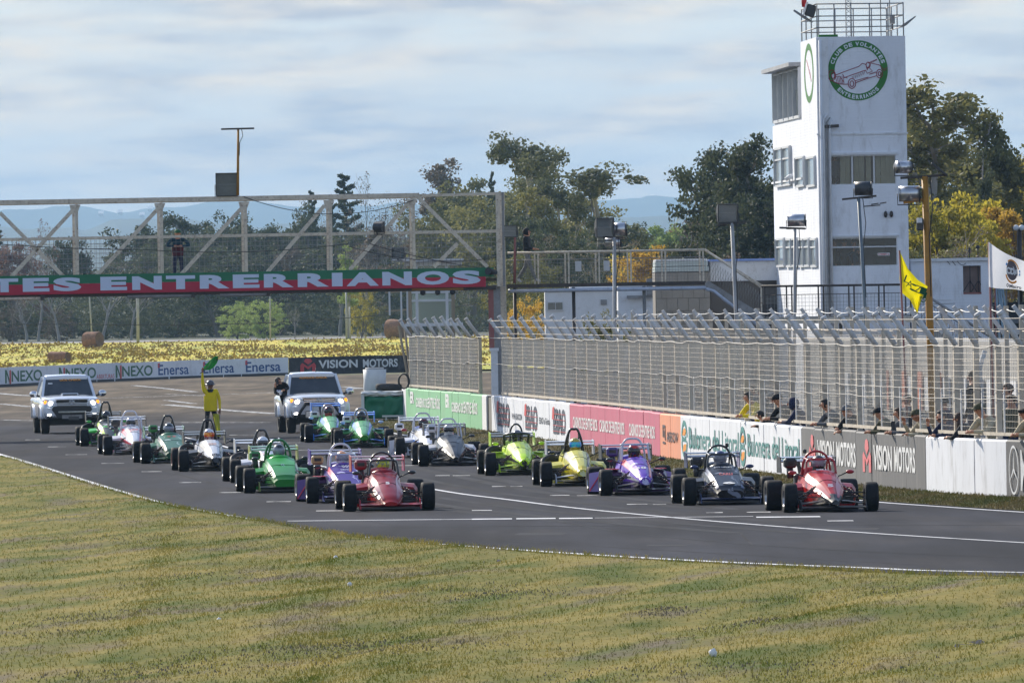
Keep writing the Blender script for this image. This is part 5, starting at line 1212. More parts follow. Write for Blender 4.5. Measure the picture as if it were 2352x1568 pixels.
M_BARK = mat('tree_bark', (.17, .145, .12), .9, var=.5, scale=1.2, stretch=(1, 1, .25)); M_BARKP = mat('pale_bark', (.36, .33, .30), .85, var=.4, scale=1, stretch=(1, 1, .3))
def tube_np(path, radii, n=6):
    P = np.array(path, float); k = len(P); V = []; F = []
    T = np.gradient(P, axis=0); T /= np.linalg.norm(T, axis=1)[:, None] + 1e-9
    for i in range(k):
        a = np.array([0, 0, 1.]) if abs(T[i, 2]) < .9 else np.array([1., 0, 0]); x = np.cross(T[i], a); x /= np.linalg.norm(x); y = np.cross(T[i], x)
        for j in range(n): an = 2 * math.pi * j / n; V.append(P[i] + (x * math.cos(an) + y * math.sin(an)) * radii[i])
    for i in range(k - 1):
        for j in range(n): j2 = (j + 1) % n; F.append((i * n + j, i * n + j2, (i + 1) * n + j2, (i + 1) * n + j))
    return V, F
class Tree:
    def __init__(s, seed): s.r = np.random.RandomState(seed); s.V = []; s.F = []; s.clumps = []
    def limb(s, path, r0, r1, n=6):
        v, f = tube_np(path, np.linspace(r0, r1, len(path)), n); o = len(s.V); s.V += v; s.F += [tuple(i + o for i in q) for q in f]
    def path(s, p, d, L, k=5, wob=.12, up=.0):
        P = [np.array(p, float)]; d = np.array(d, float); d /= np.linalg.norm(d)
        for i in range(k): d = d + s.r.randn(3) * wob + np.array([0, 0, up]); d /= np.linalg.norm(d); P.append(P[-1] + d * L / k)
        return P, d
    def leaves(s, N, ls, flat=.75):
        cs = []; 
        for c, r_, m_ in s.clumps:
            n = int(N * m_); q = s.r.randn(n, 3); q /= np.linalg.norm(q, axis=1)[:, None] + 1e-9; q *= (s.r.rand(n)[:, None] ** .45) * r_ * (0.8 + .4 * s.r.rand(n)[:, None]); q[:, 2] *= flat; cs.append(np.array(c)[None] + q)
        C = np.concatenate(cs); n = len(C); a = s.r.randn(n, 3); a /= np.linalg.norm(a, axis=1)[:, None]; b = np.cross(a, s.r.randn(n, 3)); b /= np.linalg.norm(b, axis=1)[:, None] + 1e-9
        w_ = (ls * (.6 + .8 * s.r.rand(n)))[:, None]; V = np.stack([C - a * w_ * .5, C + b * w_ * .32, C + a * w_ * .5, C - b * w_ * .32], 1).reshape(-1, 3)
        return V, np.arange(n * 4).reshape(-1, 4)
def make_tree(kind, seed):
    """returns trunk mesh, crown mesh for a tree 20 m tall"""
    t = Tree(seed); r = t.r; H = 20.0; U = lambda a, b: a + (b - a) * r.rand()
    if kind in ('euc', 'slim'):
        P, d = t.path((0, 0, 0), (U(-.1, .1), U(-.1, .1), 1), H * .9, 9, .07, .12); t.limb(P, .42, .08, 8)
        nl = 13 if kind == 'euc' else 9; wd = 1.0 if kind == 'euc' else .42
        for i in range(nl):
            f = U(.28, .95); p = P[int(f * 9)]; a = U(0, 6.28); L_ = H * U(.16, .30) * wd * (1.15 - f * .5)
            B, d2 = t.path(p, (math.cos(a), math.sin(a), U(.5, 1.2)), L_, 5, .18, .08); t.limb(B, .15, .03, 5)
            for k in range(4):
                q = B[r.randint(2, 6)]; a2 = U(0, 6.28); B2, _ = t.path(q, (math.cos(a2), math.sin(a2), U(-.1, .9)), L_ * U(.35, .6), 3, .2); t.limb(B2, .05, .012, 4)
                t.clumps.append((B2[-1], U(.55, 1.35), U(.6, 1.4))); t.clumps.append((B2[-2] + r.randn(3) * .3, U(.35, .8), U(.3, .8)))
            t.clumps.append((B[-1], U(.7, 1.4), 1.1))
        for q in P[-3:]: t.clumps.append((q + r.randn(3) * .3, U(.6, 1.2), 1))
        V, F = t.leaves(95, .34)
    elif kind in ('round', 'wide'):
        P, d = t.path((0, 0, 0), (0, 0, 1), H * .62, 6, .09); t.limb(P, .5, .2, 8)
        wx = 6.2 if kind == 'round' else 8.0
        for i in range(11):
            a = U(0, 6.28); p = P[r.randint(2, 7)]; B, _ = t.path(p, (math.cos(a), math.sin(a), U(.3, 1.4)), H * U(.22, .36), 5, .15, .05); t.limb(B, .18, .03, 5)
            for k in range(2): t.clumps.append((B[-1 - k] + r.randn(3) * .4, U(.9, 1.7), 1.1))
        for i in range(95):
            u = r.randn(3); u /= np.linalg.norm(u); u[2] = abs(u[2]) * 1.0 - .30; rad = U(.55, 1.0)
            lump = 1 + .28 * noise.noise(Vector((u[0] * 1.9 + seed, u[1] * 1.9, u[2] * 1.9)))
            c = np.array([u[0] * wx * rad * lump, u[1] * wx * rad * lump, H * .55 + u[2] * H * .44 * rad * lump])
            t.clumps.append((c, U(.6, 1.5), U(.5, 1.3)))
        V, F = t.leaves(88, .42)
    elif kind == 'conifer':
        P, d = t.path((0, 0, 0), (0, 0, 1), H * .99, 10, .02); t.limb(P, .4, .03, 7)
        for i in range(46):
            f = .08 + .9 * (i / 46); z = H * f; R_ = (1 - f) ** .8 * 4.6 * U(.6, 1.15) + .25; a = i * 2.4 + U(-.4, .4); B, _ = t.path((P[int(f * 10)][0], P[int(f * 10)][1], z), (math.cos(a), math.sin(a), .25), R_, 4, .06, .05); t.limb(B, .06, .015, 4)
            for k in range(1, 5): t.clumps.append((B[k], .25 + R_ * .13, .75))
        V, F = t.leaves(60, .36, .6)
    elif kind == 'bare':
        P, d = t.path((0, 0, 0), (U(-.1, .1), 0, 1), H * .55, 6, .1); t.limb(P, .35, .14, 7)
        def rec(p, d0, L_, r0, dep):
            B, d2 = t.path(p, d0, L_, 4, .16, .06); t.limb(B, r0, r0 * .4, 4 if dep < 2 else 3)
            if dep == 3: t.clumps.append((B[-1], .7, U(.15, 1))); return
            for k in range(4 if dep else 5): q = B[r.randint(1, 5)]; a = U(0, 6.28); dd = np.array(d2) * .8 + np.array([math.cos(a), math.sin(a), U(.1, .7)]) * .8; rec(q, dd, L_ * U(.45, .75), r0 * .5, dep + 1)
        for i in range(6): a = U(0, 6.28); rec(P[r.randint(2, 7)], (math.cos(a) * .6, math.sin(a) * .6, 1), H * U(.2, .33), .12, 1)
        V, F = t.leaves(16, .26)
    else:  # bush: crown from the ground up
        for i in range(6): a = U(0, 6.28); B, _ = t.path((0, 0, 0), (math.cos(a) * .6, math.sin(a) * .6, 1), H * U(.5, .8), 5, .12); t.limb(B, .25, .04, 5)
        for i in range(120):
            u = r.randn(3); u /= np.linalg.norm(u); rad = U(.5, 1.0); lump = 1 + .3 * noise.noise(Vector((u[0] * 2 + seed, u[1] * 2, u[2] * 2)))
            t.clumps.append((np.array([u[0] * 9.5 * rad * lump, u[1] * 9.5 * rad * lump, max(.6, H * .46 + u[2] * H * .48 * rad * lump)]), U(.8, 1.9), U(.5, 1.3)))
        V, F = t.leaves(75, .48)
    return npmesh('trunk_' + kind, np.array(t.V), np.array(t.F), M_BARKP if kind in ('euc', 'slim', 'bare') else M_BARK, True), npmesh('crown_' + kind, V, F, LM['dark'])
PROTO = {}
for kind, seeds in (('euc', (1, 2, 3)), ('slim', (4,)), ('round', (5, 6)), ('wide', (7, 8)), ('conifer', (9,)), ('bare', (10, 11)), ('bush', (12, 13))):
    PROTO[kind] = [make_tree(kind, s_) for s_ in seeds]
trnd = random.Random(5)
TREES = []
def tree(kind, x, ytop, Y, leaf, name, label, wf=1.0, z0=0.0, group=None):
    z = CAM_H + (hor(x) - ytop) / pxm(Y); h = z - z0; p = at(x, hor(x), Y); tr_m, cr_m = trnd.choice(PROTO[kind]); s_ = h / (20.0 if kind not in ('round', 'wide') else 19.0)
    t = thing(name, label, 'tree' if kind != 'bush' else 'shrub', (p.x, p.y, z0 - .05), trnd.uniform(0, 6.28), group); t.scale = (s_ * wf, s_ * wf, s_)
    link('trunk' if kind != 'bush' else 'stem', tr_m, t); c = link('crown', cr_m, t)
    c.material_slots[0].link = 'OBJECT'; c.material_slots[0].material = LM[leaf]; return t
# --- left woodland behind the hay field (kind, x, top row, distance, leaves, name, label, width)
GL = 'trees behind the hay field'
for a in ((
    ('bare', -40, 500, 1190, 'red', 'bare_tree', 'nearly bare tree cut by the left edge of the photo', 1.0),
    ('conifer', -8, 508, 1230, 'fir', 'conifer', 'dark conifer at the left end of the woodland, cut by the photo edge', 1.0),
    ('round', 34, 536, 1200, 'red', 'autumn_tree', 'reddish brown tree at the far left behind the bridge', .9),
    ('bare', 88, 508, 1190, 'red', 'autumn_tree', 'thin reddish tree with bare twigs left of the small round dark tree', .8),
    ('round', 168, 522, 1260, 'dark', 'round_tree', 'small round dark tree seen alone in the second bridge bay', .72),
    ('bare', 60, 640, 1180, 'brown', 'bare_tree', 'grey brown bare tree under the left end of the bridge banner', 1.5), ('bare', 235, 600, 1182, 'brown', 'bare_tree', 'grey brown bare tree right behind the left hay bale', 1.3),
    ('bare', 135, 615, 1186, 'brown', 'bare_tree', 'grey brown bare tree between the hay bales and the left photo edge', 1.4), ('bare', 300, 610, 1184, 'brown', 'bare_tree', 'brown bare tree beside the pale pole at the edge of the dark wood', 1.1),
    ('bush', 20, 690, 1196, 'brown', 'shrub', 'brown thicket at the far left under the bridge', 1.2), ('bush', 130, 700, 1200, 'brown', 'shrub', 'brown thicket behind the left hay bale', 1.3), ('bush', 240, 690, 1203, 'dark', 'shrub', 'dark thicket right of the left hay bale', 1.3),
    ('wide', 322, 560, 1240, 'dark', 'dense_tree', 'dark dense tree left of the person on the bridge', 1.0), ('wide', 395, 515, 1280, 'dark', 'dense_tree', 'dark grey green tree behind the person on the bridge', .95), ('euc', 472, 474, 1290, 'dark', 'tall_tree', 'tall dark tree behind the third bridge bay', 1.15),
    ('wide', 440, 540, 1230, 'dark', 'dense_tree', 'dense dark tree between the person on the bridge and the lamp post', 1.0), ('wide', 545, 480, 1320, 'dark', 'dense_tree', 'dark tree directly behind the bridge lamp post', .9), ('wide', 500, 600, 1205, 'dark', 'dense_tree', 'low dark tree behind the light green bush', 1.2),
    ('wide', 610, 500, 1290, 'dark', 'dense_tree', 'dark tree right of the bridge lamp post', .9), ('wide', 690, 462, 1300, 'dark', 'dense_tree', 'broad dark tree left of the tall conifer', .8), ('conifer', 722, 430, 1310, 'fir', 'conifer', 'short conifer top poking over the bridge left of the tall one', .55),
    ('conifer', 765, 440, 1320, 'fir', 'conifer', 'narrow conifer top just left of the tallest conifer', .5), ('conifer', 801, 391, 1290, 'fir', 'conifer', 'tallest pointed conifer rising over the bridge rail', 1.05), ('bare', 738, 415, 1330, 'brown', 'bare_tree', 'bare twiggy tree behind the short conifer', .7),
    ('bare', 862, 402, 1280, 'brown', 'bare_tree', 'thin bare tree right of the tallest conifer', .75), ('bare', 905, 425, 1260, 'brown', 'bare_tree', 'small bare tree between the conifer and the big brown tree', .8), ('bare', 965, 372, 1240, 'brown', 'bare_tree', 'grey bare tree left of the brown leaved tree top', 1.0),
    ('euc', 1030, 348, 1230, 'brown', 'brown_tree', 'brown leaved tree with thin top over the right end of the bridge', 1.2), ('round', 1088, 372, 1190, 'olive', 'olive_tree', 'tall rounded olive green tree over the right end of the bridge', .95), ('round', 1035, 430, 1150, 'olive', 'olive_tree', 'olive green tree below the brown tree top', 1.1),
    ('conifer', 1136, 386, 1180, 'fir', 'conifer', 'pointed conifer tip between olive tree and open eucalyptus', .45), ('round', 1160, 412, 1140, 'olive', 'olive_tree', 'olive tree behind the end post of the bridge', 1.0),
    ('bush', 640, 640, 1215, 'dark', 'shrub', 'dark shrub mass under the bridge behind the light green bush', 1.4), ('bush', 400, 650, 1210, 'dark', 'shrub', 'dark shrub mass left of the light green bush', 1.5), ('bush', 770, 650, 1205, 'dark', 'shrub', 'dark shrub mass right of the pale pole', 1.3), ('bush', 330, 700, 1204, 'dark', 'shrub', 'dark low thicket at the foot of the pale pole', 1.1),
    ('bush', 545, 680, 1150, 'lime', 'light_bush', 'light green bush at the left of the pair beside the hay field', 1.2), ('bush', 605, 676, 1146, 'lime', 'light_bush', 'light green bush at the right of the pair beside the hay field', 1.1), ('bare', 676, 684, 1150, 'olive', 'small_tree', 'thin brownish small tree right of the light green bushes', 1.0),
    ('bush', 850, 668, 1152, 'olive', 'shrub', 'mid green bush by the field left of the timing hut', .9), ('bush', 905, 640, 1170, 'dark', 'shrub', 'dark green bush behind the ladder of the timing hut', 1.0), ('euc', 640, 560, 1230, 'brown', 'brown_tree', 'brownish thin tree behind the middle of the bridge', 1.0),
    ('euc', 880, 500, 1180, 'brown', 'brown_tree', 'brown thin tree right of the conifers behind the bridge mesh', 1.0), ('euc', 780, 520, 1190, 'euc', 'tall_tree', 'grey green thin tree in front of the tallest conifer', .9), ('bare', 840, 560, 1170, 'brown', 'bare_tree', 'bare tree behind the white lamp on the bridge', 1.2),
    ('bare', 960, 540, 1160, 'brown', 'bare_tree', 'bare grey tree above the roof of the timing hut', 1.2), ('bare', 1070, 560, 1150, 'olive', 'bare_tree', 'sparse grey green tree above the letters at the end of the banner', 1.2), ('slim', 800, 540, 1120, 'lime', 'young_tree', 'thin young tree with light leaves behind the sixth bridge bay', 1.2),
    ('bush', 830, 610, 1125, 'yellow', 'shrub', 'yellowish bush just above the banner left of the hut', .5), ('wide', 1000, 560, 1160, 'dark', 'dense_tree', 'dark dense tree behind the timing hut', 1.1), ('bush', 1080, 660, 1130, 'dark', 'shrub', 'dark shrub between hut and red column', 1.3))):
    tree(*a, z0=1.0, group=None)
# --- middle and right groups
for a in ((
    ('euc', 1200, 300, 900, 'euc', 'eucalyptus', 'open crowned eucalyptus, left of the two tallest beside the bridge end', 1.05), ('euc', 1285, 286, 905, 'euc', 'eucalyptus', 'tallest eucalyptus with gaps in its crown right of the bridge end', 1.0), ('euc', 1235, 350, 920, 'euc', 'eucalyptus', 'lower eucalyptus between the two tallest ones', 1.0),
    ('euc', 1392, 360, 880, 'euc', 'eucalyptus', 'leaning eucalyptus with a crown hanging to the right over the far hills', 1.55), ('euc', 1340, 430, 890, 'olive', 'eucalyptus', 'shorter eucalyptus between the tallest and the leaning one', 1.1), ('round', 1170, 480, 860, 'dark', 'dense_tree', 'dark tree behind the hooded person on the walkway', 1.0), ('round', 1250, 470, 850, 'dark', 'dense_tree', 'dark tree below the tallest eucalyptus', 1.0),
    ('wide', 1310, 520, 840, 'dark', 'dense_tree', 'dark tree behind the middle of the walkway', .9), ('bare', 1280, 470, 845, 'brown', 'bare_tree', 'grey bare tree below the eucalyptus group', 1.1), ('bare', 1390, 540, 830, 'brown', 'bare_tree', 'grey bare tree behind the twin floodlights', 1.1), ('wide', 1210, 560, 820, 'olive', 'dense_tree', 'olive tree low behind the hooded person', .9), ('bare', 1330, 600, 800, 'brown', 'bare_tree', 'pale grey bare thicket behind the walkway mesh', 1.4),
    ('euc', 1222, 415, 870, 'olive', 'eucalyptus', 'shorter olive eucalyptus in front of the left tall one', 1.0), ('euc', 1312, 395, 875, 'euc', 'eucalyptus', 'shorter eucalyptus filling the middle of the eucalyptus group', 1.0), ('round', 1405, 470, 885, 'dark', 'dense_tree', 'dark tree under the leaning eucalyptus', .8),
    ('bush', 1240, 640, 700, 'olive', 'shrub', 'olive bush left of the white house', .9), ('bush', 1215, 665, 690, 'gold', 'shrub', 'golden bush below the walkway left of the white house', .7), ('bush', 1390, 690, 372, 'olive', 'shrub', 'green bush growing in front of the white house', .7),
    ('bush', 1475, 492, 1500, 'dark', 'shrub', 'dark green tree top in the gap right of the leaning eucalyptus', 1.0), ('round', 1525, 490, 1150, 'lime', 'light_tree', 'light green tree top in the gap below the far hills', 1.0), ('round', 1578, 480, 1150, 'lime', 'light_tree', 'bright yellow green tree just left of the big dark tree', .9), ('round', 1512, 540, 760, 'gold', 'golden_tree', 'golden autumn tree in the gap right of the twin floodlights', 1.0),
    ('round', 1468, 552, 765, 'yellow', 'golden_tree', 'yellow tree half behind the twin floodlights', .8), ('round', 1556, 524, 750, 'dark', 'dense_tree', 'dark round tree in front of the golden ones', .75), ('round', 1600, 500, 1300, 'lime', 'light_tree', 'pale green tree at the foot of the big dark tree', 1.0), ('bare', 1590, 560, 860, 'brown', 'bare_tree', 'bare tree with pale twigs left of the big dark tree', .9), ('bush', 1430, 640, 800, 'dark', 'shrub', 'dark bush under the golden trees', 1.2), ('bush', 1540, 610, 800, 'olive', 'shrub', 'green bush behind the grey block building', 1.2),
    ('round', 1700, 286, 620, 'dark', 'dense_tree', 'big dark tree left of the tower', .72), ('euc', 1742, 284, 610, 'dark', 'dense_tree', 'tall dark tree touching the left side of the tower', 1.0), ('euc', 1672, 318, 630, 'dark', 'dense_tree', 'dark tree with ragged left edge left of the tower', .9), ('bare', 1640, 420, 600, 'brown', 'bare_tree', 'bare twiggy tree at the left edge of the big dark tree', 1.0),
    ('round', 1700, 400, 590, 'dark', 'dense_tree', 'dark lower tree behind the pole light left of the tower', .9), ('round', 1762, 420, 580, 'dark', 'dense_tree', 'dark lower tree hugging the left wall of the tower', 1.1), ('bush', 1680, 560, 560, 'brown', 'shrub', 'brown dark undergrowth behind the block building', 1.4),
    ('euc', 2175, 165, 560, 'olive', 'eucalyptus', 'tallest eucalyptus right of the tower', 1.25), ('euc', 2225, 190, 570, 'olive', 'eucalyptus', 'eucalyptus with a crown leaning right beside the tallest one at right', 1.0), ('euc', 2120, 235, 575, 'olive', 'eucalyptus', 'eucalyptus half hidden by the right side of the tower', 1.0), ('euc', 2160, 300, 580, 'olive', 'eucalyptus', 'shorter eucalyptus under the tallest one at right', 1.2),
    ('slim', 2268, 283, 545, 'dark', 'slender_tree', 'slender leaning tree with a bare neck right of the eucalyptus', .55), ('conifer', 2316, 332, 600, 'fir', 'conifer', 'dark conifer top among the yellow trees at the right', .5), ('round', 2310, 352, 580, 'yellow', 'yellow_tree', 'yellow green tree below the conifer at the right edge', .8), ('euc', 2345, 330, 590, 'yellow', 'yellow_tree', 'yellow tree cut by the right edge of the photo', .8),
    ('round', 2205, 395, 500, 'yellow', 'yellow_tree', 'bright yellow green tree behind the yellow lamp post', .8), ('round', 2150, 430, 495, 'yellow', 'yellow_tree', 'yellow tree between the tower and the yellow lamp post', .8), ('round', 2262, 415, 510, 'yellow', 'yellow_tree', 'dull yellow tree right of the bright yellow green one', .9), ('round', 2335, 440, 505, 'gold', 'golden_tree', 'golden brown tree at the right edge above the flag', .9), ('bush', 2180, 510, 470, 'olive', 'shrub', 'dark olive bush right above the annex roof', .9),
    ('bare', 2285, 515, 455, 'brown', 'bare_bush', 'grey leafless round bush above the annex roof at the right', 1.2), ('bare', 2250, 525, 450, 'brown', 'bare_bush', 'grey leafless bush left part above the tripod stands', 1.2), ('bush', 2130, 540, 475, 'dark', 'shrub', 'dark bush in the corner between tower and annex', .8), ('bush', 2330, 560, 460, 'dark', 'shrub', 'dark bush at the right edge behind the flag', 1.0))):
    tree(*a, z0=0.0)

# --- the depth of the wood behind those trees: one unbroken mass
def wood_mass(name, spots, leaf, proto='bush'):
    Vs = []; Fs = []; o = 0
    for x, yt, Y, wf in spots:
        cr_m = trnd.choice(PROTO[proto])[1]; n = len(cr_m.vertices); V = np.empty(n * 3, np.float32); cr_m.vertices.foreach_get('co', V); V = V.reshape(-1, 3)
        z0 = 1.0 + max(0, (Y - 1164) / 1036 * 5); h = CAM_H + (hor(x) - yt) / pxm(Y) - z0; p = at(x, hor(x), Y); a = trnd.uniform(0, 6.28); s_ = h / 20.0; c_, s2 = math.cos(a), math.sin(a)
        W_ = np.stack([(V[:, 0] * c_ - V[:, 1] * s2) * s_ * wf + p.x, (V[:, 0] * s2 + V[:, 1] * c_) * s_ * wf + p.y, V[:, 2] * s_ + z0 - .3], 1); Vs.append(W_); Fs.append(np.arange(n).reshape(-1, 4) + o); o += n
    link(name, npmesh(name, np.concatenate(Vs), np.concatenate(Fs), LM[leaf]), kind='stuff')
sp = []
for x in range(-60, 1470, 44):
    yt = 636 if x < 320 else (540 if x < 560 else (520 if x < 900 else 520)); sp.append((x + trnd.uniform(-15, 15), yt + trnd.uniform(-26, 34), trnd.uniform(1255, 1340), trnd.uniform(1.0, 1.5)))
for x in range(-60, 1120, 52): sp.append((x, 690 + trnd.uniform(-20, 15), trnd.uniform(1215, 1235), 1.9))
wood_mass('woodland', sp, 'dark')
sp = []
for x in range(345, 930, 50): sp.append((x + trnd.uniform(-18, 18), 480 + trnd.uniform(-12, 34), trnd.uniform(1275, 1335), trnd.uniform(.95, 1.25)))
wood_mass('woodland', sp, 'dark', 'round')
sp = []
for x in range(930, 1470, 52): sp.append((x + trnd.uniform(-18, 18), 478 + trnd.uniform(-25, 45), trnd.uniform(1245, 1300), trnd.uniform(.7, .95)))
wood_mass('woodland', sp, 'olive', 'round')
# ------------------------------------------------------------------ single seater racing cars
M_REFL = mat('lamp_reflector', (.62, .64, .66), .35, metal=.15, var=.2); M_LAMPB = mat('lamp_housing', (.05, .052, .056), .45, var=.3); M_STAIN = mat('stainless_sheet', (.55, .55, .57), .28, metal=.9, var=.15, scale=2)
def paint(name, c1, c2=None, axis=None, lvl=.3, soft=.04, c3=None, rough=.36, metal=.0):
    """glossy car paint: colour c1, changing to c2 below a height (or in front of a length) given in the car's space, streaks of c3"""
    if name in MATS: return MATS[name]
    mt = bpy.data.materials.new(name); mt.use_nodes = True; t = mt.node_tree; N = t.nodes; Lk = t.links.new; b = N['Principled BSDF']
    b.inputs['Roughness'].default_value = rough; b.inputs['Coat Weight'].default_value = .16; b.inputs['Coat Roughness'].default_value = .12; b.inputs['Specular IOR Level'].default_value = .2; b.inputs['Metallic'].default_value = metal
    tcn = N.new("ShaderNodeTexCoord"); sep = N.new("ShaderNodeSeparateXYZ"); Lk(tcn.outputs['Object'], sep.inputs[0])
    nz = N.new("ShaderNodeTexNoise"); nz.inputs['Scale'].default_value = 4; nz.inputs['Detail'].default_value = 4; Lk(tcn.outputs['Object'], nz.inputs[0])
    out = N.new("ShaderNodeMixRGB"); out.inputs[1].default_value = (*[v * .82 for v in c1], 1); out.inputs[2].default_value = (*c1, 1); Lk(nz.outputs[0], out.inputs[0]); col = out.outputs[0]
    if c2:
        ad = N.new("ShaderNodeMath"); ad.operation = 'MULTIPLY_ADD'; ad.inputs[1].default_value = .10; Lk(nz.outputs[0], ad.inputs[0])
        if axis == 'zx':   # slanted colour split
            q = N.new("ShaderNodeMath"); q.operation = 'MULTIPLY_ADD'; q.inputs[1].default_value = .22; Lk(sep.outputs[1], q.inputs[0]); Lk(sep.outputs[2], q.inputs[2]); Lk(q.outputs[0], ad.inputs[2])
        else: Lk(sep.outputs[{'x': 0, 'y': 1, 'z': 2}[axis or 'z']], ad.inputs[2])
        mr = N.new("ShaderNodeMapRange"); mr.inputs[1].default_value = lvl; mr.inputs[2].default_value = lvl + soft; Lk(ad.outputs[0], mr.inputs[0])
        m2 = N.new("ShaderNodeMixRGB"); m2.inputs[1].default_value = (*c2, 1); Lk(mr.outputs[0], m2.inputs[0]); Lk(col, m2.inputs[2]); col = m2.outputs[0]
    if c3:
        n3 = N.new("ShaderNodeTexNoise"); n3.inputs['Scale'].default_value = 3.1; n3.inputs['Detail'].default_value = 2; n3.inputs['Distortion'].default_value = 1.2; mp3 = N.new("ShaderNodeMapping"); mp3.inputs['Scale'].default_value = (1.6, .55, 1.3); Lk(tcn.outputs['Object'], mp3.inputs[0]); Lk(mp3.outputs[0], n3.inputs[0])
        r3 = N.new("ShaderNodeValToRGB"); r3.color_ramp.elements[0].position = .60; r3.color_ramp.elements[1].position = .63; Lk(n3.outputs[0], r3.inputs[0])
        m3 = N.new("ShaderNodeMixRGB"); m3.inputs[2].default_value = (*c3, 1); Lk(r3.outputs[0], m3.inputs[0]); Lk(col, m3.inputs[1]); col = m3.outputs[0]
    Lk(col, b.inputs['Base Color']); MATS[name] = mt; return mt
M_TYRE = mat('racing_tyre', (.010, .010, .012), .72, var=.35, scale=6, dirt=(.035, .032, .03), dirt_amt=.5, spec=.25); M_RIM = mat('alloy_rim', (.42, .42, .44), .35, metal=.8, var=.2); M_RIMR = mat('red_rim', (.25, .03, .03), .4, var=.2)
M_CARB = mat('carbon_black', (.018, .018, .02), .4, var=.4, scale=8, coat=.4); M_BLKP = mat('black_tube_paint', (.02, .02, .022), .35, var=.2, coat=.5); M_SUSP = mat('suspension_steel', (.05, .05, .055), .4, metal=.4, var=.3); M_ENG = mat('engine_metal', (.10, .10, .105), .45, metal=.5, var=.5, scale=14); M_SPR = mat('spring_steel', (.12, .05, .05), .5, var=.3)
M_SUIT = mat('black_race_suit', (.03, .03, .034), .85, var=.3); M_HOSE = mat('black_hose', (.028, .028, .03), .6, var=.3)
def mirror_pts(ring): return ring
def spline_rings(secs, sub=4):
    """secs: (y, wb, wm, wt, zb, zm, zt, crown); returns rings of points, smoothed along the length"""
    S_ = np.array(secs, float); out = []
    for i in range(len(S_) - 1):
        p0, p1, p2, p3 = S_[max(i - 1, 0)], S_[i], S_[i + 1], S_[min(i + 2, len(S_) - 1)]
        for k in range(sub):
            t_ = k / sub; q = .5 * ((2 * p1) + (p2 - p0) * t_ + (2 * p0 - 5 * p1 + 4 * p2 - p3) * t_ ** 2 + (3 * p1 - p0 - 3 * p2 + p3) * t_ ** 3); q[0] = p1[0] + (p2[0] - p1[0]) * t_; out.append(q)
    out.append(S_[-1]); rings = []
    for y, wb, wm, wt, zb, zm, zt, cr_ in out:
        half = [(0, zb), (wb * .7, zb), (wb, zb + (zm - zb) * .12), (wm * .98, zb + (zm - zb) * .7), (wm, zm), (wm + (wt - wm) * .35, zm + (zt - zm) * .55), (wt, zt), (wt * .55, zt + cr_ * .75), (0, zt + cr_)]
        rings.append([Vector((x, y, z)) for x, z in half] + [Vector((-x, y, z)) for x, z in half[-2:0:-1]])
    return rings
NOSE = {
    'wedge': [(-1.72, .10, .12, .07, .10, .13, .16, .01), (-1.55, .16, .19, .11, .10, .20, .25, .015), (-1.15, .22, .26, .14, .09, .31, .38, .03), (-.70, .25, .285, .16, .08, .37, .50, .035), (-.35, .27, .29, .20, .08, .41, .58, .04), (-.12, .275, .30, .23, .07, .44, .66, .03), (.02, .28, .30, .24, .07, .44, .64, .0)],
    'round': [(-1.66, .07, .10, .06, .20, .27, .32, .02), (-1.50, .10, .15, .09, .18, .30, .38, .025), (-1.10, .15, .20, .13, .13, .35, .47, .05), (-.70, .19, .235, .16, .10, .39, .55, .06), (-.35, .23, .27, .18, .08, .42, .61, .07), (-.12, .255, .29, .20, .07, .44, .66, .05), (.02, .26, .29, .22, .07, .44, .64, .0)],
    'beak': [(-1.78, .04, .06, .03, .13, .17, .20, .01), (-1.55, .10, .13, .06, .14, .24, .29, .02), (-1.10, .17, .23, .10, .11, .33, .43, .03), (-.72, .23, .30, .17, .09, .38, .53, .05), (-.35, .27, .33, .22, .08, .42, .60, .06), (-.12, .28, .33, .24, .07, .45, .66, .05), (.02, .28, .32, .24, .07, .45, .64, .0)],
    'block': [(-1.60, .20, .24, .17, .12, .20, .26, .01), (-1.45, .24, .28, .20, .12, .26, .34, .02), (-1.05, .26, .31, .22, .10, .33, .45, .02), (-.62, .27, .33, .25, .09, .40, .56, .02), (-.30, .28, .34, .27, .08, .43, .62, .03), (-.10, .28, .33, .27, .07, .45, .66, .03), (.02, .28, .33, .27, .07, .45, .64, .0)]}
TY_F, TY_R, WB = (.25, .235), (.262, .295), 2.35     # radius, width
def tyre_mesh(rad, wid):
    w2 = wid / 2; mb = MB().lathe([(rad * .56, -w2 * .90), (rad * .80, -w2), (rad * .93, -w2 * .97), (rad * .985, -w2 * .86), (rad, -w2 * .55), (rad * 1.004, 0), (rad, w2 * .55), (rad * .985, w2 * .86), (rad * .93, w2 * .97), (rad * .80, w2), (rad * .56, w2 * .90), (rad * .56, -w2 * .90)], (0, 0, 0), 'x', 32); return mb.mesh('tyre', M_TYRE)
def rim_mesh(rad, wid, m_):
    w2 = wid / 2; mb = MB()
    for sx in (-1, 1):
        mb.lathe([(rad * .57, sx * w2 * .92), (rad * .52, sx * w2 * .80), (rad * .50, sx * w2 * .35)], (0, 0, 0), 'x', 24); mb.lathe([(0, sx * w2 * .55), (rad * .14, sx * w2 * .55), (rad * .17, sx * w2 * .40), (rad * .5, sx * w2 * .36)], (0, 0, 0), 'x', 24)
        for k in range(6): a = k * math.pi / 3; mb.bar((sx * w2 * .47, math.cos(a) * rad * .1, math.sin(a) * rad * .1), (sx * w2 * .47, math.cos(a) * rad * .5, math.sin(a) * rad * .5), .035, .03)
    return mb.mesh('rim', m_)
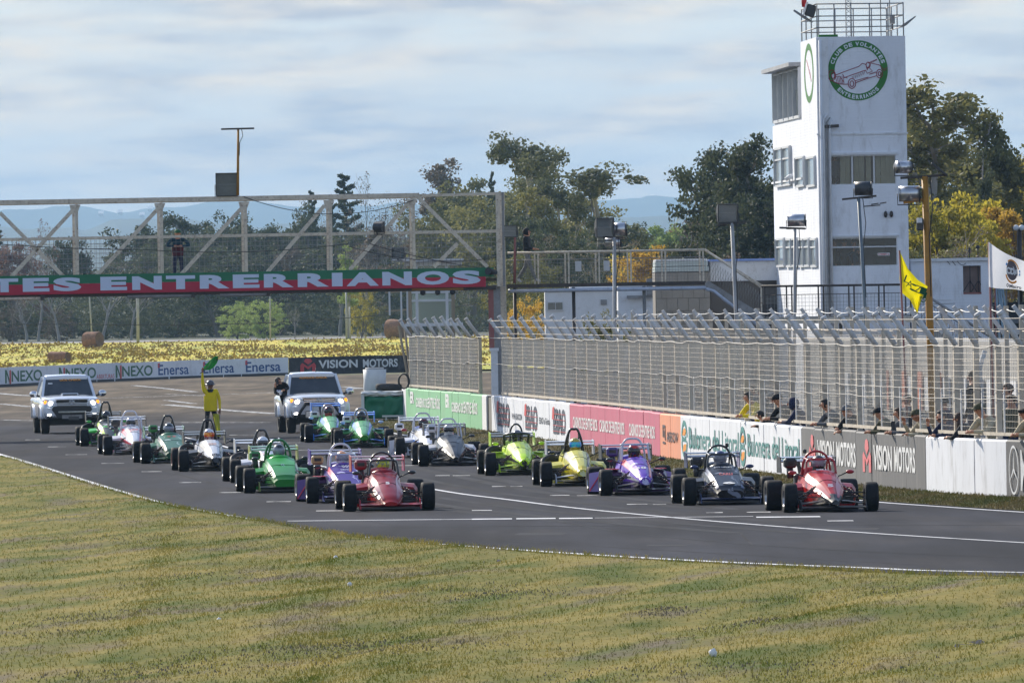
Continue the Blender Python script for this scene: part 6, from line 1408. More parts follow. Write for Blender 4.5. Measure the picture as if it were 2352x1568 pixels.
TYM = {'F': tyre_mesh(*TY_F), 'R': tyre_mesh(*TY_R)}; RIMM = {('F', 0): rim_mesh(*TY_F, M_RIM), ('R', 0): rim_mesh(*TY_R, M_RIM), ('F', 1): rim_mesh(*TY_F, M_RIMR), ('R', 1): rim_mesh(*TY_R, M_RIMR)}
def helmet_mat(nm, c): return mat('helmet_' + nm, c[0], .22, var=.0, coat=.8, scale=3.2, col2=c[1] if len(c) > 1 else c[0], thr=(.46, .52))
def smooth_path(pts, n=5):
    P = [Vector(p) for p in pts]; out = []
    for i in range(len(P) - 1):
        p0, p1, p2, p3 = P[max(i - 1, 0)], P[i], P[i + 1], P[min(i + 2, len(P) - 1)]
        for k in range(n): t_ = k / n; out.append(.5 * ((2 * p1) + (p2 - p0) * t_ + (2 * p0 - 5 * p1 + 4 * p2 - p3) * t_ ** 2 + (3 * p1 - p0 - 3 * p2 + p3) * t_ ** 3))
    return out + [P[-1]]
def car(key, label, dlabel, xc, v, shift, body, nose='wedge', hoop='cage', hoopm=None, wingm=None, rwing=None, rz=.86, pod=None, acc=None, number=None, text=None, helm=None, visor=None, airbox=None, mirror=None, track=1.63, hose=0, redrim=0, fins=None, hoop_h=1.02, endp=None, camera_=0, wing_span=1.04, helm_dz=0.0, stripe=None, band2=None, tip=None):
    dv = v - hor(xc); p = G(xc, v); al = (xc - 1176) / FPX; yaw = shift / pxm(p.y) / WB - al
    c = thing('racing_car', label, 'racing car', group='single seater racing cars lined up on the grid')
    fa = WB / 2; org = Vector((p.x, p.y, 0)) + Vector((-math.sin(yaw), math.cos(yaw), 0)) * (fa - .25); c.location = org; c.rotation_euler[2] = yaw
    O = -fa + .06       # nose sections are written with the front axle at -1.1
    W_ = wingm or body; hm = hoopm or M_BLKP; mm = mirror or M_BLKP; pod = pod or body; endp = endp or W_
    tx = track / 2
    # --- wheels: thing > wheel > tyre, rim
    for s_, y, kd in ((-1, -fa, 'F'), (1, -fa, 'F'), (-1, fa, 'R'), (1, fa, 'R')):
        rad, wd = TY_F if kd == 'F' else TY_R; hb = MB().lathe([(0, -.06), (.05, -.06), (.05, .06), (0, .06)], (0, 0, 0), 'x', 10); w_ = hb.build('wheel', M_SUSP, c); w_.location = (s_ * (tx - wd / 2 - (0 if kd == 'F' else .015)), y, rad)
        if kd == 'F': w_.rotation_euler[2] = R(trnd.uniform(-1.5, 1.5))
        link('tyre', TYM[kd], w_); link('rim', RIMM[(kd, redrim)], w_)
    # --- tub
    rings = spline_rings(NOSE[nose], 3); mb = MB().loft(rings, 0, True); mb.sharp = 17; mb.build('nose', body, c)
    tub = [(.0, .27, .31, .26, .07, .42, .62, .0), (.25, .28, .33, .28, .06, .44, .60, .0), (.55, .27, .33, .27, .06, .44, .62, .0), (.72, .24, .30, .20, .06, .46, .72, .03), (1.15, .17, .21, .13, .08, .42, .66, .03), (1.55, .09, .12, .07, .14, .34, .50, .02)]
    mb = MB().loft(spline_rings(tub), 0, True); mb.sharp = 17; mb.build('body', body, c)
    MB().loft([[Vector((sx * .205 * (1 if k < 4 else 1), yy, .655 if k else .64)) for sx, yy in ((-1, .03), (1, .03), (1, .52), (-1, .52))] for k in range(2)], 0, False).build('cockpit_dark_patch', M_CARB, c)  # black patch on the closed tub, its colour stands for the shaded cockpit hollow
    if nose in ('wedge', 'block'): MB().loft([[Vector((x, -.16 + .10 * (1 - abs(x) / .26) * -1, .645)), Vector((x, -.05 - .05 * (1 - abs(x) / .26), .735 - .10 * (abs(x) / .26) ** 3)), Vector((x, .0, .72 - .10 * (abs(x) / .26) ** 3)), Vector((x, .04, .64))] for x in np.linspace(-.26, .26, 9)], 0, True).build('windscreen_cowl', body, c)
    MB().box((0, .05, .045), (1.02, 2.1, .03)).build('floor', M_CARB, c)
    # --- side pods with inlets
    for s_ in (-1, 1):
        mb = MB(); rs = []
        for y, w0, w1, zt in ((-.22, .28, .56, .40), (-.05, .28, .60, .45), (.35, .26, .62, .46), (.80, .22, .56, .42), (1.05, .18, .34, .30)):
            rs.append([Vector((s_ * x, y, z)) for x, z in ((w0, .06), (w1 - .03, .06), (w1, .12), (w1, zt - .07), (w1 - .05, zt), (w0, zt + .03))])
        mb.loft(rs if s_ > 0 else [list(reversed(r_)) for r_ in rs], 0, False); mb.build('side_pod', pod, c)
        MB().box((s_ * .43, -.225, .24), (.22, .02, .24), bev=.008).build('radiator_inlet', M_CARB, c)
        if acc is not None: MB().box((s_ * .45, -.05, .485), (.22, .5, .012)).build('pod_trim', acc, c)
    # --- front wing, suspension
    zw = .10 if nose != 'round' else .13; sp = wing_span / 2; yw = -fa - .42
    wing_prof = lambda x, y, z, ch, th: [Vector((x, y - ch * .5, z)), Vector((x, y - ch * .2, z - th)), Vector((x, y + ch * .5, z + ch * .10)), Vector((x, y - ch * .15, z + th * .6))]
    if nose in ('round', 'beak'):
        mb = MB(); mb.loft([wing_prof(x, yw, zw - .015, .26, .018) for x in np.linspace(-sp, sp, 9)], 0, False); mb.build('front_wing', M_CARB if nose == 'round' else W_, c)
        for s_ in (-1, 1): MB().loft([wing_prof(s_ * x, yw + .16, zw + .07 + .02 * math.sin(x * 9), .20, .014) for x in np.linspace(.16, sp - .02, 6)], 0, False).build('front_flap', W_, c)
        for s_ in (-1, 1): MB().bar((s_ * .07, yw + .02, zw - .01), (s_ * .06, yw + .06, .26), .02, .10).build('wing_pylon', M_CARB, c)
    else:
        MB().loft([wing_prof(x, yw + .1, zw + .015, .30, .035) for x in np.linspace(-sp, sp, 9)], 0, False).build('front_wing', W_, c); MB().box((0, yw + .02, zw - .045), (wing_span, .16, .03)).build('front_splitter', M_CARB, c)
    for s_ in (-1, 1):
        MB().prism([Vector((s_ * sp, yw - .12, zw - .06)), Vector((s_ * sp, yw + .30, zw - .06)), Vector((s_ * sp, yw + .30, zw + .13)), Vector((s_ * sp, yw + .02, zw + .10))], (s_ * .012, 0, 0)).build('wing_endplate', endp, c)
        mb = MB(); xi, xo = .24, tx - .20
        for (z0, z1) in ((.34, .32), (.17, .17)):
            for dy in (-.20, .22): mb.tube([(s_ * xi, -fa + dy, z0), (s_ * xo, -fa, z1)], .013, 6)
        mb.tube([(s_ * xi, -fa + .06, .44), (s_ * xo, -fa, .20)], .014, 6); mb.tube([(s_ * xi, -fa - .13, .26), (s_ * xo, -fa - .08, .25)], .009, 5); mb.build('wishbone', M_SUSP, c)
        a, b = Vector((s_ * .27, -fa + .0, .42)), Vector((s_ * (xo - .12), -fa, .19)); mb = MB(); n = 44; ax_ = (b - a).normalized(); u_ = ax_.orthogonal().normalized(); v_ = ax_.cross(u_)
        mb.tube([a.lerp(b, .12 + .72 * i / n) + (u_ * math.cos(i * .9) + v_ * math.sin(i * .9)) * .036 for i in range(n + 1)], .008, 4); mb.tube([a, b], .015, 6); mb.build('spring_damper', M_SPR, c)
        mb = MB()
        for z0, z1 in ((.36, .36), (.18, .18)):
            for dy in (-.35, .05): mb.tube([(s_ * .15, fa + dy, z0), (s_ * (tx - .26), fa, z1)], .013, 6)
        mb.build('rear_wishbone', M_SUSP, c)
    # --- engine, air box, exhaust, hoses
    mb = MB().box((-.02, .98, .42), (.34, .46, .34), bev=.03); mb.box((-.26, .85, .52), (.16, .22, .20), bev=.02); mb.box((.24, 1.0, .46), (.14, .30, .16), bev=.02)
    for k in range(4): mb.tube([(-.20, .80 + k * .1, .50), (-.34, .82 + k * .09, .42), (-.36, .95 + k * .08, .30)], .022, 6)
    mb.build('engine', M_ENG, c); MB().tube(smooth_path([(-.34, 1.1, .30), (-.40, 1.4, .26), (-.36, 1.85, .28)]), .035, 8).build('exhaust', M_SUSP, c)
    if airbox is not None:
        am, ax0, az = airbox; mb = MB().box((ax0, .72, az), (.22, .20, .17), bev=.035); mb.build('air_box', am, c); MB().box((ax0, .615, az + .01), (.13, .012, .06), bev=.004).build('air_inlet', M_CARB, c); MB().tube([(ax0, .78, az - .08), (ax0 + .02, .82, az - .25)], .06, 8).build('intake_pipe', M_ENG, c)
    for k in range(hose): MB().tube(smooth_path([(-.30, .60 + .05 * k, .50 - .02 * k), (-.46, .52, .58 - .05 * k), (-.62, .40 + .06 * k, .52 - .03 * k), (-.66 - .05 * k, .28, .44)]), .05, 8).build('cooling_hose', M_HOSE, c)
    # --- roll hoop or cage
    H_ = hoop_h; T = lambda pts, nm='roll_hoop', r_=.021, m_=None: MB().tube(smooth_path(pts, 5), r_, 8).build(nm, m_ or hm, c)
    if hoop == 'cage':
        T([(-.25, .50, .55), (-.23, .48, .80), (-.15, .46, H_ - .06), (0, .46, H_), (.15, .46, H_ - .06), (.23, .48, .80), (.25, .50, .55)])
        T([(-.265, -.10, .60), (-.245, -.06, .78), (-.205, -.03, .875), (0, -.03, .885), (.205, -.03, .875), (.245, -.06, .78), (.265, -.10, .60)], 'front_hoop', .019)
        for s_ in (-1, 1): T([(s_ * .205, -.03, .875), (s_ * .23, .22, .90), (s_ * .21, .47, .90)], 'cage_bar', .018); T([(s_ * .20, .48, .88), (s_ * .22, .95, .50)], 'cage_bar', .016)
    elif hoop == 'box':
        T([(-.24, .50, .55), (-.225, .48, .83), (-.13, .46, H_ - .03), (0, .46, H_), (.13, .46, H_ - .03), (.225, .48, .83), (.24, .50, .55)])
        T([(-.27, -.08, .62), (-.24, -.02, .92), (-.22, .0, .94), (.22, .0, .94), (.24, -.02, .92), (.27, -.08, .62)], 'front_hoop', .022)
        for s_ in (-1, 1): T([(s_ * .23, -.01, .93), (s_ * .22, .46, .94)], 'cage_bar', .019)
    elif hoop == 'wide':
        T([(-.27, .44, .58), (-.22, .42, .86), (-.10, .40, H_ - .01), (0, .40, H_), (.10, .40, H_ - .01), (.22, .42, .86), (.27, .44, .58)], r_=.026)
        for s_ in (-1, 1): T([(s_ * .12, .40, H_ - .03), (s_ * .22, .95, .52)], 'cage_bar', .02)
    elif hoop == 'halo':
        T([(-.13, .52, .70), (-.12, .50, H_ - .12), (-.05, .49, H_), (.05, .49, H_), (.12, .50, H_ - .12), (.13, .52, .70)])
        T([(-.27, .46, .84), (-.25, .10, .86), (-.13, -.06, .875), (0, -.10, .88), (.13, -.06, .875), (.25, .10, .86), (.27, .46, .84)], 'halo_bar', .03); T([(0, -.10, .88), (0, -.14, .64)], 'halo_bar', .018)
        for s_ in (-1, 1): T([(s_ * .27, .46, .84), (s_ * .25, .58, .62)], 'halo_bar', .028)
    elif hoop == 'glazed':
        T([(-.17, .44, .62), (-.16, .42, .86), (-.08, .40, H_ - .02), (.08, .40, H_ - .02), (.16, .42, .86), (.17, .44, .62)], r_=.024, m_=M_STAIN)
    else:
        T([(-.20, .56, .56), (-.17, .53, .82), (-.085, .50, H_ - .03), (0, .50, H_), (.085, .50, H_ - .03), (.17, .53, .82), (.20, .56, .56)], r_=.025)
        for s_ in (-1, 1): T([(s_ * .10, .51, H_ - .08), (s_ * .12, 1.0, .60)], 'cage_bar', .018)
        MB().loft([[Vector((sx * .23, .60, .58)), Vector((sx * .17, .60, .80)), Vector((sx * .17, .70, .80)), Vector((sx * .23, .80, .58))] for sx in (-1, 1)], 0, False).build('headrest', M_CARB, c)
    if camera_:
        cx_ = .15 if camera_ == 2 else (-.2 if camera_ == 3 else 0); MB().box((cx_, .44, H_ + (.06 if camera_ == 1 else .0)), (.06, .05, .07), bev=.01).build('action_camera', M_CARB, c)
    # --- rear wing
    rw = rwing or W_; yr = fa + .42; rs = .94 if hoop != 'glazed' else .78; hs = rs / 2
    MB().loft([wing_prof(x, yr, rz, .30, .022) for x in np.linspace(-hs, hs, 7)], 0, False).build('rear_wing', rw, c); MB().loft([wing_prof(x, yr + .18, rz + .06, .16, .014) for x in np.linspace(-hs, hs, 7)], 0, False).build('rear_flap', rw, c)
    for s_ in (-1, 1):
        MB().prism([Vector((s_ * hs, yr - .20, rz - .20)), Vector((s_ * hs, yr + .34, rz - .20)), Vector((s_ * hs, yr + .34, rz + .10)), Vector((s_ * hs, yr - .14, rz + .07))], (s_ * .016, 0, 0)).build('rear_endplate', endp, c); MB().bar((s_ * .16, yr - .02, rz - .02), (s_ * .10, yr - .22, .36), .018, .12).build('wing_strut', M_SUSP, c)
    # --- mirrors
    for s_ in (-1, 1):
        q = Vector((s_ * .47, -.12, .665)); MB().tube([(s_ * .27, -.12, .58), q], .011, 5).build('mirror_arm', M_SUSP, c); MB().ell(q + Vector((s_ * .03, 0, 0)), (.075, .045, .036), n=10, m_=6).build('mirror', mm, c)
    if fins is not None:
        for s_ in (-1, 1): MB().prism([Vector((s_ * .54, fa - .42, .05)), Vector((s_ * .54, fa - .42, .44)), Vector((s_ * .79, fa - .30, .40)), Vector((s_ * .79, fa - .30, .05))], (0, .02, 0)).build('tyre_deflector', fins, c); MB().bar((s_ * .55, fa - .445, .44), (s_ * .79, fa - .325, .06), .014, .02).build('deflector_trim', acc or fins, c)
    # --- pinstripe, panel joint and fasteners following the nose
    def band(k0, k1, a, b, m_, nm):
        for s_ in (1, -1):
            mb = MB(); V = []
            for r_ in rings[a:b]:
                for k in (k0, k1):
                    q = r_[k if s_ > 0 else 16 - k]; V.append(q + Vector((s_ * .004, -.001, .005)))
            mb.add(V, [(2 * i, 2 * i + 1, 2 * i + 3, 2 * i + 2) for i in range(len(V) // 2 - 1)], 0, True); mb.build(nm, m_, c)
    band(5, 6, 2, len(rings) - 1, stripe or M_CARB, 'livery_band')
    if band2: band(3, 4, 1, len(rings) - 2, band2, 'livery_band')
    if tip: band(6, 8, 0, 4, tip, 'nose_panel')
    jr = min(rings, key=lambda r_: abs(r_[0].y + .82)); MB().tube([q + Vector((0, 0, .002)) for q in jr[2:-1]], .005, 4).build('panel_joint', M_CARB, c)
    # --- print on the nose, laid on its upper face
    def on_nose(y, x=0.0):
        best = min(rings, key=lambda r_: abs(r_[0].y - y)); top = max(best, key=lambda q: q.z); return Vector((x, y, top.z + .006))
    def decal(s2, y0, wd, ht, m_, bold=.03, dx=0.0):
        a = on_nose(y0); b = on_nose(y0 + ht); lettering(s2, Vector((dx - wd / 2, y0, a.z + .012)), (wd, 0, 0), (0, ht, (b.z - a.z)), m_, c, bold=bold)
    if number: decal(number[0], number[1], number[2], number[3], number[4], .05)
    for tx_ in (text or ()): decal(*tx_)
    # --- driver
    d = thing('driver', dlabel, 'person', group='helmeted drivers seated in the racing cars'); d.location = org + Vector((-math.sin(yaw), math.cos(yaw), 0)) * .0; d.rotation_euler[2] = yaw
    link('body', DRIVER_BODY, d)
    hz = .815 + helm_dz; mb = MB(); rr = (.125, .15, .14)
    mb.ell((0, .20, hz), rr, 0, 18, 12); mb.v = [(v_[0] * (1 - .12 * max(0, (hz - .02 - v_[2]) / .14)), v_[1] - .02 * max(0, (hz - v_[2]) / .14), v_[2]) for v_ in mb.v]
    mb.lathe([(.095, -.155), (.11, -.12), (.108, -.08)], (0, .19, hz), n=16)
    he = mb.build('helmet', helm or M_CARB, d)
    n = 12; V = []; 
    for j, (z, k) in enumerate(((-.052, 1.035), (-.02, 1.05), (.02, 1.055), (.052, 1.04))):
        for i in range(n + 1):
            a = R(-158) + R(136) * i / n; rx = rr[0] * k * math.sqrt(max(.1, 1 - (z / rr[2]) ** 2)); ry = rr[1] * k * math.sqrt(max(.1, 1 - (z / rr[2]) ** 2)); V.append(Vector((rx * math.cos(a), .20 + ry * math.sin(a), hz + z)))
    MB().add(V, [(j * (n + 1) + i, j * (n + 1) + i + 1, (j + 1) * (n + 1) + i + 1, (j + 1) * (n + 1) + i) for j in range(3) for i in range(n)], 0, True).build('visor', visor or mat('dark_visor', (.02, .022, .025), .08, var=.2, spec=.8), he)
    return c
# driver's body: one continuous skin, seated, arms to the wheel
def skin_mesh(name, joints, bones, mats_, matfn, sub=1):
    names = list(joints); idx = {n: i for i, n in enumerate(names)}; me = bpy.data.meshes.new('sk'); me.from_pydata([joints[n][0] for n in names], [(idx[a], idx[b]) for a, b in bones], []); o = bpy.data.objects.new('sk', me); COL.objects.link(o)
    sm = o.modifiers.new('s', 'SKIN'); sm.use_smooth_shade = True; sk = me.skin_vertices[0].data
    for n in names: r_ = joints[n][1]; sk[idx[n]].radius = (r_, r_) if not isinstance(r_, tuple) else r_; sk[idx[n]].use_root = False
    sk[0].use_root = True
    if sub: s2 = o.modifiers.new('u', 'SUBSURF'); s2.levels = sub; s2.render_levels = sub
    dg = bpy.context.evaluated_depsgraph_get(); ev = o.evaluated_get(dg); m2 = bpy.data.meshes.new_from_object(ev); m2.name = name
    bpy.data.objects.remove(o); bpy.data.meshes.remove(me); m2.materials.clear()
    for q in mats_: m2.materials.append(q)
    seg = [(np.array(joints[a][0]), np.array(joints[b][0]), matfn(a, b)) for a, b in bones]
    for p_ in m2.polygons:
        c_ = np.array(p_.center); best = 1e9; mi = 0
        for a, b, k in seg:
            ab = b - a; t_ = float(np.clip(np.dot(c_ - a, ab) / (np.dot(ab, ab) + 1e-9), 0, 1)); d_ = np.linalg.norm(c_ - a - ab * t_)
            if d_ < best: best = d_; mi = k
        p_.material_index = mi; p_.use_smooth = True
    return m2
_dj = {'pel': ((0, .42, .22), .13), 'waist': ((0, .40, .38), .13), 'chest': ((0, .34, .54), (.15, .12)), 'neck': ((0, .25, .66), .065), 'head': ((0, .20, .78), .075)}
_db = [('pel', 'waist'), ('waist', 'chest'), ('chest', 'neck'), ('neck', 'head')]
for s_, n_2 in ((-1, 'l'), (1, 'r')):
    _dj.update({'sh' + n_2: ((s_ * .18, .32, .60), .07), 'el' + n_2: ((s_ * .25, .12, .46), .05), 'wr' + n_2: ((s_ * .13, -.02, .56), .038), 'ha' + n_2: ((s_ * .10, -.07, .59), .036), 'hip' + n_2: ((s_ * .10, .30, .20), .085), 'kn' + n_2: ((s_ * .13, -.12, .34), .06), 'ft' + n_2: ((s_ * .10, -.62, .20), .04)})
    _db += [('chest', 'sh' + n_2), ('sh' + n_2, 'el' + n_2), ('el' + n_2, 'wr' + n_2), ('wr' + n_2, 'ha' + n_2), ('pel', 'hip' + n_2), ('hip' + n_2, 'kn' + n_2), ('kn' + n_2, 'ft' + n_2)]
DRIVER_BODY = skin_mesh('driver_body', _dj, _db, [M_SUIT], lambda a, b: 0)

C = S
RED = paint('red_paint', C((150, 8, 30)), C((156, 4, 16)), 'z', .30, .03)
RED2 = paint('red_grey_paint', C((186, 14, 18)), C((66, 68, 72)), 'zx', .02, .02)
PURP = paint('purple_paint', C((72, 34, 142)), C((40, 26, 78)), 'z', .28, .04, C((196, 190, 226)))
PURP2 = paint('violet_paint', C((108, 62, 188)), C((60, 38, 112)), 'z', .26, .05, C((206, 204, 240)))
GRN = paint('bright_green_paint', C((40, 160, 56)), C((30, 122, 40)), 'z', .42, .2)
GRNB = paint('two_tone_green_paint', C((110, 182, 124)), C((36, 128, 26)), 'z', .42, .02)
DGRN = paint('bottle_green_paint', C((70, 120, 92)), C((36, 84, 58)), 'z', .36, .1, C((172, 196, 186)))
WHT = paint('white_paint', C((222, 224, 232)), C((200, 200, 210)), 'z', .30, .1, C((238, 178, 184)))
WHT2 = paint('white_black_paint', C((214, 216, 222)), C((20, 20, 22)), 'z', .35, .02, C((70, 74, 84)))
BLK = paint('black_blue_paint', C((30, 36, 50)), C((10, 12, 18)), 'z', .30, .04, C((120, 126, 140)))
YEL = paint('yellow_paint', C((216, 208, 92)), C((214, 196, 20)), 'z', .36, .03, C((228, 226, 170)))
LIME = paint('chrome_lime_paint', C((206, 232, 90)), C((196, 236, 16)), 'y', -1.25, .02, C((40, 44, 44)))
SILV = paint('graphite_paint', C((58, 64, 72)), C((26, 28, 32)), 'z', .30, .02, None, .36, .2)
GBLK = paint('green_black_paint', C((46, 52, 54)), C((40, 190, 52)), 'x', -9, .02, C((54, 200, 60)))
flt = lambda n, c, r_=.35: mat(n, S(c), r_, var=.1, coat=.4)
M_BLUE = flt('bright_blue', (34, 126, 230)); M_LIME = flt('fluorescent_lime', (198, 236, 22)); M_WHP = flt('white_tube_paint', (206, 206, 216)); M_REDP = flt('red_tube_paint', (176, 26, 32)); M_GRP = flt('green_tube_paint', (34, 116, 56)); M_SILV = flt('silver_wing', (196, 198, 206)); M_PKT = flt('pink_trim', (232, 54, 90)); M_GRW = flt('green_wing', (60, 138, 70)); M_NAVYB = flt('navy_plate', (40, 52, 96)); M_DKRED = flt('dark_red_wing', (140, 24, 40)); M_PUW = flt('purple_wing', (74, 36, 96)); M_GOLDT = flt('gold_pinstripe', (196, 160, 60))
H = lambda nm, *c: helmet_mat(nm, [S(q) for q in c])
V_IR = mat('iridescent_visor', S((40, 80, 240)), .1, var=.1, scale=6, col2=S((40, 190, 220)), thr=(.4, .6), spec=.9); V_GO = mat('golden_visor', S((240, 170, 20)), .12, var=.1, scale=8, col2=S((200, 60, 20)), thr=(.4, .6), spec=.9); V_LI = mat('yellow_visor', S((206, 214, 40)), .12, var=.1, scale=9, col2=S((90, 110, 120)), thr=(.42, .5), spec=.9); V_CL = mat('clear_visor', S((150, 150, 165)), .12, var=.4, scale=8, spec=.9); V_DK = None
NW = P_WH
car('5', 'dark red single seater with number 5, front of the left column', 'driver with yellow visor in the front red car of the left column', 891, 1172, 21.7, RED, 'wedge', 'cage', M_BLKP, flt('red_wing', (170, 22, 44)), M_DKRED, .87, RED, None, ('5', -1.02, .075, .11, NW), None, H('red', (150, 20, 34), (196, 120, 126)), V_LI, (M_DKRED, -.36, .80), endp=flt('red_plate', (190, 40, 56)), wing_span=1.06, stripe=M_DKRED, band2=flt('cream_side', (206, 178, 166)))
car('51', 'bright red single seater with grey nose, front of the right column', 'driver in a black helmet in the red car leading the right column', 1903, 1174.5, 45, RED2, 'beak', 'cage', M_REDP, M_SUSP, flt('chrome_wing', (150, 158, 176)), .84, RED, None, ('5', -1.25, .10, .09, NW), (('BELL', -.28, .20, .07, P_EW, .02),), M_CARB, V_CL, (M_CARB, -.42, .82), M_REDP, camera_=3, wing_span=1.1, stripe=M_REDP, tip=M_SUSP)
car('6', 'black and dark blue single seater with number 6 on its nose', 'driver in a blue and white helmet in the black car numbered 6', 1670, 1158, 30, BLK, 'block', 'cage', M_BLKP, M_NAVYB, M_NAVYB, .83, M_CARB, None, ('6', -1.42, .22, .17, NW), (('CARLI', -.84, .24, .12, P_PINK, .02), ('JATAFLET', -.36, .34, .09, P_WH, .02), ('OFICIAL', -.56, .26, .07, mat('gold_print', S((190, 160, 90)), .6), .02)), H('blue', (24, 40, 96), (150, 150, 158)), V_CL, (M_CARB, -.38, .74), M_NAVYB, hoop_h=1.04, camera_=2, stripe=M_NAVYB, band2=M_NAVYB)
car('10', 'violet single seater with number 10 and white roll cage', 'driver in a red helmet in the violet car numbered 10', 1472.7, 1136, 32, PURP2, 'round', 'box', M_WHP, M_SUSP, M_PUW, .85, M_PUW, M_PKT, ('10', -1.18, .16, .12, NW), None, H('redblack', (196, 40, 34), (24, 24, 26)), V_DK, (flt('purple_box', (70, 50, 120)), -.36, .80), M_BLKP, fins=flt('violet_plate', (168, 146, 206)), hoop_h=1.05, stripe=M_PKT, band2=M_WHP)
car('yellow', 'pale yellow single seater with tall black hoop beside the pink wall', 'driver in a yellow helmet with blue mirror visor in the yellow car', 1332.6, 1115.5, 21, YEL, 'round', 'hoop', M_BLKP, M_SILV, M_SILV, .80, YEL, None, None, (('FEDERAL', -.62, .22, .06, P_NAVY, .02),), H('gold', (190, 170, 60), (150, 140, 40)), V_IR, None, M_BLKP, hose=2, hoop_h=1.12, stripe=M_CARB, tip=flt('lemon_tip', (230, 206, 20)), band2=flt('lemon_tip', (230, 206, 20)))
car('lime', 'white and black single seater with fluorescent lime nose and black halo', 'driver with dark helmet under the halo of the lime nosed car', 1199, 1090, 20, LIME, 'round', 'halo', M_BLKP, M_LIME, M_CARB, .80, LIME, M_LIME, None, (('SUIZO', -.52, .20, .08, P_DK, .02), ('- - -', -.72, .2, .06, P_DK, .02)), H('darkpink', (60, 40, 52), (28, 28, 32)), V_DK, None, M_LIME, hose=2, hoop_h=1.06, stripe=M_LIME, band2=M_CARB)
car('silver', 'graphite single seater with pointed nose and silver cage', 'driver in a white helmet in the graphite car', 1041, 1069, 18, SILV, 'beak', 'box', M_SILV, M_CARB, M_CARB, .86, paint('white_pod', C((210, 210, 214)), C((60, 60, 62)), 'z', .2, .05), None, None, (('00', -1.12, .10, .06, P_WH, .02),), H('white', (214, 214, 216)), V_DK, (M_WHP, -.36, .84), M_BLKP, hoop_h=1.06, stripe=M_SUSP, band2=M_CARB)
car('white', 'white single seater with silver cage half hidden behind the graphite car', 'driver in a dark red helmet in the white car behind the graphite one', 982.7, 1050, 18, paint('white_blue_paint', C((226, 228, 238)), C((216, 206, 140)), 'z', .34, .1, C((150, 160, 220))), 'round', 'box', M_SILV, M_SILV, M_SILV, .88, WHT, None, None, (('M', -.5, .2, .12, P_BLUE, .02),), H('maroon', (96, 24, 40), (60, 20, 30)), V_DK, (M_BOARD, -.55, .74), M_REDP, hoop_h=1.06, fins=M_WHP, band2=M_BLUE)
car('greenblue', 'two tone green single seater with blue wings, nearer the grass verge', 'driver in a black helmet in the nearer green and blue car', 834.8, 1028, 8, GRNB, 'round', 'glazed', M_STAIN, M_BLUE, M_BLUE, .84, GRNB, M_BLUE, None, (('YPF', -.6, .14, .06, P_WH, .02),), H('black', (28, 28, 32), (44, 44, 50)), V_DK, (M_BOARD, -.36, .74), flt('pale_mirror', (190, 210, 226)), track=1.56, stripe=M_BLUE)
car('greenblue2', 'two tone green single seater with blue wings directly before the right pickup', 'driver in a black and red helmet in the green car before the right pickup', 761.6, 1015, 12, GRNB, 'round', 'glazed', M_STAIN, M_BLUE, M_BLUE, .98, GRNB, M_BLUE, None, None, H('blackred', (26, 24, 28), (150, 30, 34)), V_DK, (M_BOARD, -.36, .76), flt('pale_mirror', (190, 210, 226)), track=1.5, helm_dz=.03, stripe=M_BLUE)
car('purple', 'purple single seater with white roll cage behind the front red car', 'driver in an orange and white helmet in the purple car', 800.6, 1153.3, 27.6, PURP, 'block', 'cage', M_WHP, PURP, M_PUW, .88, M_PUW, M_PKT, None, (('LIKAR', -.30, .22, .06, P_WH, .02), ('W', -.44, .14, .09, P_WH, .02), ('DEVICE', -.58, .2, .06, P_EW, .02)), H('orange', (240, 140, 30), (226, 226, 230)), V_CL, (flt('tan_filter', (176, 140, 90)), -.42, .78), M_BLKP, fins=flt('purple_plate', (104, 76, 150)), hoop_h=1.08, camera_=1, stripe=M_PKT, band2=M_WHP, tip=M_BLUE)
car('green', 'bright green single seater with wide green roll hoop, left column', 'driver in a black and red helmet in the bright green car', 652, 1130.4, 21, GRN, 'block', 'wide', M_GRP, M_SUSP, M_GRW, .82, GRN, None, None, (('MITI', -.78, .18, .06, P_WH, .02), ('CL', -.86, .08, .05, P_EW, .02)), H('blackgrey', (30, 28, 30), (120, 120, 128)), V_CL, (M_GRW, -.44, .72), M_BLKP, endp=flt('yellowgreen_plate', (150, 160, 60)), stripe=M_GRW)
car('whitehid', 'white single seater with black hoop mostly hidden behind the bright green car', 'driver in a white helmet with black marks in the hidden white car', 615, 1106.6, 21, WHT, 'round', 'hoop', M_BLKP, M_SILV, M_SILV, .80, WHT, None, None, None, H('whiteb', (222, 224, 230), (200, 200, 206)), V_DK, None, M_BLKP, hose=1, hoop_h=1.08)
car('whiteblk', 'chrome white and black single seater with a tall black hoop, left column', 'driver in a white helmet with golden visor in the white and black car', 490.5, 1080.9, 19, WHT2, 'round', 'hoop', M_BLKP, M_CARB, M_CARB, .80, M_CARB, None, None, (('CEL', -.62, .14, .06, P_WH, .02), ('===', -.80, .18, .07, mat('salmon_print', S((220, 150, 120)), .6), .02)), H('whitered', (206, 208, 218), (120, 70, 86)), V_GO, None, M_BLKP, redrim=1, hose=1, hoop_h=1.14, camera_=1, stripe=M_CARB, band2=M_CARB, tip=M_CARB)
car('green6', 'bottle green single seater with double black hoop, left column', 'driver in a dark clear visored helmet in the bottle green car', 398.9, 1063, 20, DGRN, 'block', 'hoop', M_BLKP, DGRN, M_SILV, .78, DGRN, None, None, (('= =', -.5, .2, .08, P_RED, .02), ('~~', -.34, .2, .06, P_TEAL, .02)), H('darkgreen', (36, 44, 44), (90, 96, 100)), V_CL, (M_GRW, -.34, .82), M_BLKP, hoop_h=1.12, band2=M_WHP)
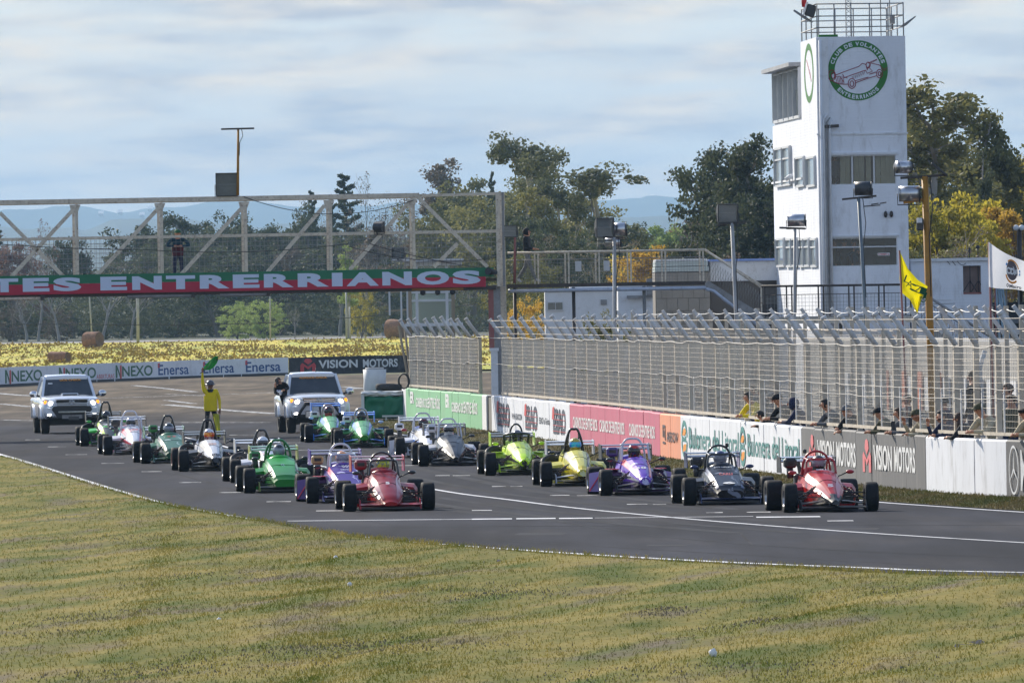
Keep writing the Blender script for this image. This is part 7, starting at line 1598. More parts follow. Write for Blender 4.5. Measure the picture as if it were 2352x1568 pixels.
car('white7', 'white and pink single seater with white cage, second from the left pickup', 'driver in a white helmet in the white and pink car', 308.6, 1043.5, 14.5, WHT, 'round', 'box', M_WHP, M_SUSP, M_SILV, .88, WHT, None, None, (('---', -.7, .26, .06, P_PINK, .02),), H('white2', (216, 220, 232), (190, 196, 214)), V_DK, (M_CARB, -.36, .80), M_BLKP, hoop_h=1.10, stripe=M_PKT, band2=M_PKT)
car('27', 'black and green single seater numbered 27 in front of the left pickup', 'driver in a black helmet in the car numbered 27', 251, 1023.4, 12, GBLK, 'wedge', 'hoop', M_BLKP, flt('black_green_plate', (40, 46, 48)), M_CARB, .84, flt('fluo_green', (60, 200, 60)), None, ('27', -.66, .26, .14, NW), None, H('black3', (34, 34, 36), (46, 46, 48)), V_DK, None, flt('green_mirror', (50, 170, 60)), hose=2, hoop_h=1.18, stripe=M_LIME, band2=flt('fluo_green', (60, 200, 60)))

# ------------------------------------------------------------------ two white pickups
M_TRW = mat('pearl_white_paint', S((218, 224, 234)), .25, var=.05, coat=.9); M_WSC = mat('windscreen', (.022, .026, .03), .06, var=.3, spec=.8, scale=2, col2=(.05, .055, .06)); M_CHR = mat('chrome', (.70, .72, .75), .12, metal=1.0, var=.05); M_PLA = mat('black_plastic', (.025, .025, .027), .5, var=.3)
M_HL = mat('headlamp_lit', (1.0, .97, .86), .2, var=0, emis=6.0); M_HLG = mat('headlamp_glass', (.52, .55, .58), .1, var=.3, spec=.8, scale=9); M_AMB = mat('amber_lens', S((255, 150, 30)), .2, var=.1, emis=1.2); M_FOG = mat('fog_lamp_lit', (1.0, .97, .9), .2, var=0, emis=4.0); M_ORL = mat('orange_sticker', S((226, 150, 40)), .6, var=.1)
def pickup(label, xc, v, shift, style, words_):
    p = G(xc, v); al = (xc - 1176) / FPX; WBt = 3.08; yaw = shift / pxm(p.y) / WBt - al; t = thing('pickup_truck', label, 'pickup truck'); t.rotation_euler[2] = yaw; t.location = Vector((p.x, p.y, 0)) + Vector((-math.sin(yaw), math.cos(yaw), 0)) * (WBt / 2 - .3)
    fa = WBt / 2; W2 = .915
    def sec(y, w, zb, zs, zt, cr_, wt=None):
        wt = wt or w * .93; h = [(0, zb), (w * .9, zb), (w, zb + .08), (w, zs), (w * .985, zs + (zt - zs) * .5), (wt, zt), (wt * .6, zt + cr_ * .8), (0, zt + cr_)]; return [Vector((x, y, z)) for x, z in h] + [Vector((-x, y, z)) for x, z in h[-2:0:-1]]
    mb = MB().loft([sec(-fa - .78, .66, .52, .70, .92, .03, .56), sec(-fa - .72, .80, .48, .76, .99, .05, .66), sec(-fa - .55, .89, .46, .84, 1.05, .06, .76), sec(-fa - .2, W2, .46, .92, 1.09, .07, .80), sec(-fa + .35, W2, .45, .95, 1.13, .06, .80), sec(-fa + .62, W2, .45, .98, 1.14, .03, .82), sec(.4, W2, .45, 1.0, 1.12, .0), sec(1.0, W2, .46, 1.0, 1.12, 0), sec(fa + 1.1, W2, .50, 1.0, 1.10, 0), sec(fa + 1.16, .88, .52, 1.0, 1.08, 0)], 0, True); mb.build('body', M_TRW, t)
    # cab: pillars, roof, windscreen, side glass
    def cs(y, w0, z0, w1, z1): return [Vector((w0, y, z0)), Vector((w1, y, z1 - .05)), Vector((w1 * .93, y, z1)), Vector((0, y, z1 + .02)), Vector((-w1 * .93, y, z1)), Vector((-w1, y, z1 - .05)), Vector((-w0, y, z0))]
    y0, y1, y2, y3 = -fa + .58, -fa + 1.22, .95, 1.10
    MB().loft([cs(y1 - .06, .60, 1.64, .63, 1.72), cs(y1, .70, 1.60, .66, 1.755), cs((y1 + y2) / 2, .72, 1.6, .66, 1.785), cs(y2 - .2, .72, 1.6, .64, 1.76), cs(y2, .70, 1.58, .60, 1.72)], 0, True).build('roof', M_TRW, t)
    MB().add([Vector((-.76, y0, 1.10)), Vector((.76, y0, 1.10)), Vector((.64, y1, 1.70)), Vector((-.64, y1, 1.70))] + [Vector((-.76, y0 + .05, 1.08)), Vector((.76, y0 + .05, 1.08)), Vector((.64, y1 + .05, 1.68)), Vector((-.64, y1 + .05, 1.68))], [(0, 1, 2, 3), (5, 4, 7, 6), (0, 4, 5, 1), (2, 6, 7, 3)]).build('windscreen', M_WSC, t)
    for s_ in (-1, 1):
        MB().bar((s_ * .80, y0 - .02, 1.08), (s_ * .665, y1, 1.72), .075, .06).build('pillar', M_TRW, t); MB().bar((s_ * .85, y2, 1.08), (s_ * .67, y2 - .1, 1.72), .09, .06).build('pillar', M_TRW, t)
        MB().add([Vector((s_ * .86, y0 + .15, 1.10)), Vector((s_ * .86, y2, 1.10)), Vector((s_ * .69, y2 - .1, 1.66)), Vector((s_ * .69, y1 + .02, 1.66))], [(0, 1, 2, 3)]).build('side_window', M_WSC, t)
        q = Vector((s_ * 1.02, y0 + .22, 1.18)); MB().bar((s_ * .86, y0 + .2, 1.14), q, .05, .06).build('mirror_arm', M_PLA, t); MB().ell(q + Vector((s_ * .03, 0, .03)), (.13, .09, .10), n=12, m_=8).build('mirror', M_CHR, t)
        # arches, wheels
        for y in (-fa, fa):
            mb = MB(); rg = []
            for a in np.linspace(R(8), R(172), 15): rg.append([Vector((s_ * (W2 - .06), y + math.cos(a) * .43, .40 + math.sin(a) * .43)), Vector((s_ * (W2 + .035), y + math.cos(a) * .43, .40 + math.sin(a) * .43)), Vector((s_ * (W2 + .03), y + math.cos(a) * .50, .40 + math.sin(a) * .49)), Vector((s_ * (W2 - .06), y + math.cos(a) * .53, .40 + math.sin(a) * .52))])
            mb.loft(rg, 0, True); mb.build('wheel_arch', M_TRW, t)
        for y in (-fa, fa):
            hb = MB().lathe([(0, -.1), (.06, -.1), (.06, .1), (0, .1)], (0, 0, 0), 'x', 8); w_ = hb.build('wheel', M_SUSP, t); w_.location = (s_ * (W2 - .14), y, .385); link('tyre', TRT, w_); link('rim', TRR, w_)
        # headlamps
        hl = MB().add([Vector((s_ * .50, -fa - .80, .88)), Vector((s_ * .80, -fa - .64, .84)), Vector((s_ * .88, -fa - .48, 1.02)), Vector((s_ * .80, -fa - .60, 1.06)), Vector((s_ * .52, -fa - .76, 1.00))] + [Vector((s_ * .5, -fa - .5, .88)), Vector((s_ * .8, -fa - .4, .84)), Vector((s_ * .88, -fa - .3, 1.02)), Vector((s_ * .8, -fa - .4, 1.06)), Vector((s_ * .52, -fa - .5, 1.0))], [(0, 1, 2, 3, 4), (0, 5, 6, 1), (1, 6, 7, 2), (2, 7, 8, 3), (3, 8, 9, 4), (4, 9, 5, 0)]).build('headlight', M_HLG, t)
        MB().ell((s_ * .64, -fa - .745, .925), (.075, .04, .07), n=12, m_=8).build('bulb', M_HL, hl); MB().ell((s_ * .80, -fa - .63, .96), (.05, .04, .065), n=8, m_=6).build('indicator', M_AMB, hl)
        MB().lathe([(.0, 0), (.15, 0), (.15, .04), (.11, .05), (0, .05)], (s_ * .68, -fa - .70, .60), 'y', 16).build('fog_lamp_surround', M_PLA, t); MB().ell((s_ * .68, -fa - .76, .60), (.075, .03, .075), n=12, m_=8).build('fog_lamp', M_FOG, t)
    MB().box((0, -fa - .72, .925), (.98, .10, .21), bev=.03).build('grille', M_PLA, t)
    for k in range(4 if style == 1 else 3): MB().box((0, -fa - .785, .855 + k * (.048 if style == 1 else .066)), (.92, .02, .016 if style == 1 else .030)).build('grille_bar', M_CHR if style == 2 else M_PLA, t)
    MB().box((0, -fa - .77, 1.045), (1.04, .06, .025), bev=.008).build('grille_trim', M_CHR, t)
    bd = MB()
    for rx, rz_, cz in ((.085, .06, 0), (.030, .058, 0), (.058, .026, .028)): bd.tube([Vector((rx * math.cos(a), -fa - .80, .955 + cz + rz_ * math.sin(a))) for a in np.linspace(0, 2 * math.pi, 25)[:-1]], .009, 5, closed=True)
    bd.build('badge', M_CHR, t)
    MB().box((0, -fa - .72, .70), (1.60, .14, .26), bev=.05).build('bumper', M_TRW, t); MB().box((0, -fa - .70, .52), (1.5, .16, .14), bev=.03).build('lower_bumper', M_PLA, t)
    if style == 1:
        MB().prism([Vector((x, -fa - .80, z)) for x, z in ((-.56, .84), (.56, .84), (.62, .74), (.44, .48), (-.44, .48), (-.62, .74))], (0, .06, 0)).build('bumper_guard', M_PLA, t); MB().box((0, -fa - .82, .665), (.84, .03, .05), bev=.01).build('light_bar', mat('light_bar_lens', (.55, .55, .48), .2, var=.3, scale=20), t)
        MB().box((0, -fa - .815, .52), (.62, .02, .11)).build('plate_holder', M_STEELG, t); MB().box((.05, -fa - .83, .475), (.32, .012, .11)).build('number_plate', mat('dark_plate', (.1, .1, .1), .6), t)
        MB().box((0, -fa + .10, 1.195), (.52, .40, .07), bev=.03).build('bonnet_scoop', M_TRW, t); MB().box((0, -fa - .105, 1.19), (.44, .012, .035)).build('scoop_opening', M_PLA, t)
        MB().box((-.52, y0 + .44, 1.505), (.13, .01, .09)).build('sticker', P_EW, t).rotation_euler = (0, 0, 0)
    else:
        mb = MB(); mb.tube(smooth_path([(-.66, -fa - .80, .42), (-.60, -fa - .84, .58), (-.42, -fa - .86, .84), (-.36, -fa - .86, .87), (.36, -fa - .86, .87), (.42, -fa - .86, .84), (.60, -fa - .84, .58), (.66, -fa - .80, .42)], 3), .045, 8); mb.build('bull_bar', M_PLA, t); MB().box((0, -fa - .83, .56), (.84, .05, .22), bev=.03).build('skid_plate', M_STAIN, t); MB().box((0, -fa - .87, .72), (.36, .012, .11)).build('number_plate', P_EW, t)
    MB().tube([(.12, y1 + .3, 1.79), (.12, y1 + .34, 1.90)], .012, 5).build('roof_aerial', M_PLA, t)
    a = Vector((-.42 if style == 2 else -.22, y1 - .135, 1.60)); lettering(words_, a, (.84 if style == 2 else .66, 0, 0), (0, .06, .058), M_ORL, t, bold=.04)
    MB().box((0, 0, .36), (1.3, 3.4, .2)).build('chassis', M_PLA, t)
    return t
TRT = MB().lathe([(.24, -.11), (.34, -.125), (.375, -.11), (.39, -.06), (.39, .06), (.375, .11), (.34, .125), (.24, .11), (.24, -.11)], (0, 0, 0), 'x', 28).mesh('tyre', mat('truck_tyre', (.025, .025, .026), .85, var=.4, scale=9))
TRR = MB().lathe([(.0, -.06), (.1, -.06), (.24, -.03), (.25, -.10)], (0, 0, 0), 'x', 20).lathe([(.0, .06), (.1, .06), (.24, .03), (.25, .10)], (0, 0, 0), 'x', 20).mesh('rim', M_RIM)
TRUCK_L = pickup('white pickup with orange sticker and bonnet scoop behind the car numbered 27', 160.3, 995, 17, 1, 'LIOS CHECK')
TRUCK_R = pickup('white pickup with black bull bar and AUXILIOS CHECK on its windscreen', 727, 993.4, 21, 2, 'AUXILIOS CHECK')
# ------------------------------------------------------------------ people: one continuous skinned body each, faces, five fingered hands
SKIN = mat('skin', S((196, 140, 110)), .55, var=.12, scale=8); SKIN2 = mat('tanned_skin', S((150, 102, 78)), .55, var=.12, scale=8)
def cloth_m(n, c, v_=.3): return mat('cloth_' + n, S(c), .88, var=v_, scale=5, bump=.4, bscale=14)
K_BLK = cloth_m('black', (26, 26, 30)); K_NAVY = cloth_m('navy', (34, 40, 72)); K_GREY = cloth_m('grey', (96, 98, 104)); K_YEL = cloth_m('yellow', (232, 206, 16), .15); K_BEI = cloth_m('beige', (190, 178, 150)); K_TEAL = cloth_m('teal', (26, 66, 84)); K_MAR = cloth_m('maroon', (88, 30, 40)); K_JEAN = cloth_m('jeans', (40, 48, 78)); K_OLV = cloth_m('olive', (78, 76, 52)); K_WHT = cloth_m('white', (206, 206, 206)); K_ORG = cloth_m('orange', (214, 96, 40)); K_CHK = mat('checked_trousers', S((30, 30, 32)), .9, var=0, scale=30, col2=S((120, 120, 118)), thr=(.56, .6)); K_HAIR = mat('dark_hair', (.02, .016, .013), .7, var=.4, scale=20); K_BRN = mat('brown_hair', (.07, .035, .02), .7, var=.4, scale=20)
K_SHOE = mat('shoe_white', (.5, .5, .5), .7); K_SHOEB = mat('shoe_black', (.02, .02, .022), .6)
_MESH = {}
def V3(*a): return np.array(a, float)
def skeleton(pose):
    """joint positions of a 1.72 m person facing -Y, feet at z=0"""
    J = dict(pel=V3(0, 0, .93), waist=V3(0, 0, 1.08), chest=V3(0, 0, 1.28), neck=V3(0, .01, 1.45), head=V3(0, -.015, 1.57), top=V3(0, -.01, 1.66))
    for s_, n in ((-1, 'l'), (1, 'r')):
        J['hip' + n] = V3(s_ * .09, 0, .90); J['kn' + n] = V3(s_ * .11, -.02, .49); J['an' + n] = V3(s_ * .12, .02, .09); J['toe' + n] = V3(s_ * .14, -.15, .04)
        J['sh' + n] = V3(s_ * .18, .01, 1.39); J['el' + n] = V3(s_ * .25, .03, 1.12); J['wr' + n] = V3(s_ * .26, -.05, .88); J['ha' + n] = V3(s_ * .26, -.08, .80)
    if pose.startswith('lean'):
        d = .34 if pose != 'leanlow' else .42; dz = .10 if pose != 'leanlow' else .20
        for k, f in (('waist', .25), ('chest', .62), ('neck', .95), ('head', 1.12), ('top', 1.14)): J[k] = J[k] + V3(0, -d * f, -dz * f)
        for s_, n in ((-1, 'l'), (1, 'r')):
            J['sh' + n] += V3(0, -d * .80, -dz * .8); J['el' + n] = V3(s_ * .24, -.42, 1.10); J['wr' + n] = V3(s_ * .08, -.58, 1.11); J['ha' + n] = V3(s_ * .03, -.63, 1.115); J['an' + n] += V3(0, .12, 0); J['toe' + n] += V3(0, .12, 0); J['kn' + n] += V3(0, .03, 0)
        if pose == 'leanarm': J['elr'] = V3(.22, -.46, 1.10); J['wrr'] = V3(.16, -.68, 1.06); J['har'] = V3(.15, -.77, 1.05)
        if pose == 'leanphone': J['ell'] = V3(-.24, -.44, 1.10); J['wrl'] = V3(-.16, -.58, 1.30); J['hal'] = V3(-.14, -.60, 1.38)
        if pose == 'bridge':
            pass
    elif pose == 'rail':
        for s_, n in ((-1, 'l'), (1, 'r')): J['el' + n] = V3(s_ * .37, -.10, 1.19); J['wr' + n] = V3(s_ * .12, -.24, 1.17); J['ha' + n] = V3(s_ * .04, -.25, 1.175)
        for k in ('chest', 'neck', 'head', 'top'): J[k] += V3(0, -.05, -.01)
    elif pose == 'marshal':
        J['shl'] = V3(-.18, 0, 1.42); J['ell'] = V3(-.22, -.04, 1.68); J['wrl'] = V3(-.22, -.06, 1.93); J['hal'] = V3(-.21, -.07, 2.01); J['elr'] = V3(.26, .03, 1.12); J['wrr'] = V3(.27, -.02, .87); J['har'] = V3(.26, -.04, .79)
        J['anl'] += V3(-.03, 0, 0); J['toel'] += V3(-.05, 0, 0); J['anr'] += V3(.06, .0, 0); J['toer'] += V3(.08, 0, 0); J['knr'] += V3(.03, 0, 0)
    elif pose == 'walk':
        J['knl'] = V3(-.10, -.14, .51); J['anl'] = V3(-.11, -.30, .12); J['toel'] = V3(-.12, -.46, .07); J['knr'] = V3(.10, .10, .50); J['anr'] = V3(.11, .36, .16); J['toer'] = V3(.12, .24, .05)
        J['ell'] = V3(-.24, .0, 1.12); J['wrl'] = V3(-.14, -.22, 1.06); J['hal'] = V3(-.10, -.29, 1.07); J['elr'] = V3(.24, .02, 1.12); J['wrr'] = V3(.16, -.20, 1.05); J['har'] = V3(.12, -.28, 1.06)
    elif pose == 'phone':
        J['ell'] = V3(-.22, -.12, 1.14); J['wrl'] = V3(-.10, -.28, 1.30); J['hal'] = V3(-.08, -.30, 1.38); J['elr'] = V3(.24, -.06, 1.13); J['wrr'] = V3(.10, -.24, 1.22); J['har'] = V3(.06, -.28, 1.28)
    return J
RAD = dict(pel=(.155, .115), waist=(.145, .105), chest=(.165, .115), neck=.058, head=.088, top=.070, hip=.088, kn=.060, an=.042, toe=.036, sh=.072, el=.048, wr=.032, ha=.036)
BONES = [('pel', 'waist'), ('waist', 'chest'), ('chest', 'neck'), ('neck', 'head'), ('head', 'top')]
for n in 'lr': BONES += [('pel', 'hip' + n), ('hip' + n, 'kn' + n), ('kn' + n, 'an' + n), ('an' + n, 'toe' + n), ('chest', 'sh' + n), ('sh' + n, 'el' + n), ('el' + n, 'wr' + n), ('wr' + n, 'ha' + n)]
def region(a, b, short):
    k = b.rstrip('lr') if b[:-1] in RAD and b not in RAD else b
    if k in ('head', 'top') or (a == 'chest' and b == 'neck' and False): return 0
    if k == 'ha': return 0
    if k == 'wr': return 0 if short else 1
    if k in ('hip', 'kn', 'an'): return 2
    if k == 'toe': return 3
    return 1
def person_mesh(pose, short=False):
    key = (pose, short)
    if key in _MESH: return _MESH[key]
    J = skeleton(pose); jr = {}
    for k, p in J.items(): b = k if k in RAD else k[:-1]; jr[k] = (tuple(p), RAD[b])
    m_ = skin_mesh('person_body', jr, BONES, [SKIN, K_BLK, K_JEAN, K_SHOEB], lambda a, b: region(a, b, short)); mb = MB()
    # fingers rooted inside the palm, nose and ears on the head
    for n in 'lr':
        w_, h_ = J['wr' + n], J['ha' + n]; d = Vector(h_ - w_).normalized(); sd = d.cross(Vector((0, 0, 1))); sd = sd.normalized() if sd.length > .3 else Vector((1, 0, 0)); nn = sd.cross(d)
        for i, L_ in enumerate((.070, .080, .076, .060)):
            r_ = Vector(h_) + sd * (-.024 + .016 * i); mb.tube([r_ - d * .01, r_ + d * L_ * .45, r_ + d * L_ * .8 - nn * .018, r_ + d * L_ * .85 - nn * .04], [.0095, .009, .008, .006], 5)
        r_ = Vector(h_) - d * .02; mb.tube([r_, r_ - sd * .035 + d * .01, r_ - sd * .045 + d * .045], [.011, .010, .007], 5)
    hd = Vector(J['head']); fw = Vector((0, -1, 0))
    mb.ell(hd + Vector((0, -.088, .0)), (.014, .022, .024), n=6, m_=5)
    for s_ in (-1, 1): mb.ell(hd + Vector((s_ * .088, .012, .005)), (.014, .024, .034), n=6, m_=5)
    o = mb.mesh('x', SKIN); import bmesh
    bm = bmesh.new(); bm.from_mesh(m_); bm.from_mesh(o); bm.to_mesh(m_); bm.free(); bpy.data.meshes.remove(o); m_['short'] = short
    _MESH[key] = (m_, hd); return _MESH[key]
def face_mesh():
    if 'face' in _MESH: return _MESH['face']
    mb = MB()
    for s_ in (-1, 1): mb.ell((s_ * .034, -.083, .022), (.013, .008, .007), 0, 6, 4); mb.box((s_ * .034, -.088, .040), (.034, .012, .007), 0)
    mb.ell((0, -.084, -.045), (.026, .010, .007), 1, 6, 4)
    _MESH['face'] = mb.mesh('face', [K_HAIR, mat('lips', S((150, 84, 76)), .6)]); return _MESH['face']
def headwear(kind, m_, par, hd):
    mb = MB(); c = Vector(hd) + Vector((0, .012, .035))
    if kind == 'hair':
        mb.ell(c, (.102, .112, .098), n=14, m_=9); mb.v = [v if v[1] > c.y - .055 or v[2] > c.z + .045 else (v[0] * .8, c.y - .05, max(v[2], c.z + .04)) for v in mb.v]
    elif kind == 'long':
        mb.ell(c, (.104, .114, .100), n=14, m_=9); mb.v = [v if v[1] > c.y - .055 or v[2] > c.z + .045 else (v[0] * .8, c.y - .05, max(v[2], c.z + .04)) for v in mb.v]; mb.loft([[Vector((.10 * math.cos(a) * k, hd.y + .04 + .07 * math.sin(a), z)) for a in np.linspace(0, 2 * math.pi, 11)[:-1]] for z, k in ((hd.z + .05, 1), (hd.z - .12, 1.05), (hd.z - .30, .8), (hd.z - .42, .3))], 0, True)
    elif kind in ('cap', 'beret', 'beanie'):
        mb.ell(c + Vector((0, 0, .012)), (.106, .116, .092 if kind == 'cap' else (.06 if kind == 'beret' else .105)), n=14, m_=9); mb.v = [(v[0], v[1], max(v[2], c.z - .012)) for v in mb.v]
        if kind == 'cap': mb.loft([[Vector((x, -.10 + hd.y - .075 * math.cos(x / .09 * 1.4) - .0, c.z - .004)), Vector((x, hd.y - .05, c.z + .012)), Vector((x, hd.y - .05, c.z - .004)), Vector((x, -.10 + hd.y - .075 * math.cos(x / .09 * 1.4), c.z - .012))] for x in np.linspace(-.085, .085, 7)], 0, True)
        if kind == 'beret': mb.lathe([(.0, .06), (.13, .045), (.135, .025), (.10, .0)], (c.x + .01, c.y, c.z - .005), n=14)
    elif kind == 'hood':
        mb.ell(c + Vector((0, .01, -.02)), (.118, .128, .132), n=14, m_=9); mb.v = [v if v[1] > c.y - .06 else (v[0] * .9, c.y - .06, v[2]) for v in mb.v]
    elif kind == 'helmet':
        mb.ell(c + Vector((0, 0, .01)), (.122, .135, .105), n=16, m_=9); mb.v = [(v[0], v[1], max(v[2], c.z - .02)) for v in mb.v]; mb.lathe([(.12, -.02), (.165, -.035), (.168, -.025), (.12, .0)], c, n=16)
    return mb.build({'hair': 'hair', 'long': 'hair', 'hood': 'hood', 'helmet': 'helmet', 'beanie': 'beanie', 'beret': 'beret'}.get(kind, 'cap'), m_, par)
def person(label, loc, rz, pose, top, trousers, hat=None, short=False, skin=None, shoes=None, scale=1.0, group=None, head_rz=0):
    me, hd = person_mesh(pose, short); t = thing('person', label, 'person', loc, rz, group); t.scale = (scale,) * 3; b = link('body', me, t)
    for i, q in enumerate((skin or SKIN, top, trousers, shoes or K_SHOEB)): b.material_slots[i].link = 'OBJECT'; b.material_slots[i].material = q
    f = link('face', face_mesh(), t); f.location = hd
    headwear(hat[0] if hat else 'hair', hat[1] if hat else K_HAIR, t, hd); return t, hd
def face_dir(rz): return Vector((math.sin(rz), -math.cos(rz), 0))
# --- spectators leaning at the wall, each at their own gap in the fence
def spect(x, ytop, label, pose, top, hat, trousers=K_JEAN, short=False, turn=0, skin=None, back=.37):
    
    i = min(range(len(POSTX) - 1), key=lambda k: abs(POSTX[k] + .16 * (POSTX[k + 1] - POSTX[k]) - x - 14)); x = POSTX[i] + .17 * (POSTX[i + 1] - POSTX[i])
    n = wnorm(x); rz = math.atan2(n.x, -n.y) + R(turn); b = wall(x, 0, -.09); p = b - n * back
    zt = CAM_H + (hor(x) - ytop) / pxm(p.y); nat = {'lean': 1.60, 'leanarm': 1.60, 'leanphone': 1.60, 'leanlow': 1.50}.get(pose, 1.74); sc = min(1.12, max(.80, zt / nat))
    return person(label, p, rz, pose, top, trousers, hat, short, skin, None, sc, 'spectators leaning on the wall behind the fence')
SPG = None
spect(1693, 898, 'person in a yellow vest leaning through the fence above the Bulonera advert', 'lean', K_YEL, ('hair', K_HAIR), K_BLK, turn=28)
spect(1722, 940, 'person in dark clothes mostly hidden right of the one in the yellow vest', 'leanlow', K_BLK, ('hair', K_HAIR))
spect(1764, 903, 'person in black jacket and black cap with a white badge, looking along the track', 'lean', K_BLK, ('cap', K_BLK), turn=20)
spect(1806, 912, 'person in a navy hooded top behind a post above the wall', 'lean', K_NAVY, ('hood', K_NAVY), turn=-20)
spect(1880, 914, 'person with dark hair leaning with folded arms left of the arm hanging over the wall', 'lean', K_GREY, ('hair', K_HAIR), turn=15)
spect(1910, 928, 'person in a black T-shirt and cap with one arm hanging over the wall', 'leanarm', K_BLK, ('cap', K_GREY), short=True, turn=32)
spect(2000, 934, 'person in a dark cap behind a fence post above the second VISION MOTORS', 'lean', K_OLV, ('cap', K_BLK), turn=10)
spect(2045, 934, 'person with brown hair and grey jacket between two fence posts', 'lean', K_GREY, ('hair', K_BRN), turn=20)
spect(2093, 938, 'person in a light cap holding a phone low in front', 'leanphone', K_BEI, ('cap', K_OLV), turn=10)
spect(2144, 940, 'person in a navy jacket holding up a black phone above the blank white wall', 'leanphone', K_NAVY, ('hair', K_HAIR), turn=25)
spect(2184, 946, 'person with long brown hair above the blank white wall', 'lean', K_BLK, ('long', K_BRN), turn=-30)
spect(2230, 924, 'person in a green cap and beige jacket leaning with clasped hands', 'lean', K_BEI, ('cap', K_OLV), turn=25)
spect(2335, 932, 'person in a black beret and pale shirt cut by the right edge', 'lean', K_BEI, ('beret', K_BLK), turn=20)
for nm, x, z, off, lb in (('smartphone', 2131, 1.33, .10, 'black phone held up above the blank white wall'), ('smartphone', 2081, 1.25, .02, 'phone held by the person in the light cap')):
    p = wall(x, z, off + .2); tag(MB().box(p, (.075, .014, .155), bev=.008).build(nm, M_CABLE), lb, 'phone')
# --- bystanders further back in the pits, seen through the mesh
BG = 'bystanders in the pit lane behind the mesh fence'
def bystander(x, ytop, off, top, tr_, hat, lb, pose='stand'):
    p = wall(x, 0, off); zt = CAM_H + (hor(x) - ytop) / pxm(p.y); sc = min(1.12, max(.85, zt / 1.74)); z = max(0, zt - 1.74 * sc) if zt > 1.9 else 0
    if z > 0: p.z = z; tag(MB().box((p.x, p.y, z / 2), (.5, .4, z), bev=.02).build('equipment_case', M_PLA), 'dark case stood on by the ' + ' '.join(lb.split()[:8]), 'case')
    return person(lb, p, trnd.uniform(-1, 1) + R(-70), pose, top, tr_, hat, scale=sc, group=BG)
for a in ((1545, 893, -1.3, K_BLK, K_BLK, ('cap', K_BLK), 'person with a camera like shape in dark clothes behind the orange wall panel', 'phone'), (1570, 880, -1.6, K_GREY, K_JEAN, ('hair', K_HAIR), 'taller person in grey behind the left end of the Bulonera advert'), (1601, 888, -1.5, K_BLK, K_JEAN, ('hair', K_HAIR), 'person in dark jacket, third from the orange panel behind the mesh'), (1632, 899, -1.4, K_GREY, K_JEAN, ('cap', K_GREY), 'person in grey cap behind the mesh left of the yellow vest'),
          (1460, 870, -1.8, K_BLK, K_BLK, ('hair', K_HAIR), 'person in black with folded arms behind the CASINOS advert', 'phone'), (1958, 850, -2.4, K_BLK, K_JEAN, ('hair', K_HAIR), 'tall person in black standing behind the fence under the yellow flag'), (2010, 880, -2.6, K_GREY, K_JEAN, ('hair', K_BRN), 'person in grey behind the fence right of the tall one in black'), (1938, 912, -2.0, K_NAVY, K_JEAN, ('cap', K_BLK), 'person in navy behind the hanging arm'),
          (2062, 905, -2.2, K_OLV, K_JEAN, ('hair', K_HAIR), 'person in olive behind the brown haired spectator'), (2110, 890, -2.4, K_BLK, K_BLK, ('hood', K_BLK), 'person in a black hood behind the yellow lamp pole'), (2165, 880, -2.4, K_GREY, K_JEAN, ('hair', K_HAIR), 'person in grey between the lamp pole and the green cap'), (2205, 872, -2.8, K_MAR, K_JEAN, ('cap', K_GREY), 'person in maroon and grey cap behind the green cap'), (2262, 905, -2.2, K_NAVY, K_BLK, ('cap', K_NAVY), 'person in navy cap behind the beige jacket'), (2300, 890, -2.5, K_BEI, K_JEAN, ('hair', K_HAIR), 'person in beige behind the black beret'),
          (1850, 905, -2.1, K_GREY, K_JEAN, ('hair', K_HAIR), 'person in grey behind the navy hood'), (1828, 800, -14, K_ORG, K_BLK, ('hair', K_HAIR), 'person in orange overalls on the steps beside the tower foot')):
    bystander(*a)
# --- on the bridge and walkway
zb_ = 4.46; p = zx(411, zb_, YB + .32); person('child in a green cap, dark blue sleeves and maroon vest leaning on the bridge rail', p, R(4), 'rail', K_TEAL, K_JEAN, ('cap', mat('green_cap', S((32, 92, 58)), .8)), scale=.93)
mb = MB().lathe([(.168, -.16), (.182, -.02), (.188, .10), (.185, .18)], (0, 0, 0), n=16); mb.v = [(v[0], v[1] * .72, v[2]) for v in mb.v]; o = mb.build('vest', K_MAR, [c for c in COL.objects if c.get('label', '').startswith('child in a green')][0]); o.location = (0, -.02, 1.03)
p = zx(1213, 4.28, YW0 + .55); person('person in a black hooded top and checked trousers walking right along the raised walkway', p, R(72), 'walk', K_BLK, K_CHK, ('hood', K_BLK), shoes=K_SHOE, scale=.96)
# --- the marshal
mp_ = G(485, 1008.5); MT, mh = person('track marshal in a yellow jacket raising a green flag', mp_, R(3), 'marshal', K_YEL, K_BLK, ('helmet', mat('grey_helmet', S((84, 82, 92)), .35, var=.2, coat=.4)), skin=SKIN2, scale=.985)
MB().lathe([(.165, -.02), (.185, .03), (.178, .34), (.185, .42)], (0, 0, 0), n=16).xf(Matrix.Diagonal((1.06, .80, 1, 1))).build('jacket_skirt', K_YEL, MT).location = (0, 0, .84)
MB().loft([[Vector((x, -.095 + .018 * abs(x) / .05, 1.47 - .02)), Vector((x * .6, -.115, 1.36))] for x in (-.10, -.05, 0, .05, .10)], 0, True, closed=False).build('collar', K_BLK, MT)
YM = mp_.y
gf = thing('flag', 'green flag on a short stick raised in the marshal\'s hand', 'flag'); ha = at(462, 850, YM - .08); MB().tube([at(459, 858, YM - .08), at(501, 822, YM - .12)], .012, 6).build('stick', M_DARKST, gf)
gm = mat('green_flag_cloth', S((36, 148, 52)), .8, var=.25, scale=6, transl=.35); EG = [((466, 848), (468, 850)), ((472, 838), (483, 849)), ((481, 828), (491, 843)), ((490, 820), (498, 834)), ((496, 817), (501, 826)), ((500, 818), (501, 820))]
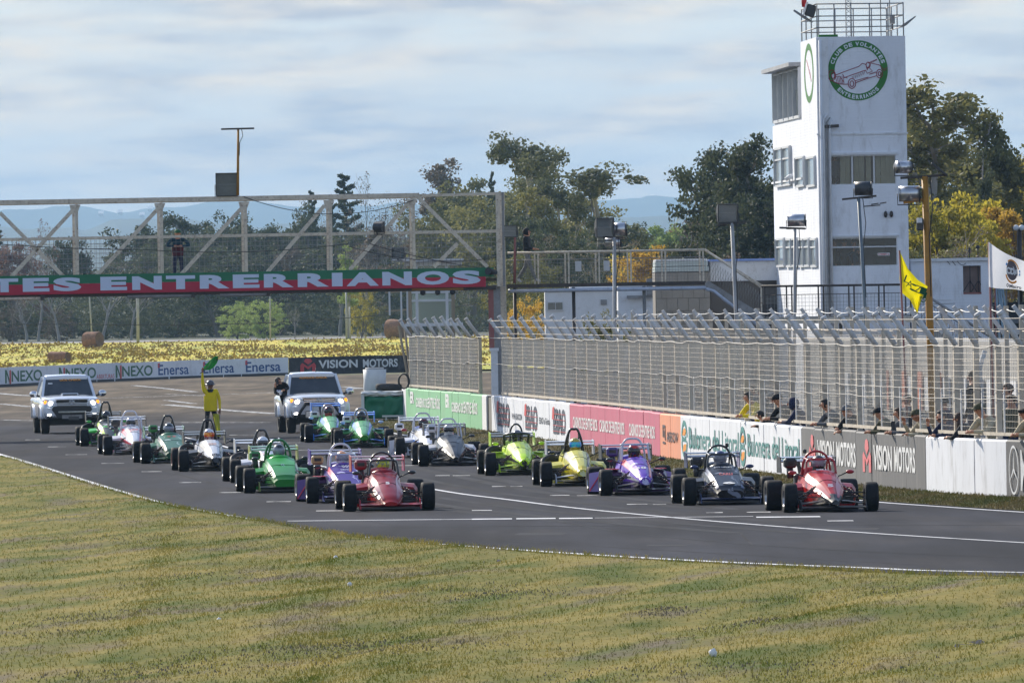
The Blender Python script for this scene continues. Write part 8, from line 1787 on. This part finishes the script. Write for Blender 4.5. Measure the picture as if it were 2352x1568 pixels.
def gflag(u, v):
    f = v * (len(EG) - 1); i = min(int(f), len(EG) - 2); t_ = f - i; a = [EG[i][0][k] * (1 - t_) + EG[i + 1][0][k] * t_ for k in (0, 1)]; b = [EG[i][1][k] * (1 - t_) + EG[i + 1][1][k] * t_ for k in (0, 1)]; return at(a[0] + (b[0] - a[0]) * u, a[1] + (b[1] - a[1]) * u, YM - .10 + .07 * math.sin(u * 5 + v * 5))
V = []; F = []
for j in range(13):
    for i in range(9): V.append(gflag(i / 8, j / 12))
for j in range(12):
    for i in range(8): F.append((j * 9 + i, j * 9 + i + 1, (j + 1) * 9 + i + 1, (j + 1) * 9 + i))
MB().add(V, F, 0, True).build('cloth', gm, gf); anchor(gf, ha)
yf = thing('flag', 'pale yellow flag hanging down beside the marshal\'s leg', 'flag'); MB().tube([at(506, 944, YM - .06), at(500, 1000, YM - .12)], .010, 6).build('stick', M_DARKST, yf)
V = []
for j in range(11):
    for i in range(6): u, v = i / 5, j / 10; V.append(at(489 + 10 * v + (14 - 6 * v) * u, 950 + 52 * v, YM - .14 + .05 * math.sin(u * 6 + v * 4)))
MB().add(V, [(j * 6 + i, j * 6 + i + 1, (j + 1) * 6 + i + 1, (j + 1) * 6 + i) for j in range(10) for i in range(5)], 0, True).build('cloth', mat('pale_yellow_cloth', S((206, 204, 70)), .8, var=.2, transl=.4), yf); anchor(yf, at(506, 944, YM))
# --- people behind the tower windows
for u, t_, lb, top, hat, z in ((.75, .34, 'person in a black printed top and cap looking out of the lower tower window', K_BLK, ('cap', K_BLK), Z_W0 - .75), (1.05, .40, 'person in teal raising hands to the face behind the lower tower window', K_TEAL, ('cap', K_NAVY), Z_W0 - .75), (.46, .45, 'person at the left edge behind the lower tower window', K_OLV, ('hair', K_HAIR), Z_W0 - .75), (.52, .4, 'dim standing person at the left of the upper tower window', K_GREY, ('hair', K_HAIR), Z_U0 - .62), (1.95, .36, 'person in a yellow top low behind the upper tower window at right', K_YEL, ('hair', K_HAIR), Z_U0 - 1.15)):
    p = tw(u, t_, z); person(lb, p, R(trnd.uniform(-25, 25)), 'phone' if 'raising' in lb else 'stand', top, K_BLK, hat, scale=.92)
# --- passenger leaning out of the right pickup
M_ = Matrix.Translation(TRUCK_R.location) @ Matrix.Rotation(TRUCK_R.rotation_euler[2], 4, 'Z'); q = M_ @ Vector((-.60, -.50, .34)); PT, _h = person('person leaning out of the left side window of the right pickup holding a phone', (q.x, q.y, q.z), R(0), 'leanphone', K_BLK, K_BLK, ('hair', K_HAIR), scale=.88); PT.rotation_euler[1] = R(-20)
p = M_ @ Vector((-1.12, -1.06, 1.52)); tag(MB().box(p, (.075, .014, .15), bev=.008).build('smartphone', M_CABLE), 'black phone held out of the window of the right pickup', 'phone')
# ------------------------------------------------------------------ floodlights, poles, flags, bales
M_GALV = mat('galvanised_pole', (.40, .40, .40), .55, var=.25, scale=2, coords='World', dirt=(.2, .13, .08), dirt_amt=.5); M_YPOLE = mat('yellow_ochre_pole', S((176, 124, 38)), .6, var=.25, scale=3, coords='World', dirt=(.1, .06, .03), dirt_amt=.6)
M_LGL = glass('lamp_glass', (.35, .38, .38), .25)
def trough(par, c, w_, h, yaw, tilt, style='box', name='floodlight_head'):
    """halogen trough: open box with curved reflector and tube, or a drum seen from behind"""
    M_ = Matrix.Translation(c) @ Matrix.Rotation(yaw, 4, 'Z') @ Matrix.Rotation(tilt, 4, 'X')
    if style == 'box':
        mb = MB(); n = 8; d = h * .55
        prof = [(-.5 * h * math.cos(a), d * math.sin(a)) for a in np.linspace(0, math.pi, n)]
        mb.loft([[Vector((sx * w_ / 2, y, z)) for z, y in prof] for sx in (-1, 1)], 0, True, cap=False, closed=False); rf = mb.xf(M_).build('reflector', M_REFL, par)
        mb = MB(); e = .022
        mb.loft([[Vector((sx * (w_ / 2 + .004), y + .015, z * 1.03)) for z, y in prof] for sx in (-1, 1)], 0, True, cap=False, closed=False)
        for sx in (-1, 1): mb.add([Vector((sx * (w_ / 2 + .006), y, z)) for z, y in prof], [tuple(range(n))])
        for sx in (-1, 1): mb.bar((sx * w_ / 2, -.01, -h / 2), (sx * w_ / 2, -.01, h / 2), e)
        for sz in (-1, 1): mb.bar((-w_ / 2, -.01, sz * h / 2), (w_ / 2, -.01, sz * h / 2), e)
        mb.xf(M_).build('housing', M_LAMPB, par); MB().tube([(-w_ * .4, d * .5, 0), (w_ * .4, d * .5, 0)], .018, 6).xf(M_).build('lamp_tube', M_BOARD, par)
        MB().quad((-w_ / 2, 0, -h / 2), (w_ / 2, 0, -h / 2), (w_ / 2, 0, h / 2), (-w_ / 2, 0, h / 2)).xf(M_).build('lens', M_LGL, par)
    else:
        mb = MB().lathe([(0, -w_ / 2), (h / 2, -w_ / 2), (h / 2, w_ / 2), (0, w_ / 2)], (0, 0, 0), 'x', 16); mb.xf(M_).build('drum', M_STAIN if style == 'drum' else M_LAMPB, par)
        for sx in (-1, 1): MB().lathe([(0, 0), (h * .52, 0), (h * .52, .02), (0, .02)], (sx * w_ / 2, 0, 0), 'x', 14).xf(M_).build('end_cap', M_LAMPB if sx > 0 else M_STAIN, par)
    MB().tube([M_ @ Vector((-w_ / 2 - .03, .05, 0)), M_ @ Vector((-w_ / 2 - .03, .05, -h * .7)), M_ @ Vector((w_ / 2 + .03, .05, -h * .7)), M_ @ Vector((w_ / 2 + .03, .05, 0))], .012, 5).build('yoke', M_LAMPB, par)
def pole_lamp(label, xb, xt, yt, Y, heads, bar=None, polem=None, r_=.05, name='floodlight_pole', zb=0.0):
    t = thing(name, label, 'floodlight'); b = zx(xb, zb, Y); p = at(xt, yt, Y); MB().tube([b, b.lerp(p, .5), p], [r_, r_ * .9, r_ * .8], 8).build('pole', polem or M_GALV, t)
    if bar: MB().bar(at(bar[0], bar[1], Y), at(bar[2], bar[3], Y), .07, .05).build('crossbar', M_DARKST, t)
    for (x, y, w_, h, yaw, tilt, stl, dy) in heads: trough(t, at(x, y, Y + dy), w_ / pxm(Y), h / pxm(Y), yaw, tilt, stl)
    k = zx((xb + xt) / 2, 0, Y).x; MB().tube([p + Vector((.10, -.06, 0)), p.lerp(b, .1) + Vector((.14, -.05, 0)), p.lerp(b, .2) + Vector((.05, -.06, 0)), p.lerp(b, .4) + Vector((.04, -.06, 0))], .01, 4).build('cable', M_CABLE, t)
    anchor(t, b); return t
pole_lamp('pole with two open floodlights and a steel drum light rising beside the walkway', 1408, 1411, 545, 300, [(1390, 523, 40, 44, R(12), R(4), 'box', 0), (1424, 526, 26, 30, R(0), R(0), 'drum', .3), (1407, 556, 36, 22, 0, 0, 'drum', .35)], (1385, 545, 1432, 545), M_GALV, .06)
pole_lamp('leaning white pole with one open black framed floodlight beside the stair', 1700, 1681, 512, 285, [(1672, 490, 46, 42, R(10), R(8), 'box', 0)], (1648, 516, 1714, 510), M_GALV, .06)
pole_lamp('pole with a stainless drum floodlight directly in front of the left side of the tower', 1818, 1826, 523, 290, [(1829, 506, 40, 28, 0, 0, 'drum', 0)], (1790, 523, 1850, 525), M_GALV, .045)
pole_lamp('leaning blue grey pole with a black drum floodlight in front of the tower', 2000, 1972, 455, 280, [(1982, 433, 38, 32, R(-6), 0, 'black', 0)], (1934, 458, 2013, 450), mat('blue_grey_pole', (.16, .20, .23), .5, var=.2), .05)
t = pole_lamp('yellow ochre lamp pole right of the tower with two drums and a flat lamp panel', 2141, 2124, 405, 230, [(2074, 384, 34, 28, R(35), 0, 'drum', 0), (2088, 445, 46, 36, 0, 0, 'drum', 0)], (2068, 409, 2176, 402), M_YPOLE, .085)
c = at(2156, 388, 230); M_ = Matrix.Translation(c - t.location) @ Matrix.Rotation(R(40), 4, 'Y'); MB().box((0, 0, 0), (.38, .22, .05), bev=.01).xf(M_).build('lamp_panel', M_LAMPB, t); MB().bar(at(2075, 466, 230) - t.location, at(2122, 458, 230) - t.location, .05, .05).build('crossbar', M_YPOLE, t)
MB().box(at(2113, 515, 229.9) - t.location, (.14, .2, .26), bev=.02).build('control_box', M_LAMPB, t); MB().box(at(2112, 506, 229.7) - t.location, (.10, .1, .1)).build('sensor', M_BOARD, t)
MB().box(at(1412, 677, 300) - at(1412, 677, 300), (.18, .14, .34), bev=.01)
t = pole_lamp('rusty ochre post with a grey open floodlight standing on the footbridge', 551, 547, 297, 328.4, [(521, 424, 50, 52, R(0), R(2), 'box', 0)], (508, 297, 584, 295), M_YPOLE, .042, zb=6.98)
t = pole_lamp('small white square floodlight on a rust red post beside the bridge end', 1183, 1183, 545, 329, [(1172, 531, 30, 26, R(8), 0, 'box', 0)], None, M_RED, .04, zb=4.3)
t = pole_lamp('black floodlight over the timing hut roof', 915, 915, 598, 371, [(915, 581, 28, 26, R(-10), R(6), 'box', 0)], None, M_LAMPB, .03, zb=tz2(601, 915) + .1)
t = pole_lamp('white backed floodlight clamped to the bridge rail', 868, 868, 540, 328.4, [(873, 521, 22, 24, R(150), 0, 'box', 0)], None, M_LAMPB, .02, zb=5.87)
t = pole_lamp('dark post with a twin white globe lamp at the right edge', 2343, 2341, 522, 344, [], None, M_DARKST, .09); 
for x in (2334, 2347): MB().ell(at(x, 523, 343.9) - t.location, (.09, .09, .09)).build('globe', M_BOARD, t)
for lb, x, y, dx, u in (('black floodlight angled left on the left rail of the tower roof', 1862, 25, -1, 0), ('slim grey street lamp head on the right rail of the tower roof', 2050, 45, 1, 1)):
    t = thing('roof_floodlight', lb, 'floodlight'); p = at(x, y, 335.6)
    if not u:
        MB().box((0, 0, 0), (.30, .22, .36), bev=.03).xf(Matrix.Translation(p) @ Matrix.Rotation(R(18), 4, 'Y')).build('lamp_head', M_LAMPB, t); MB().box((-.17, 0, 0), (.05, .26, .42), bev=.01).xf(Matrix.Translation(p) @ Matrix.Rotation(R(18), 4, 'Y')).build('lamp_front', M_STAIN, t)
        MB().tube([at(1823, 24, 335.6), at(1850, 42, 335.6), at(1866, 52, 335.6)], [.035, .05, .03], 6).build('bracket_arm', M_STEELG, t)
    else:
        MB().box(p, (.14, .1, .28), bev=.02).build('lamp_head', M_STEELG, t); MB().tube([p - Vector((0, 0, .3)), p], .025, 6).build('bracket_arm', M_DARKST, t); MB().tube([at(2070, 62, 335.6), at(2080, 56, 335.6), at(2103, 38, 335.6)], [.04, .05, .02], 6).build('bracket_arm', M_STEELG, t)
    anchor(t, p)
# utility poles in the field and a power line
for k, (x, yt, lb, wd) in enumerate(((203, 640, 'thin pale pole behind the standing hay bale', .08), (316, 640, 'thicker pale pole at the edge of the dark wood', .15), (795, 668, 'pale field pole nearest the timing hut', .10), (803, 705, 'short pale post beside the field pole nearest the hut', .08), (620, 640, 'thin pole behind the light green bushes', .08))):
    Y = 1110 if k < 2 else 1090; b = zx(x + (8 if k == 0 else 0), .9, Y); p = at(x, yt, Y); MBt = MB().tube([b, b.lerp(p, .5), p], [wd, wd * .9, wd * .75], 8); tag(MBt.build('utility_pole', M_GALV), lb, 'pole', None)
Y = 700; tag(MB().tube(sag(at(-50, 744, Y), at(420, 746, Y), 16, .0) + sag(at(420, 746, Y), at(1150, 690, Y), 20, .35)[1:], .022, 4).build('power_cable', M_CABLE), 'black power cable hanging across the wood behind the hay field', 'cable')
# hay bales
M_BALE = mat('hay_bale_straw', (.33, .165, .10), .95, var=.5, scale=5, coords='Object', bump=.8, bscale=30, dirt=(.45, .28, .16), dirt_amt=.5); M_BALEE = mat('hay_bale_end', (.20, .12, .08), .95, var=.5, scale=9, bump=.8, bscale=25)
def bale(x, yb, wpx, hpx, lb, yaw):
    d = yb - hor(x); Y = CAM_H * FPX / d; p = zx(x, 0, Y); r_ = hpx / pxm(Y) / 2; L_ = wpx / pxm(Y) * .86; t = thing('hay_bale', lb, 'hay bale', group='round hay bales on the field'); t.location = (p.x, Y, fieldz(p.x, Y)); t.rotation_euler[2] = yaw
    n = 26; mb = MB(); prof = [(r_ * .96, -L_ / 2), (r_ * 1.0, -L_ / 2 + .08), (r_ * 1.01, -.2), (r_ * 1.0, .25), (r_ * .99, L_ / 2 - .08), (r_ * .96, L_ / 2)]; mb.lathe(prof, (0, 0, r_ * .97), 'x', n)
    mb.v = [tuple(Vector(v) + Vector((0, noise.noise(Vector(v) * 2.5) * .07, noise.noise(Vector(v) * 2.5 + Vector((5, 0, 0))) * .07))) for v in mb.v]; mb.build('straw_roll', M_BALE, t)
    mb = MB()
    for sx in (-1, 1): mb.lathe([(0, sx * (L_ / 2 - .06)), (r_ * .5, sx * (L_ / 2 - .02)), (r_ * .93, sx * (L_ / 2 + .01))], (0, 0, r_ * .97), 'x', n)
    mb.build('straw_end', M_BALEE, t)
bale(212, 818, 45, 37, 'brown round hay bale standing highest at the left of the field', R(-32)); bale(134, 843, 56, 26, 'brown round hay bale half hidden by the far advert wall', R(-30)); bale(908, 798, 46, 44, 'brown round hay bale beside the timing hut', R(-25))
# flags on poles by the fence
def cloth(par_label, name, cat, outline_fn, nu, nv, m_, parts=()):
    V = []; F = []
    for j in range(nv + 1):
        for i in range(nu + 1): V.append(outline_fn(i / nu, j / nv))
    for j in range(nv):
        for i in range(nu): F.append((j * (nu + 1) + i, j * (nu + 1) + i + 1, (j + 1) * (nu + 1) + i + 1, (j + 1) * (nu + 1) + i))
    return MB().add(V, F, 0, True)
M_FLY = mat('yellow_flag_cloth', S((240, 226, 20)), .8, var=.12, scale=3, transl=.45); M_FLW = mat('white_flag_cloth', (.78, .79, .82), .8, var=.06, scale=3, transl=.4); M_FLG = mat('flag_green_print', S((20, 88, 50)), .8, var=.1)
YF = 222.0; kf = 1 / pxm(YF)
fl = thing('flag', 'yellow flag with green letters drooping on a thin red pole by the lamp pole', 'flag')
MB().tube([zx(2083, 0, YF), at(2066, 575, YF)], .022, 6).build('pole', M_RED, fl)
E = [((2067, 578), (2067, 578)), ((2066, 640), (2086, 618)), ((2071, 672), (2107, 642)), ((2090, 688), (2131, 658)), ((2100, 708), (2116, 690)), ((2108, 722), (2106, 724))]
def yflag(u, v):
    f = v * (len(E) - 1); i = min(int(f), len(E) - 2); t_ = f - i; a = [E[i][0][k] * (1 - t_) + E[i + 1][0][k] * t_ for k in (0, 1)]; b = [E[i][1][k] * (1 - t_) + E[i + 1][1][k] * t_ for k in (0, 1)]
    return at(a[0] + (b[0] - a[0]) * u, a[1] + (b[1] - a[1]) * u, YF - .02 + .09 * math.sin(u * 9 + v * 4) * (.2 + v))
yc = cloth('', '', '', yflag, 12, 20, M_FLY).build('cloth', M_FLY, fl)
for ch, u, v in (('L', .25, .28), ('A', .3, .36), (':', .35, .44), ('Z', .42, .52), ('-', .5, .60), ('J', .55, .68), ('O', .62, .76)):
    q = yflag(u, v) - Vector((0, .13, 0)); lettering(ch, q, Vector((.11, 0, -.05)), Vector((.05, 0, .13)), M_FLG, fl, bold=.0)
anchor(fl, zx(2083, 0, YF))
fl = thing('flag', 'white flag with orange and grey round logo flying at the right edge', 'flag')
MB().tube([zx(2279, 0, YF), at(2271, 556, YF)], .022, 6).build('pole', M_RED, fl)
def wflag(u, v):
    x = 2271 + u * 110; y0 = 556 + u * 62 + 4 * math.sin(u * 5); y1 = 656 + u * 20 + 3 * math.sin(u * 6 + 1); return at(x, y0 + (y1 - y0) * v, YF - .05 + .10 * math.sin(u * 7 + v * 2) * u)
wc = cloth('', '', '', wflag, 20, 12, M_FLW).build('cloth', M_FLW, fl)
def wf_print(geo, u0, u1, v0, v1, m_):
    V, F = geo; MB().add([wflag(u0 + (u1 - u0) * float(a), v1 + (v0 - v1) * float(b)) - Vector((0, .012, 0)) for a, b in V], F).build('flag_print', m_, fl)
n = 14; arc2 = lambda a0, a1, ri: (np.array([(.5 + .5 * r_ * math.cos(t_), .5 + .5 * r_ * math.sin(t_)) for t_ in np.linspace(a0, a1, n) for r_ in (1, ri)]), [(2 * i, 2 * i + 2, 2 * i + 3, 2 * i + 1) for i in range(n - 1)])
wf_print(arc2(R(20), R(130), .86), .34, .64, .10, .80, P_ORG); wf_print(arc2(R(200), R(310), .82), .34, .64, .12, .84, P_ORG)
for a_ in (150, 350, 8): wf_print(arc2(R(a_ - 6), R(a_ + 8), .86), .34, .66, .10, .80, mat('flag_blue', S((60, 150, 220)), .8))
el = lambda: (np.array([(.5 + .5 * math.cos(a_), .5 + .5 * math.sin(a_)) for a_ in np.linspace(0, 2 * math.pi, 20)[:-1]]), [tuple(range(19))])
wf_print(el(), .37, .60, .14, .74, mat('flag_grey', S((108, 98, 100)), .8)); wf_print(text_geo('CDA', .05), .37, .62, .36, .56, P_WH)
wf_print(text_geo('Macro', .03), .43, .68, .86, .97, P_NAVY); wf_print(ringgeo(.5, 12), .37, .42, .84, .95, P_NAVY)
anchor(fl, zx(2279, 0, YF))
# white angled post and pale hoarding behind the right part of the fence
tag(MB().tube([zx(2255, 0, 232), at(2250, 845, 232), at(2262, 805, 232)], .05, 8).build('bent_post', M_CONCL), 'bent white post standing behind the fence near the right edge', 'post')
